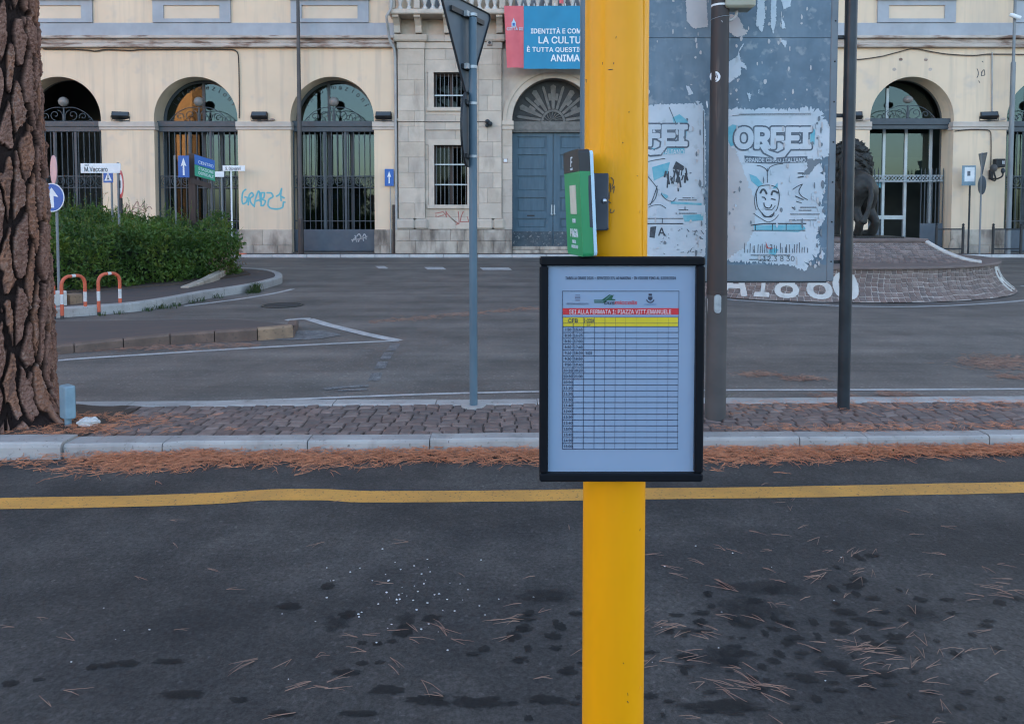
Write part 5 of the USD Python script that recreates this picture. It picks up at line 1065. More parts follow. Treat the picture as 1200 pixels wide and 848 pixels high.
# white lettering on the skirt
def ph_at(px):
    a = np.linspace(-math.pi * .98, -.02, 900); P = skirt(a, np.full(900, .4)); X = np.array([proj(p_)[0] for p_ in P]); vis = a[(P @ np.array([0, 0, 0])) == 0]
    front = np.diff(X, append=X[-1] + 1) > 0; return float(np.interp(px, X[front], a[front]))
def skirt_text(ch, px, w, h=.80, t0=.10, bold=True):
    v, f = tmesh(ch, bold); x0, x1 = v[:, 0].min(), v[:, 0].max(); t = trimesh.Trimesh(v, f, process=False)
    for _ in range(2): t = t.subdivide()
    v, f = np.array(t.vertices), t.faces; a = (ph_at(px) if px > 0 else px) + (v[:, 0] - (x0 + x1) / 2) / (x1 - x0) * w / 3.75
    P = skirt(a, np.clip(t0 + v[:, 1] * h, 0, 1)) ; Q = skirt(a, np.clip(t0 + v[:, 1] * h, 0, 1), .020); k = (v[:, 2] > .01)[:, None]; part(mon, 'white_letter', (np.where(k, Q, P), f), 'marble')
for ch, px, w in (('M', 813, .42), ('A', 862, .48), ('1', 894, .24), ('8', 922, .38), ('6', 960, .40), ('0', 991, .40), ('R', -.66, .46), ('O', -.50, .46)): skirt_text(ch, px, w)

# bronze lion, seen from behind, head turned to its left
lc = np.array([SX(1005, 276, 16.75), 16.75, zc2 + .045]); lion = thing('lion_statue', 'dark bronze lion statue standing on the monument base', 'statue', loc=lc)
J = {'rump': (-.14, -.45, 1.12, .29), 'loin': (-.03, -.05, 1.18, .30), 'chest': (.10, .55, 1.26, .36), 'neck': (.08, .72, 1.62, .32), 'head': (-.10, .80, 1.86, .24), 'jaw': (-.34, .74, 1.74, .14), 'nose': (-.46, .71, 1.76, .085), 'brow': (-.26, .77, 1.90, .13),
     'hipL': (-.26, -.46, 1.02, .25), 'kneeL': (-.30, -.36, .66, .16), 'hockL': (-.24, -.62, .34, .08), 'footL': (-.22, -.46, .07, .09), 'toeL': (-.22, -.34, .06, .08),
     'hipR': (.0, -.40, 1.0, .25), 'kneeR': (.10, -.22, .62, .16), 'hockR': (.17, -.48, .34, .085), 'footR': (.15, -.34, .07, .095), 'toeR': (.09, -.22, .06, .09),
     'shR': (.26, .50, 1.12, .20), 'elR': (.33, .42, .80, .115), 'wrR': (.30, .50, .36, .08), 'paR': (.28, .58, .08, .09),
     'shL': (-.14, .55, 1.10, .20), 'elL': (-.20, .52, .78, .115), 'wrL': (-.18, .62, .36, .08), 'paL': (-.18, .70, .08, .09),
     't0': (-.08, -.70, 1.10, .07), 't1': (-.16, -.92, .86, .045), 't2': (-.26, -1.0, .56, .04), 't3': (-.34, -.98, .36, .085)}
Bn = [('rump', 'loin'), ('loin', 'chest'), ('chest', 'neck'), ('neck', 'head'), ('head', 'jaw'), ('jaw', 'nose'), ('head', 'brow'), ('brow', 'nose'), ('rump', 'hipL'), ('rump', 'hipR'), ('hipL', 'kneeL'), ('kneeL', 'hockL'), ('hockL', 'footL'), ('footL', 'toeL'), ('hipR', 'kneeR'), ('kneeR', 'hockR'), ('hockR', 'footR'), ('footR', 'toeR'), ('chest', 'shR'), ('shR', 'elR'), ('elR', 'wrR'), ('wrR', 'paR'), ('chest', 'shL'), ('shL', 'elL'), ('elL', 'wrL'), ('wrL', 'paL'), ('rump', 't0'), ('t0', 't1'), ('t1', 't2'), ('t2', 't3')]
sph = lambda j: manifold3d.Manifold.sphere(j[3], 18).translate(list(j[:3]))
body = manifold3d.Manifold.batch_boolean([manifold3d.Manifold.batch_hull([sph(J[a]), sph(J[b])]) for a, b in Bn] + [manifold3d.Manifold.sphere(.05, 12).translate([x_, y_, z_]) for x_, y_, z_ in ((-.02, .74, 2.10), (-.16, .92, 2.08))], manifold3d.OpType.Add).refine_to_length(.05)
me = body.to_mesh(); t = trimesh.Trimesh(me.vert_properties[:, :3], me.tri_verts, process=True); trimesh.smoothing.filter_taubin(t, iterations=14)
v = np.array(t.vertices); v += t.vertex_normals * ((meshkit.fbm(v * 5, 3, 3) - .5) * .05)[:, None]
part(lion, 'body', (v, np.array(t.faces)), 'bronze', smooth=True, local=True)
# mane: a rough mass of curled locks
m = MB(); rr = np.random.default_rng(51)
for k in range(330):
    th_, fi = rr.uniform(0, 2 * math.pi), rr.uniform(-1.1, 1.45); dirv = np.array([math.cos(th_) * math.cos(fi), math.sin(th_) * math.cos(fi), math.sin(fi)])
    c0 = np.array([.06, .60, 1.58]) + dirv * np.array([.42, .42, .56]); 
    if c0[0] < -.18 and c0[1] > .6 and 1.55 < c0[2] < 1.98: continue
    sw = np.array([.9 if dirv[0] > -.2 else -.4, -.25, -.55]); sw = sw - dirv * (sw @ dirv); sw /= np.linalg.norm(sw) + 1e-9; L_ = rr.uniform(.14, .24)
    P = [c0 - sw * L_ * .5 - dirv * .03, c0 + dirv * .05, c0 + sw * L_ * .5 + dirv * .035, c0 + sw * L_ * .8 + dirv * .07 + [0, 0, .03]]; m.tube(smoothpath(P, 8), [.035, .05, .055, .052, .046, .036, .026, .010], 6)
m.ball((.06, .60, 1.58), (.43, .43, .57), 3); part(lion, 'mane', m, 'bronze', smooth=40, local=True)
m = MB(); m.cbox(-.55, .48, -1.1, .95, -.0, .03, .01); part(lion, 'plinth', m, 'bronze', local=True)

# ================================================================ THE PALAZZO
X = lambda px, py=150: SX(px, py, D)
Z = lambda py: SZ(py, D)
XC = X(649); mx = lambda x: 2 * XC - x
AR = (X(438) - X(340)) / 2; ZS = Z(90) - AR; PV = .10
ACX = [X(389.3), X(229.5), X(69.5)]; ARCH = ACX + [mx(a) for a in ACX]
XL = X(464); XR = mx(XL); XL0, XR0, ZTOP = -48.0, 52.0, 22.0
pav = thing('pavement', kind='structure')
m = MB(); m.box(-60, 60, 26.03, D + .05, -.05, PV); part(pav, 'surface', m, 'island_top')
xs_ = np.arange(-13.2, 22.0, 1.2)
for a, b in zip(xs_[:-1], xs_[1:]): m = MB(); m.cbox(a + .006, b - .006, 25.86, 26.025, -.05, PV + .004 + R.uniform(-.003, .003), .015); part(pav, 'kerb_stone', m, 'kerb_white')
for a, b in ((-60, -13.2), (xs_[-1], 60)): m = MB(); m.cbox(a, b - .006, 25.86, 26.025, -.05, PV + .004, .015); part(pav, 'kerb_run', m, 'kerb_white')
bld = thing('palazzo', 'cream arcaded palazzo with a grey stone middle front and iron gates', 'building', loc=(XC, D, 0))
def archpoly(cx, r=AR, z0=-.1, zs=ZS): 
    a = np.linspace(0, math.pi, 33); return Polygon([(cx - r, z0)] + [(cx + r, z0)] + [(cx + r * math.cos(t), zs + r * math.sin(t)) for t in a])
for x0, x1, cs in ((XL0, XL, ACX), (XR, XR0, [mx(a) for a in ACX])):
    w = sbox(x0, -.05, x1, ZTOP)
    for c in cs: w = w.difference(archpoly(c))
    m = MB(); m.xz(w, D, D + .735); part(bld, 'plaster_wall', m, 'plaster')
    w2 = sbox(min(cs) - 3.5, 0, max(cs) + 3.5, 8)
    for c in cs: w2 = w2.difference(archpoly(c))
    m = MB(); m.xz(w2, D + .74, D + .86); lo_, hi_ = min(cs) - 3.5, max(cs) + 3.5
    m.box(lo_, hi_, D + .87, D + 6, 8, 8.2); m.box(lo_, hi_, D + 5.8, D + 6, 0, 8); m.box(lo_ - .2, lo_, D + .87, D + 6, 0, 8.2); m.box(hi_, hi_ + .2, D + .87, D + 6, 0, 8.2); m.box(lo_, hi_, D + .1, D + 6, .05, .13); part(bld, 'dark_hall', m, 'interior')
# horizontal bands
def band(name, x0, x1, py0, py1, proud, mat, back=.0):
    m = MB(); m.cbox(x0, x1, D - proud, D + back + .02, Z(py1), Z(py0), min(.025, proud * .4)); part(bld, name, m, mat)
for x0, x1 in ((XL0, XL - .02), (XR + .02, XR0)):
    band('string_course', x0, x1, 43, 46.6, .24, 'cornice'); band('string_course', x0, x1, 46.7, 51.8, .12, 'cornice'); band('string_course', x0, x1, 51.9, 56.5, .17, 'cornice')
    band('blue_band', x0, x1, 27.2, 42.9, .035, 'blue_band')
    m = MB(); m.cbox(x0, x1, D - .9, D + .9, ZTOP - .6, ZTOP, .1); part(bld, 'roof_cornice', m, 'cornice')
for c in ARCH:
    c = c + (c - XC) * .004; hw_, iw = 45 / F * D, 32.3 / F * D
    fr_ = sbox(c - hw_, Z(27), c + hw_, Z(-8)).difference(sbox(c - iw, Z(22.5), c + iw, Z(7)))
    m = MB(); m.xz(fr_, D - .075, D); pp = part(bld, 'window_apron', m, 'blue_band')
    m = MB(); m.box(c - iw + .001, c + iw - .001, D - .03, D, Z(22.5) + .001, Z(7) - .001); part(pp, 'apron_panel', m, 'panel_cream')
    m = MB(); m.cbox(c - hw_ - .05, c + hw_ + .05, D - .17, D, Z(1), Z(-3), .02); part(pp, 'apron_ledge', m, 'cornice')
# piers: imposts and plinth stones
edges = sorted(ARCH); spans = []
lft = [a for a in edges if a < XC]; rgt = [a for a in edges if a > XC]
for grp, a0, a1 in ((lft, lft[0] - 3.4, XL - .02), (rgt, XR + .02, rgt[-1] + 3.4)):
    b_ = [a0] + sum([[g - AR, g + AR] for g in grp], []) + [a1]; spans += [(b_[k], b_[k + 1]) for k in range(0, len(b_), 2)]
for x0, x1 in spans:
    for py0, py1, pr_ in ((142.8, 149, .075), (149.1, 152.3, .04)):
        m = MB(); m.cbox(x0 - (.06 if x0 > XL0 else 0), x1 + .05, D - pr_, D + .3, Z(py1), Z(py0), .015); part(bld, 'impost', m, 'impost')
    for py0, py1, n_ in ((269, 287.2, 2), (287.4, 300, 3)):
        q = np.linspace(x0 - .02, x1 + .02, n_ + 1); q[1:-1] += RN.uniform(-.12, .12, n_ - 1)
        for k in range(n_): m = MB(); m.cbox(q[k] + .004, q[k + 1] - .004, D - .045 - R.uniform(0, .006), D + .02, max(PV, Z(py1)) , Z(py0), .008); part(bld, 'plinth_block', m, f'plinth_{R.randrange(3)}')
# the iron gates and what is behind them
def scroll(mb, cx, cz, s, y, flip=1, r=.013):
    for st in ([(0, .0), (.05, .22), (.0, .42)],): pass
    q = lambda P: [[cx + flip * a * s, y, cz + b * s] for a, b in P]
    mb.tube(q(spiral((.28, .20), .17, .03, -1.6, 5.2, 22)), r, 5); mb.tube(q(spiral((.62, .15), .13, .03, 3.6, -3.0, 20)), r, 5)
    mb.tube(q(bez([(.02, .42), (.35, .52), (.7, .34), (.95, .02)], 14)), r, 5); mb.tube(q(bez([(.04, .03), (.02, .25), (.1, .34), (.2, .36)], 10)), r, 5); mb.tube(q(spiral((.84, .07), .07, .02, 2.6, -3.0, 12)), r * .9, 5)
def gate(cx, seedk):
    yb = D + .30; g = MB(); zt_, zb_ = Z(153), PV
    g.cbox(cx - AR + .002, cx + AR - .002, yb - .09, yb + .09, Z(147.5), Z(141), .012); g.cbox(cx - AR + .002, cx + AR - .002, yb - .05, yb + .05, Z(153.5), Z(147.6), .01)
    for sx in (-1, 1): g.cbox(cx + sx * (AR - .045), cx + sx * (AR - .003), yb - .04, yb + .04, PV + .03, Z(153.6), .008)
    for t in (-.24, .27): g.cbox(cx + AR * 2 * t * .5 - .045, cx + AR * 2 * t * .5 + .045, yb - .03, yb + .03, Z(269), Z(153.6), .006)
    for py in (205.5, 219, 258.5): g.cbox(cx - AR + .046, cx + AR - .046, yb - .02, yb + .02, Z(py + 1.1), Z(py), .004)
    gp = part(bld, 'iron_gate', g, 'iron')
    n_ = 14
    for k in range(n_):
        x = cx - AR + .1 + (2 * AR - .2) * (k + .5) / n_; m = MB(); m.tube([[x, yb, Z(269)], [x, yb, Z(160)], [x, yb, Z(156)], [x, yb, Z(153.5)]], [.017, .017, .026, .012], 6, caps=False); part(gp, 'bar', m, 'iron', smooth=True)
    m = MB()
    for k in range(4):
        for s_ in (-1, 1):
            xx = cx + s_ * (.18 + .36 * k); m.tube([[xx + .15 * math.cos(a), yb - .01, Z(212) + .17 * math.sin(a)] for a in np.linspace(0, 2 * math.pi, 14)], .014, 5); m.tube([[xx + r_ * math.cos(a), yb - .01, Z(212) + r_ * math.sin(a)] for a, r_ in zip(np.linspace(0, 9, 16), np.linspace(.12, .02, 16))], .011, 5)
    part(gp, 'scroll_band', m, 'iron', smooth=True)
    m = MB(); m.cbox(cx - AR + .047, cx + AR - .047, yb - .03, yb + .03, PV + .06, Z(269), .01); part(gp, 'kick_panel', m, 'iron_panel')
    m = MB()
    for fl_ in (-1, 1): scroll(m, cx, Z(141), 1.12, yb, fl_, .016)
    m.tube([[cx, yb, Z(141)], [cx, yb, Z(124.5)]], [.05, .025], 8); part(gp, 'scrollwork', m, 'iron', smooth=True)
    m = MB(); m.ball((cx, yb, Z(118)), .175, 3); part(gp, 'globe_lamp', m, 'globe', smooth=True)
    return gp
def glazing(cx, mull, name='window_frame', mat='iron', lower=True):
    y = D + .80; fz = MB()
    ring = archpoly(cx, AR - .002, PV).difference(archpoly(cx, AR - .10, PV + .12)); fz.xz(ring, y - .04, y + .04)
    for xm in mull: fz.box(cx + xm - .05, cx + xm + .05, y - .035, y + .035, PV + .12, Z(141) if xm != mull[0] else ZS + math.sqrt(max((AR - .1) ** 2 - xm * xm, .01)) - .01)
    fz.box(cx - AR + .1, cx + AR - .1, y - .03, y + .03, Z(150), Z(141.5)); fp_ = part(bld, name, fz, mat)
    xs2 = [-AR + .1] + list(mull) + [AR - .1]
    for a, b in zip(xs2[:-1], xs2[1:]): m = MB(); m.box(cx + a + .05, cx + b - .05, y - .004, y + .004, PV + .13, Z(150.2)); part(fp_, 'pane', m, 'glass')
    up_ = archpoly(cx, AR - .1).intersection(sbox(cx - 3, Z(141.3), cx + 3, 20)); 
    for a, b in ((-3, mull[0] - .05), (mull[0] + .05, 3)):
        q_ = up_.intersection(sbox(cx + a, 0, cx + b, 20)); m = MB(); m.xz(q_, y - .004, y + .004); part(fp_, 'pane', m, 'glass')
    return fp_
for k, c in enumerate(ARCH):
    if k == 4:      # the open entrance right of the lion
        continue
    gate(c, k)
    if k == 2: continue        # the leftmost arch stands open behind its gate
    fp_ = glazing(c, (-.30, .55) if k != 1 else (-.02, .62))
    if k in (0, 1):
        m = MB(); s_ = 'informazioni'
        for j, ch in enumerate(s_):
            a = math.radians(152 - j * (124 / 11)) if k == 0 else math.radians(150 - j * (120 / 11)); rr_ = AR - .34; o = np.array([c + rr_ * math.cos(a), D + .788, ZS + .02 + rr_ * math.sin(a)]); ux = np.array([math.sin(a), 0, -math.cos(a)]); uz = np.array([math.cos(a), 0, math.sin(a)])
            text(m, ch, .17, o, ux=ux, uz=uz, align='c', depth=.002)
        part(fp_, 'lettering', m, 'ink_black', kind='stuff')
# the entrance arch
c = ARCH[4]; yb = D + .30; g = MB()
g.cbox(c - AR + .002, c + AR - .002, yb - .12, yb + .1, Z(145.5), Z(138), .012); g.cbox(c - AR + .002, c + AR - .002, yb - .07, yb + .06, Z(150.5), Z(145.6), .01); gp = part(bld, 'entrance_beam', g, 'iron')
m = MB()
for fl_ in (-1, 1): scroll(m, c, Z(138), 1.05, yb, fl_, .014)
m.tube([[c, yb, Z(138)], [c, yb, Z(122)]], [.05, .025], 8); part(gp, 'scrollwork', m, 'iron', smooth=True)
m = MB(); m.ball((c, yb, Z(115.5)), (.17, .17, .13), 3); part(gp, 'globe_lamp', m, 'globe', smooth=True)
y = D + 1.0; fz = MB()
for xm in (-1.42, -.50, .32, 1.25): fz.cbox(c + xm - .055, c + xm + .055, y - .05, y + .05, PV, Z(138), .01)
fz.cbox(c - AR + .05, c + AR - .05, y - .045, y + .045, Z(212.5), Z(210.3), .008); fz.cbox(c - AR + .05, c + .35, y - .045, y + .045, Z(257.5), Z(252.5), .008); fz.cbox(c - .41 - .055, c - .41 + .055, y - .045, y + .045, Z(138), Z(90) - .25, .01)
en = part(bld, 'entrance_frame', fz, 'alu')
xs2 = [-1.42, -.50, .32, 1.25]
for a, b in zip(xs2[:-1], xs2[1:]):
    m = MB(); m.box(c + a + .056, c + b - .056, y - .004, y + .004, Z(210.2), Z(139)); part(en, 'pane', m, 'glass')
    m = MB(); m.box(c + a + .056, c + b - .056, y + .12, y + .14, Z(210.2), Z(182)); part(en, 'blind', m, 'blind')
m = MB(); m.box(c - .9, c - .56, y + .01, y + .03, Z(219), Z(213)); part(en, 'door_sticker', m, 'ink_cyan')
up_ = archpoly(c, AR - .02).intersection(sbox(c - 3, Z(137), c + 3, 20)).difference(sbox(c - .47, 0, c - .35, 20)); 
for a, b in ((-3, -.47), (-.35, 3)): m = MB(); m.xz(up_.intersection(sbox(c + a, 0, c + b, 20)), y - .004, y + .004); part(en, 'pane', m, 'glass')
yg = D + .42; m = MB()
for k in range(11):
    x0 = c - AR + .12 + k * (2 * AR - .24) / 11; x1 = x0 + (2 * AR - .24) / 11
    m.tube([[x0, yg, Z(211)], [(x0 + x1) / 2, yg, Z(205.5)], [x1, yg, Z(211)]], .016, 5); m.tube([[x0, yg, Z(205.5)], [(x0 + x1) / 2, yg, Z(211)], [x1, yg, Z(205.5)]], .016, 5)
for py in (205, 211.6): m.tube([[c - AR + .1, yg, Z(py)], [c + AR - .1, yg, Z(py)]], .018, 5)
lat = part(bld, 'lattice_band', m, 'alu')
for x in list(np.linspace(c - AR + .12, c - AR + .55, 4)) + list(np.linspace(c + .62, c + AR - .08, 7)):
    m = MB(); m.tube([[x, yg, PV], [x, yg, Z(199)], [x, yg, Z(196)]], [.018, .018, .004], 6); part(lat, 'bar', m, 'iron', smooth=True)
for xa, xb in ((c - AR + .1, c - AR + .62), (c + .6, c + AR - .06)):
    m = MB(); m.cbox(xa, xb, yg - .02, yg + .02, PV + .04, Z(262), .01); part(lat, 'kick_panel', m, 'iron_panel')

# ---------------------------------------------------------------- the stone middle front
DW = (X(698) - X(600.5)) / 2; ZD0 = Z(289); CB = .05
WX = (X(508.5), X(547.5)); WIN = [(85, 126), (170, 240)]
core = sbox(XL, -.05, XR, ZTOP).difference(archpoly(XC, DW, PV - .1, Z(141)))
for s_ in (0, 1):
    a, b = WX if s_ == 0 else (mx(WX[1]), mx(WX[0]))
    for p0, p1 in WIN: core = core.difference(sbox(a, Z(p1), b, Z(p0)))
m = MB(); m.xz(core, D + .06, D + .9); part(bld, 'stone_core', m, 'stone_joint')
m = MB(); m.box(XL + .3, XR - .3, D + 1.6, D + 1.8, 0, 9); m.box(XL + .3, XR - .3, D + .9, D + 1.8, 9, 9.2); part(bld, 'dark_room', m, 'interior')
m = MB(); m.cbox(XL, XR, D - .9, D + .9, ZTOP - .6, ZTOP + .3, .1); part(bld, 'roof_cornice', m, 'cornice')
def block(x0, x1, z0, z1, proud, mat=None, back=.06, ch=.006, name='stone_block'):
    if x1 - x0 < .03 or z1 - z0 < .03: return
    m = MB(); m.cbox(x0 + .0025, x1 - .0025, D - proud - R.uniform(0, .004), D + back - .001, z0 + .0025, z1 - .0025, ch); part(bld, name, m, mat or f'stone_{R.randrange(3)}')
for sd in (0, 1):
    T = (lambda a, b: (a, b)) if sd == 0 else (lambda a, b: (mx(b), mx(a)))
    # pilasters
    for pa_, pb2 in ((467, 498), (561, 588)):
        zc_ = np.linspace(Z(256), Z(58), 12)
        for k in range(11):
            x0, x1 = X(pa_), X(pb2); sp_ = x0 + (x1 - x0) * (.38 if k % 2 else .62)
            if (k + pa_) % 3 == 0: block(*T(x0, x1), zc_[k], zc_[k + 1], .10)
            else: block(*T(x0, sp_), zc_[k], zc_[k + 1], .10); block(*T(sp_, x1), zc_[k], zc_[k + 1], .10)
        block(*T(X(pa_ - 1), X(pb2 + 1)), Z(58), Z(50), .14, ch=.02); block(*T(X(pa_ - 4.5), X(pb2 + 4.5)), Z(49.9), Z(41.5), .24, ch=.05)
        x0, x1 = X(pa_ - 3.2), X(pb2 + 3.2); sp_ = (x0 + x1) / 2 + .1; block(*T(x0, sp_), Z(268.5), Z(256.2), .15, ch=.06); block(*T(sp_, x1), Z(268.5), Z(256.2), .15, ch=.06)
    # wall between, course by course
    for bi, (xa, xb) in enumerate(((498, 561),)):
        zc_ = list(np.linspace(Z(268.5), Z(240.3), 3)) + list(np.linspace(Z(240.3), Z(170), 5))[1:] + [Z(152.6)]
        zc_ += [Z(143.5)] + [Z(135), Z(126)] + list(np.linspace(Z(126), Z(85), 3))[1:] + [Z(70), Z(57.5), Z(49.5), Z(41.5)]
        for k in range(len(zc_) - 1):
            z0, z1 = zc_[k], zc_[k + 1]; zm = (z0 + z1) / 2; pr_ = .02
            if Z(152.6) <= zm <= Z(143.5): pr_ = .065
            if zm > Z(57.5): pr_ = .05 if zm < Z(49.5) else .12
            inw = any(Z(p1) - .01 < zm < Z(p0) + .01 for p0, p1 in WIN)
            if inw: block(*T(X(xa), WX[0] - .21), z0, z1, pr_); block(*T(WX[1] + .21, X(xb)), z0, z1, pr_)
            else:
                q = [X(xa), X(xa + (24 if k % 2 else 36)), X(xb)]
                for u_, w_ in zip(q[:-1], q[1:]): block(*T(u_, w_), z0, z1, pr_)
    for p0, p1 in WIN:
        a, b = T(*WX); wp = sbox(a - .20, Z(p1) - (.0 if p1 == 126 else 0), b + .20, Z(p0) + .20 if p0 > 100 else Z(p0) + .12).difference(sbox(a, Z(p1) - 1, b, Z(p0)))
        m = MB(); m.xz(wp, D - .035, D + .058); fr2 = part(bld, 'window_surround', m, 'stone_2')
        m = MB(); m.cbox(a - .24, b + .24, D - .10, D + .058, Z(p1 + 4.6), Z(p1) - .002, .015); part(fr2, 'sill', m, 'stone_2')
        m = MB(); m.box(a, b, D + .42, D + .46, Z(p1), Z(p0)); part(fr2, 'pane', m, 'glass_dark')
        m = MB(); m.box(a, a + .06, D + .36, D + .42, Z(p1), Z(p0)); m.box(b - .06, b, D + .36, D + .42, Z(p1), Z(p0)); m.box((a + b) / 2 - .05, (a + b) / 2 + .05, D + .36, D + .42, Z(p1), Z(p0)); m.box(a, b, D + .355, D + .415, Z(p0) - .08, Z(p0)); part(fr2, 'casement', m, 'wood_brown')
        for k in range(8): x = a + (b - a) * (k + .5) / 8; m = MB(); m.tube([[x, D + .12, Z(p1)], [x, D + .12, Z(p0)]], .011, 6); part(fr2, 'bar', m, 'galv', smooth=True)
        for py in ((111.5,) if p1 == 126 else (192.7, 216.3)): m = MB(); m.box(a, b, D + .095, D + .113, Z(py) - .022, Z(py) + .022); part(fr2, 'cross_bar', m, 'alu')
    # plinth
    for py0, py1, js in ((269, 281.8, (463, 480, 494.5, 505, 528, 544, 567, 592, 600)), (282, 300, (463, 487, 511, 536, 556, 578, 592, 600))):
        for u_, w_ in zip(js[:-1], js[1:]): block(*T(X(u_), X(w_)), max(PV, Z(py1)), Z(py0), .17 + (.012 if py0 > 280 else 0), f'plinth_{R.randrange(3)}', ch=.012, name='plinth_block')
    # by the door
    zc_ = np.linspace(Z(268.8), Z(152), 7)
    for k in range(6): block(*T(X(588.3), X(600.3)), zc_[k], zc_[k + 1], .03)
    for py0, py1, pr_ in ((142, 147, .10), (147.2, 152, .06)): m = MB(); a, b = T(X(588.3), X(602)); m.cbox(a, b, D - pr_, D + .3, Z(py1), Z(py0), .012); part(bld, 'impost', m, 'stone_2')
sp_ = sbox(X(588.3), Z(141.9), mx(X(588.3)), Z(57.6)).difference(Point(XC, Z(141)).buffer(DW + .34, 40)); m = MB(); m.xz(sp_, D - .012, D + .058); part(bld, 'spandrel', m, 'stone_1')
for r0, r1, pr_ in ((DW + .001, DW + .20, .05), (DW + .203, DW + .337, .085)):
    m = MB(); m.xz(Point(XC, Z(141)).buffer(r1, 40).difference(Point(XC, Z(141)).buffer(r0, 40)).intersection(sbox(XC - 5, Z(141.9), XC + 5, 30)), D - pr_, D + .058); part(bld, 'archivolt', m, f'stone_{2 if pr_ < .06 else 0}')
for py0, py1, pr_ in ((50, 57.5, .05), (41.5, 49.9, .12)): block(X(592.5), mx(X(592.5)), Z(py1), Z(py0), pr_)
# door
yd = D + .42; gl = [(159, 174.5), (180, 199.5), (205.5, 224.5), (231, 249), (256, 268.5)]
for sd in (-1, 1):
    e0, e1 = sorted((XC + sd * .012, XC + sd * (DW - .003))); lx0, lx1 = sorted((XC + sd * (X(649) - X(641)), XC + sd * (X(649) - X(605.5))))
    lf = sbox(e0, ZD0, e1, Z(154.5))
    for p0, p1 in gl: lf = lf.difference(sbox(lx0, Z(p1), lx1, Z(p0)))
    m = MB(); m.xz(lf, yd - .02, yd + .06); lp_ = part(bld, 'door_leaf', m, 'door_blue')
    for p0, p1 in gl:
        m = MB(); m.box(lx0, lx1, yd + .03, yd + .055, Z(p1), Z(p0)); q = .07; m.cbox(lx0 + q, lx1 - q, yd + .008, yd + .03, Z(p1) + q, Z(p0) - q, .02); part(lp_, 'door_panel', m, 'door_blue')
    m = MB(); m.box(e0 + .02, e1 - .02, yd - .032, yd - .021, ZD0 + .01, Z(271.5)); part(lp_, 'worn_board', m, 'door_worn')
    m = MB(); m.box(XC + sd * .05 - .02, XC + sd * .05 + .02, yd - .03, yd - .001, Z(250), Z(240)); m.ball((XC + sd * .05, yd - .06, Z(251)), (.04, .04, .04), 2); part(lp_, 'handle', m, 'alu')
m = MB(); m.box(X(618), X(627), yd - .028, yd - .0205, Z(253.6), Z(252)); part(bld, 'letter_slot', m, 'black_metal')
m = MB(); m.box(XC - .01, XC + .01, yd + .01, yd + .05, ZD0, Z(154.5)); part(bld, 'door_gap', m, 'black_metal')
m = MB(); m.cbox(XC - DW, XC + DW, yd - .12, yd + .08, Z(152), Z(141.2), .02); m.cbox(XC - DW, XC + DW, yd - .17, yd + .08, Z(154.3), Z(152.2), .02); part(bld, 'transom', m, 'fan_grey')
fan = MB(); fan.xz(Point(XC, Z(141)).buffer(DW - .002, 40).intersection(sbox(XC - 5, Z(141.1), XC + 5, 30)), yd + .05, yd + .1); fp_ = part(bld, 'fanlight', fan, 'fan_dark')
for k in range(11):
    a = math.pi * (k + .5) / 11; u_ = np.array([math.cos(a), math.sin(a)]); w_ = np.array([-u_[1], u_[0]]); q = lambda r_, t: (XC + u_[0] * r_ + w_[0] * t, Z(141) + u_[1] * r_ + w_[1] * t); m = MB()
    m.xz(Polygon([q(.46, .045), q(.46, -.045), q(DW * .86, -.05 * (1 + (k % 2))), q(DW * .9, 0), q(DW * .86, .05 * (1 + (k % 2)))]), yd + .01, yd + .048); part(fp_, 'ray', m, 'fan_grey')
for k in range(10):
    a = math.pi * (k + 1) / 11; m = MB(); r_ = DW * .60; m.xz(affinity.rotate(sbox(XC + r_ - .12, Z(141) - .05, XC + r_ + .13, Z(141) + .05), math.degrees(a), origin=(XC, Z(141))), yd + .02, yd + .047); part(fp_, 'petal', m, 'fan_grey' if k % 3 else 'fan_dark')
m = MB(); m.xz(Point(XC, Z(141)).buffer(.44, 24).difference(Point(XC, Z(141)).buffer(.36, 24)).intersection(sbox(XC - 5, Z(141.1), XC + 5, 30)), yd - .01, yd + .047)
for k in range(9): a = math.pi * (k + .5) / 9; m.tube([[XC + r_ * math.cos(a + .5 * (1 - r_ / .36)), yd + .03, Z(141) + r_ * math.sin(a + .5 * (1 - r_ / .36)) + .01] for r_ in np.linspace(.08, .36, 6)], .014, 5)
part(fp_, 'hub', m, 'fan_grey')
for py0, py1, pr_ in ((289, 293, -.15), (293.1, 300, .1)):
    xs3 = np.linspace(XC - DW, XC + DW, 4)
    for a, b in zip(xs3[:-1], xs3[1:]): m = MB(); m.cbox(a + .004, b - .004, D - pr_, D + .6, max(PV, Z(py1)), Z(py0), .012); part(bld, 'step_stone', m, 'plinth_2')
# balcony
m = MB(); m.cbox(X(459.5), mx(X(459.5)), D - .80, D + .05, Z(23), Z(19.4), .03); bal = part(bld, 'balcony', m, 'stone_2')
m = MB(); m.cbox(X(461), mx(X(461)), D - .74, D - .40, Z(-14), Z(-19), .03); part(bal, 'handrail', m, 'stone_2')
m = MB(); m.cbox(X(461), mx(X(461)), D - .70, D - .44, Z(19.3), Z(16.6), .02); part(bal, 'base_rail', m, 'stone_2')
ped = [463.5, 492, 528, 589]; ped += [1298 - p_ for p_ in ped] + [649]
for p_ in ped: m = MB(); m.cbox(X(p_ - 3.4), X(p_ + 3.4), D - .72, D - .42, Z(16.5), Z(-13.9), .02); part(bal, 'pedestal', m, 'stone_1')
prof = [(.10, 0), (.10, .06), (.06, .10), (.05, .16), (.10, .34), (.12, .46), (.10, .58), (.055, .76), (.06, .84), (.10, .90), (.10, .96)]
ps = sorted(ped)
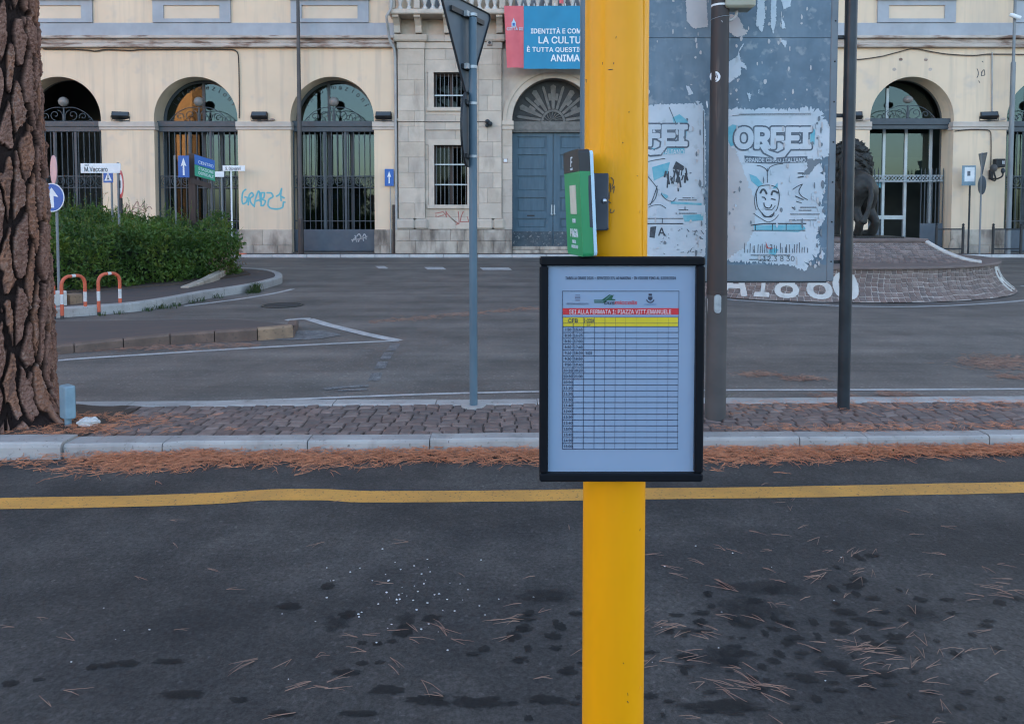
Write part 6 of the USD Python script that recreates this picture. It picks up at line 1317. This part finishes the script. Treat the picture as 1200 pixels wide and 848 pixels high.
for a, b in zip(ps[:-1], ps[1:]):
    n_ = max(1, int(round((b - a - 8) / 9.6)))
    for k in range(n_):
        x = X(a + 4 + (b - a - 8) * (k + .5) / n_); m = MB(); m.lathe([(r_ * 1.0, h_ / .96 * (Z(-13.9) - Z(16.5))) for r_, h_ in prof], (x, D - .57, Z(16.5)), 10); part(bal, 'baluster', m, 'marble', smooth=40)
for p_ in [467.5, 492, 525, 556, 585.5, 617] + [1298 - q for q in (467.5, 492, 525, 556, 585.5, 617)]:
    x0, x1 = X(p_ - 3.6), X(p_ + 3.6); m = MB(); z0, z1 = Z(40.5), Z(23.1)
    pr2 = Polygon([(D + .02, z0), (D - .26, z0), (D - .34, z0 + (z1 - z0) * .42), (D - .30, z0 + (z1 - z0) * .45), (D - .52, z0 + (z1 - z0) * .72), (D - .62, z1 - .10), (D - .70, z1 - .08), (D - .70, z1), (D + .02, z1)]); t = trimesh.creation.extrude_polygon(pr2, 1.0, engine='earcut'); v = np.array(t.vertices); m.add(np.stack([x0 + (x1 - x0) * v[:, 2], v[:, 0], v[:, 1]], 1), t.faces); part(bal, 'bracket', m, 'stone_2')
m = MB(); m.box(X(463), mx(X(463)), D - .02, D + .058, Z(41.3), Z(23.2)); part(bld, 'balcony_soffit_wall', m, 'stone_0')
m = MB(); m.box(X(463), mx(X(463)), D - .02, D + .058, Z(19.3), Z(-60)); part(bld, 'upper_wall', m, 'panel_cream')
for a, b in ((500, 531), (604, 694), (767, 798)): m = MB(); m.box(X(a), X(b), D - .05, D - .022, Z(19), Z(-55)); part(bld, 'upper_shutter', m, 'blue_band')
# pipes and cables
m = MB(); m.tube(smoothpath([[X(463.8), D - .28, Z(-10)], [X(463.8), D - .85, Z(18)], [X(458.5), D - .86, Z(27)], [X(458.5), D - .5, Z(40)], [X(460), D - .36, Z(52)], [X(464), D - .2, Z(60)], [X(464.2), D - .09, Z(72)], [X(464.2), D - .09, Z(100)], [X(464.2), D - .09, Z(296)]], 60), .048, 10); part(bld, 'downpipe', m, 'pipe_grey', smooth=True)
m = MB(); m.tube([[X(461.2), D - .09, PV], [X(461.2), D - .09, Z(240)]], .055, 10); part(bld, 'cast_pipe', m, 'pipe_iron', smooth=True)
m = MB(); m.tube([[X(457.2), D - .06, PV], [X(457.2), D - .06, Z(219)]], .02, 6); part(bld, 'conduit', m, 'pipe_grey', smooth=True)
def cable(pts, r=.02, mat='pipe_iron'): m = MB(); m.tube(smoothpath([[X(a, b), D - .05 - (0.14 if b < 57.5 else 0), Z(b)] for a, b in pts], max(10, len(pts) * 8)), r, 5); part(bld, 'cable', m, mat, smooth=True)
cable([(52, 58), (90, 58.5), (105, 59.5), (112, 60.5), (125, 58.6), (155, 59.6), (165, 58.6), (200, 58.4), (240, 58.2), (272, 58.6), (278, 61), (280, 66), (281, 100), (281, 139)], .022)
cable([(1000, 70.5), (1030, 67), (1050, 62), (1070, 57.6), (1090, 61), (1110, 64), (1140, 65.5), (1158, 64), (1200, 64.5)], .018); cable([(1161.5, 62), (1161.5, 137)], .026, 'pipe_grey'); cable([(1118, 154), (1140, 152), (1156, 152.5), (1160, 156), (1160, 196)], .018)
m = MB(); m.tube([[X(466), D - .115, Z(143.2)], [X(570), D - .115, Z(143.2)]], .012, 5); part(bld, 'cable', m, 'pipe_iron')
# writing on the walls
from shapely.geometry import LineString
def graf(strokes, w, mat, proud=.0, name='graffiti'):
    m = MB(); k = 0
    for st in strokes:
        P = smoothpath(st, len(st) * 6) if len(st) > 2 else np.array(st, float); k += 1
        m.xz(LineString([(X(a, b), Z(b)) for a, b in P]).buffer(w / F * D / 2, 3), D - proud - .003 - .00015 * k, D - proud + .004)
    part(bld, name, m, mat, kind='stuff')
graf([[(288, 222), (284.5, 226), (283.5, 234), (285, 239), (288.5, 237), (290, 232), (287, 231)], [(291, 240), (292, 229), (295, 226), (297, 229), (293, 233), (297, 241)], [(298, 242), (300, 231), (303, 224), (305, 236)], [(299, 236), (305, 234)], [(306, 240), (306, 226), (310, 226), (309, 232), (306, 233), (311, 236), (308, 241), (306, 241)], [(313, 226), (317, 226), (320, 230), (315, 234), (314, 240), (317, 244), (324, 245), (331, 243), (332, 238)], [(324, 230), (328, 227), (330, 221), (329, 229), (333, 232)], [(329, 228), (329.5, 235)], [(332, 237), (334, 237)]], 2.0, 'graf_cyan')
graf([[(510, 250), (518, 248.5), (519.5, 248)], [(513, 254), (520, 252)], [(511, 252), (513, 263), (524, 260)], [(520, 249), (524, 260), (523, 261)], [(523, 248), (527, 264), (538, 262)], [(523, 249), (538, 262), (537, 248)], [(543, 248), (539.5, 260), (549, 260), (547.5, 254)]], 1.0, 'graf_red', -.0 + .02)
graf([[(146, 245), (150, 240), (153, 248), (158, 240), (161, 236), (164, 243), (168, 238), (170, 246), (175, 242), (178, 245)], [(147, 250), (155, 248), (165, 250), (172, 247)], [(148, 238), (149, 243), (152, 241)], [(156, 243), (162, 244), (168, 247)], [(150, 254), (156, 252), (160, 254)]], 1.0, 'graf_brown')
m = MB(); kx = D + .27
for st in ([(413, 283), (416, 279), (418, 283)], [(418, 277), (421, 274), (424, 279), (427, 274), (429, 280)], [(412, 281), (422, 280), (430, 277)], [(420, 283), (424, 278), (426, 282)], [(416, 276), (418, 281)]):
    m.xz(LineString([(SX(a, b, kx), SZ(b, kx)) for a, b in smoothpath(st, 10)]).buffer(.018, 2), kx - .003, kx + .01)
part(bld, 'graffiti', m, 'graf_pale', kind='stuff')
graf([[(1145, 81), (1146.5, 86), (1145, 91)], [(1150, 85), (1153, 82), (1154, 88), (1150, 89), (1151, 84)], [(1151, 72), (1152, 73)], [(1147, 95), (1148, 97)]], .9, 'ink_black')
for (a, b) in ((1048, 81.5), (1055.5, 70), (1085, 70), (1090, 81.5)): m = MB(); m.xz(Polygon(blob(X(a, b), Z(b), .07, .06, 14, int(a), .3)), D - .004, D + .003); part(bld, 'wall_mark', m, 'cornice')

# ================================================================ THINGS ON AND BY THE PALAZZO
def flood(px, py, label, yaw, first=[None]):
    loc = np.array([X(px, py), D - .12, Z(142.5)])
    if first[0]: return copy(first[0], label, loc, yaw)
    t = thing('floodlight', label, 'floodlight', 'floodlights on the ledges between the arches', loc=loc, rz=yaw); first[0] = t
    m = MB(); m.cbox(-.28, .28, -.17, .05, .10, .31, .012); a = math.radians(-34); m.turned([[1, 0, 0], [0, math.cos(a), -math.sin(a)], [0, math.sin(a), math.cos(a)]]); part(t, 'housing', m, 'black_metal', local=True)
    m = MB(); m.box(-.25, .25, -.175, -.1705, .13, .28); m.turned([[1, 0, 0], [0, math.cos(a), -math.sin(a)], [0, math.sin(a), math.cos(a)]]); part(t, 'lens', m, 'iron', local=True)
    m = MB(); m.tube([[-.295, 0, .18], [-.295, .02, .02], [.295, .02, .02], [.295, 0, .18]], .018, 6); m.box(-.06, .06, -.03, .10, 0, .04); part(t, 'yoke', m, 'black_metal', local=True); m = MB(); m.tube([[.1, .03, .02], [.42, .06, .03]], .025, 6); m.ball((.45, .06, .06), (.09, .05, .05), 2); part(t, 'wiring', m, 'cornice', local=True); return t
flood(143, 137, 'floodlight on the ledge between the first and second arch from the left', .35)
flood(305, 136, 'floodlight on the ledge between the second and third arch, above the cyan graffiti', .0)
flood(450, 136, 'floodlight on the ledge beside the white downpipe', .0)
flood(1157, 133, 'floodlight on the ledge right of the open entrance arch, above the wall lamp', -.3)
flood(999, 133, 'floodlight on the ledge just above the lion statue', -.3)
cl_ = thing('cornice_camera', 'small square camera box under the stone cornice right of the triangular sign', 'camera', loc=(X(574, 51), D - .2, Z(55)))
m = MB(); m.cbox(X(571), X(577.2), D - .19, D - .05, Z(55), Z(48.5), .02); part(cl_, 'box', m, 'cornice'); m = MB(); m.tube([[X(574), D - .21, Z(51.5)], [X(574), D - .18, Z(51.5)]], .05, 12); part(cl_, 'lens', m, 'black_metal')
ws = thing('wall_spotlight', 'small cluster spotlight on the stone pilaster left of the door', 'spotlight', loc=(X(573), D - .12, Z(145)))
m = MB()
for a, b, r_ in ((571.5, 143.5, .09), (574.5, 146, .09), (571, 148, .07)): m.ball((X(a), D - .2, Z(b)), (r_, .12, r_), 2)
m.box(X(572), X(574), D - .2, D - .09, Z(148), Z(142)); part(ws, 'lamps', m, 'post_dark')
ic = thing('intercom', 'small square intercom plate beside the blue door', 'intercom', loc=(X(592), D - .03, Z(191)))
m = MB(); m.cbox(X(589.3), X(595.2), D - .055, D - .028, Z(191.3), Z(185.3), .006); part(ic, 'frame', m, 'cornice'); m = MB(); m.cbox(X(590.4), X(594.1), D - .062, D - .0555, Z(190), Z(186.5), .002); part(ic, 'plate', m, 'sign_white')
# banner
bn = thing('banner', 'red and blue cloth banner hanging from the stone balcony', 'banner', loc=(XC, D - .9, Z(87)))
by = D - .86
def wavef(x, z): return .018 * np.sin(x * 3.1 + z * 1.7) + .012 * np.sin(x * 7 - z * 3) + .03 * np.exp(-((z - Z(88)) / .25) ** 2)
def cloth(x0, x1, z0, z1, mat, name, dx=0):
    gx, gz = np.meshgrid(np.linspace(x0, x1, max(4, int((x1 - x0) / .06))), np.linspace(z0, z1, 36)); k = (gz - z0) / (z1 - z0); x_ = gx + (dx * (1 - k) * (1 - (gx - x0) / (x1 - x0)) if dx else 0); y_ = by - wavef(gx, gz); 
    if name == 'red_panel': y_ = y_ - .05 * (1 - k) * np.sin((gx - x0) / (x1 - x0) * 6 + gz * .8)
    V = np.stack([x_, y_, gz], -1).reshape(-1, 3); idx = np.arange(gx.size).reshape(gx.shape); m = MB(); m.add(V, np.stack([idx[:-1, :-1], idx[:-1, 1:], idx[1:, 1:], idx[1:, :-1]], -1).reshape(-1, 4)); return part(bn, name, m, mat, smooth=True)
xr = X(613.2); cloth(X(591, 20), xr - .002, Z(85), Z(15), 'banner_red', 'red_panel', .10); blp = cloth(xr + .002, mx(X(591, 20)), Z(86.5), Z(15), 'banner_blue', 'blue_panel')
wp_ = lambda P: np.stack([P[:, 0], P[:, 1] - wavef(P[:, 0], P[:, 2]), P[:, 2]], 1)
m = MB(); kb_ = by / F
for s_, px, py, w, h in (('IDENTITÀ E COM', 622, 39.5, 58.5, 5.4), ('LA CULTU', 631, 51, 49, 7.6), ('È TUTTA QUESTIO', 617.5, 61, 66, 5.2), ('ANIMA', 645.2, 72, 33.8, 7.4)):
    text(m, s_, h * kb_, [SX(px, py, by), by - .004, SZ(py, by)], bold=True, width=w * kb_, depth=.006, warp=wp_)
part(blp, 'lettering', m, 'white_print')
m = MB(); text(m, 'CITTÀ DI', .09, [SX(594, 36, by), by - .02, SZ(36, by)], width=.55, depth=.004, warp=wp_, bold=True); m.xz(Polygon([(SX(599.5, 32, by), SZ(32, by)), (SX(604.5, 32, by), SZ(32, by)), (SX(604.5, 27, by), SZ(27, by)), (SX(603, 25, by), SZ(25, by)), (SX(602, 21.5, by), SZ(21.5, by)), (SX(601, 25, by), SZ(25, by)), (SX(599.5, 27, by), SZ(27, by))]), by - .05, by - .03); part(bn, 'crest', m, 'device_back')
m = MB(); m.xz(Polygon([(SX(600.6, 31, by), SZ(31, by)), (SX(603.4, 31, by), SZ(31, by)), (SX(603.4, 27.6, by), SZ(27.6, by)), (SX(600.6, 27.6, by), SZ(27.6, by))]), by - .056, by - .05); part(bn, 'crest_shield', m, 'sign_blue')
for k in range(9): x = xr + (mx(X(591, 20)) - xr) * k / 8; m = MB(); m.tube([[x, by - .02, Z(15.2)], [x, by + .02, Z(12)]], .012, 5); part(bn, 'tie', m, 'white_print')
fg = thing('hanging_flag', 'dark red flag edge hanging above the banner', 'flag', loc=(X(656, 5), D - .85, Z(-30)))
m = MB(); gx, gz = np.meshgrid(np.linspace(X(653.6, 5), X(658.6, 5), 8), np.linspace(Z(12), Z(-40), 16)); m.add(np.stack([gx, D - .83 + .03 * np.sin(gx * 40), gz], -1).reshape(-1, 3), np.concatenate([[[i * 8 + j, i * 8 + j + 1, (i + 1) * 8 + j + 1, (i + 1) * 8 + j]] for i in range(15) for j in range(7)])); part(fg, 'cloth', m, 'banner_red', smooth=True)
m = MB(); m.tube([[X(656, 5), D - .60, Z(-42)], [X(656, 5), D - 1.1, Z(-40)]], .02, 6); part(fg, 'staff', m, 'galv')
# street lamps
p = np.array([SX(352.8, 298, 26.25), 26.25, PV]); st_ = thing('street_lamp', 'tall slim grey street lamp in front of the third arch', 'street lamp', loc=p)
m = MB(); m.lathe([(.105, PV - .02), (.10, SZ(258, p[1])), (.082, SZ(256, p[1]))], p * [1, 1, 0], 20); part(st_, 'lower_tube', m, 'lamp_brown', smooth=40)
m = MB(); m.lathe([(.08, SZ(257, p[1])), (.07, 6), (.05, 10.5)], p * [1, 1, 0], 20); part(st_, 'upper_tube', m, 'lamp_grey', smooth=40)
m = MB(); m.tube(bez([[p[0], p[1], 10.4], [p[0], p[1], 11.2], [p[0], p[1] - 1.4, 11.2]], 10), .035, 8); m.cbox(p[0] - .14, p[0] + .14, p[1] - 2.0, p[1] - 1.3, 11.1, 11.26, .05); part(st_, 'lamp_head', m, 'galv')
p = np.array([SX(1181, 297, 26.3), 26.3, PV]); st2 = thing('street_lamp', 'tall grey street lamp with a small white camera at the right edge', 'street lamp', loc=p)
m = MB(); m.lathe([(.085, PV - .02), (.08, SZ(74, p[1])), (.05, SZ(72, p[1]))], p * [1, 1, 0], 20); part(st2, 'lower_tube', m, 'galv', smooth=40)
m = MB(); m.lathe([(.05, SZ(73, p[1])), (.045, 10.5)], p * [1, 1, 0], 16); part(st2, 'upper_tube', m, 'galv', smooth=40)
q = S(1189, 20, p[1] - .1); cm = thing('cctv_camera', 'white tube camera on the street lamp at the right edge', 'camera', loc=q)
m = MB(); m.tube([q + [-.17, 0, .08], q + [-.1, -.02, .05], q + [.14, -.1, -.07]], [.05, .07, .07], 12); part(cm, 'body', m, 'sign_white', smooth=40); m = MB(); m.tube([q + [-.14, 0, .05], [p[0], p[1], q[2] + .06]], .025, 8); part(cm, 'arm', m, 'galv')
# blue arrow on the pipe
bs = thing('arrow_plate', 'small blue arrow plate beside the downpipe left of the stone front', 'road sign', loc=(X(456), D - .12, Z(218)))
m = MB(); a, b = S(451, 218, D - .13), S(461.3, 198, D - .13); m.cbox(a[0], b[0], D - .14, D - .125, a[2], b[2], .003); part(bs, 'plate', m, 'sign_blue'); m = MB(); m.xz(arrow((a[0] + b[0]) / 2, (a[2] + b[2]) / 2, .7 * (b[2] - a[2]), .45 * (b[0] - a[0])), D - .145, D - .1405); part(bs, 'arrow', m, 'sign_white'); m = MB(); m.box(X(456.5), X(458), D - .124, D - .06, Z(212), Z(204)); part(bs, 'clip', m, 'galv')
# right hand side
p = np.array([SX(1134.5, 297, 26.35), 26.35, PV]); nb_ = thing('notice_box', 'pale blue framed notice panel on a dark post right of the entrance', 'notice board', loc=p)
thinpost(nb_, p, PV - .02, SZ(194, p[1]), .032, 'post_dark'); a, b = S(1127, 217.5, p[1] - .05), S(1143.5, 194, p[1] - .05); m = MB(); m.cbox(a[0], b[0], p[1] - .07, p[1] - .035, a[2], b[2], .01); part(nb_, 'frame', m, 'marker_blue'); m = MB(); m.box(a[0] + .08, b[0] - .05, p[1] - .074, p[1] - .0705, a[2] + .14, b[2] - .06); part(nb_, 'sheet', m, 'sign_white')
m = MB(); m.box(a[0] + .17, b[0] - .2, p[1] - .077, p[1] - .0745, a[2] + .34, b[2] - .2); part(nb_, 'printed_block', m, 'ink_grey')
p = np.array([SX(1147.8, 292, 25.98), 25.98, PV]); gw = thing('give_way_sign', 'edge-on triangular and round signs on a thin grey post by the pier', 'road sign', loc=p)
thinpost(gw, p, PV - .05, SZ(179, p[1]), .03, 'galv'); uu, nn2 = edgeon(p, 22); a_ = SZ(206, p[1]); b_ = SZ(179.5, p[1])
V, f = flat(np.array([p[0], p[1] - .04, 0]), uu, Zu, nn2, Polygon([(-.36, b_), (.36, b_), (0, a_)]).buffer(-.02).buffer(.02), -.004, 0); part(gw, 'triangle_plate', (V, f), 'sign_back')
V, f = flat(np.array([p[0], p[1] - .04, 0]), uu, Zu, nn2, Polygon([(-.27, b_ - .06), (.27, b_ - .06), (0, a_ + .16)]), .0005, .003); part(gw, 'triangle_face', (V, f), 'galv')
V, f = flat(np.array([p[0], p[1] - .04, 0]), uu, Zu, nn2, Point(0, SZ(217, p[1])).buffer(.33, 20), -.004, .002); part(gw, 'round_plate', (V, f), 'sign_back')
wl = thing('wall_lamp', 'ornate dark iron wall lamp under a black box right of the signs', 'wall lamp', loc=(X(1160), D - .05, Z(205)))
m = MB(); m.tube(smoothpath([[X(1161), D - .05, Z(209)], [X(1161), D - .3, Z(212)], [X(1157), D - .5, Z(207)], [X(1155.5), D - .5, Z(201)]], 16), .03, 7); m.tube(smoothpath([[X(1161), D - .05, Z(208)], [X(1163), D - .3, Z(210)], [X(1166), D - .5, Z(206)], [X(1166), D - .5, Z(203)]], 14), .028, 7); m.cbox(X(1159.5), X(1163), D - .14, D - .005, Z(210.5), Z(199), .02); part(wl, 'arms', m, 'black_metal', smooth=40)
m = MB(); m.ball((X(1155.2), D - .5, Z(198)), (.12, .12, .14), 2); part(wl, 'shade', m, 'lamp_grey', smooth=True); m = MB(); m.ball((X(1166), D - .5, Z(201)), (.07, .07, .1), 2); part(wl, 'shade', m, 'post_dark', smooth=True)
bx_ = thing('black_box_lamp', 'black box floodlight with white marks on the pier at the right', 'floodlight', loc=(X(1170), D - .1, Z(197)))
m = MB(); m.cbox(X(1164), X(1175), D - .22, D - .01, Z(196.5), Z(186.5), .02); part(bx_, 'box', m, 'black_metal'); m = MB()
for k in range(3): m.box(X(1171 + k * 1.1), X(1171.6 + k * 1.1), D - .225, D - .2205, Z(193), Z(189))
part(bx_, 'white_marks', m, 'sign_white')
rl = None
def railing(name, px0, px1, label):
    y_ = 26.2; t = thing(name, label, 'railing', loc=(SX(px0, 297, y_), y_, PV)); x0, x1 = SX(px0, 297, y_), SX(px1, 297, y_)
    for x in (x0, x1): m = MB(); m.lathe([(.045, PV - .02), (.045, SZ(266, y_)), (.03, SZ(264.5, y_)), (.05, SZ(263, y_)), (.0, SZ(261.5, y_))], (x, y_, 0), 10); part(t, 'post', m, 'black_metal', smooth=40)
    for py in (268.5, 291.5): m = MB(); m.tube([[x0, y_, SZ(py, y_)], [x1, y_, SZ(py, y_)]], .025, 8); part(t, 'rail', m, 'black_metal')
railing('low_railing', 1097, 1128, 'low black railing in front of the entrance arch')
railing('low_railing', 1163.3, 1196, 'low black railing in front of the rightmost arch')
p = np.array([SX(1117, 297, 26.55), 26.55, PV]); gs = single('guard_stone', MB().lathe([(.17, 0), (.16, .25), (.12, .42), (.05, .50)], p, 14), 'plinth_0', 'small dark guard stone at the foot of the pier by the entrance', 'guard stone', smooth=40)
# ---------------------------------------------------------------- behind the camera: the building mirrored in the panes
ob = thing('orange_building', 'orange building seen mirrored in the panes of the second arch', 'building', loc=(-40, -24, 0))
m = MB(); m.box(-60, -34, -27.5, -24, 0, 24); part(ob, 'wall', m, 'orange_wall')
m = MB(); m.cbox(-60.5, -33.6, -28, -23.4, 24, 24.7, .1); part(ob, 'roof_cornice', m, 'cream_trim')
for zf in (4.5, 9, 13.5, 18.5):
    for k in range(-3, 3):
        x = -45 + k * 3.6; m = MB(); m.box(x - .9, x + .9, -24, -23.9, zf - .2, zf + 2.6); q = part(ob, 'window', m, 'cream_trim'); m = MB(); m.box(x - .6, x + .6, -23.89, -23.82, zf, zf + 2.3); part(q, 'shutter', m, 'shutter')

rr = np.random.default_rng(77)
for k, (x, h) in enumerate(((-26, 6.2), (-19.5, 5.4), (-13, 6.6), (-6, 5.6), (1, 6.4), (8, 5.8), (15, 6.8), (22, 6.0), (29, 6.4))):
    t = thing('street_tree', ('leftmost', 'second from the left', 'third from the left', 'fourth from the left', 'middle', 'fourth from the right', 'third from the right', 'second from the right', 'rightmost')[k] + ' bushy tree of the row mirrored in the lower window panes', 'tree', 'trees mirrored in the panes', loc=(x, -31, 0))
    m = MB(); m.tube([[x, -31, 0], [x + .1, -31, 2], [x, -31, 3.6]], [.16, .13, .08], 8); part(t, 'trunk', m, 'wood_brown')
    n = 1800; d = rr.normal(0, 1, (n, 3)); d /= np.linalg.norm(d, axis=1, keepdims=True); C = np.array([x, -31, h * .58]) + d * np.array([2.9, 2.4, h * .42]) * rr.uniform(.6, 1.05, (n, 1)) * (.75 + .5 * meshkit.fbm(d * 2 + k, 3, k))[:, None]
    e_ = rr.normal(0, 1, (n, 3)); e_ /= np.linalg.norm(e_, axis=1, keepdims=True); s_ = np.cross(e_, d); s_ /= np.linalg.norm(s_, axis=1, keepdims=True) + 1e-9
    V = np.stack([C, C + e_ * .25 + s_ * .14, C + e_ * .5, C + e_ * .25 - s_ * .14], 1).reshape(-1, 3); o = np.arange(n)[:, None] * 4; m = MB(); m.add(V, np.vstack([o + [0, 1, 2], o + [0, 2, 3]])); part(t, 'crown', m, 'pine_leaf')
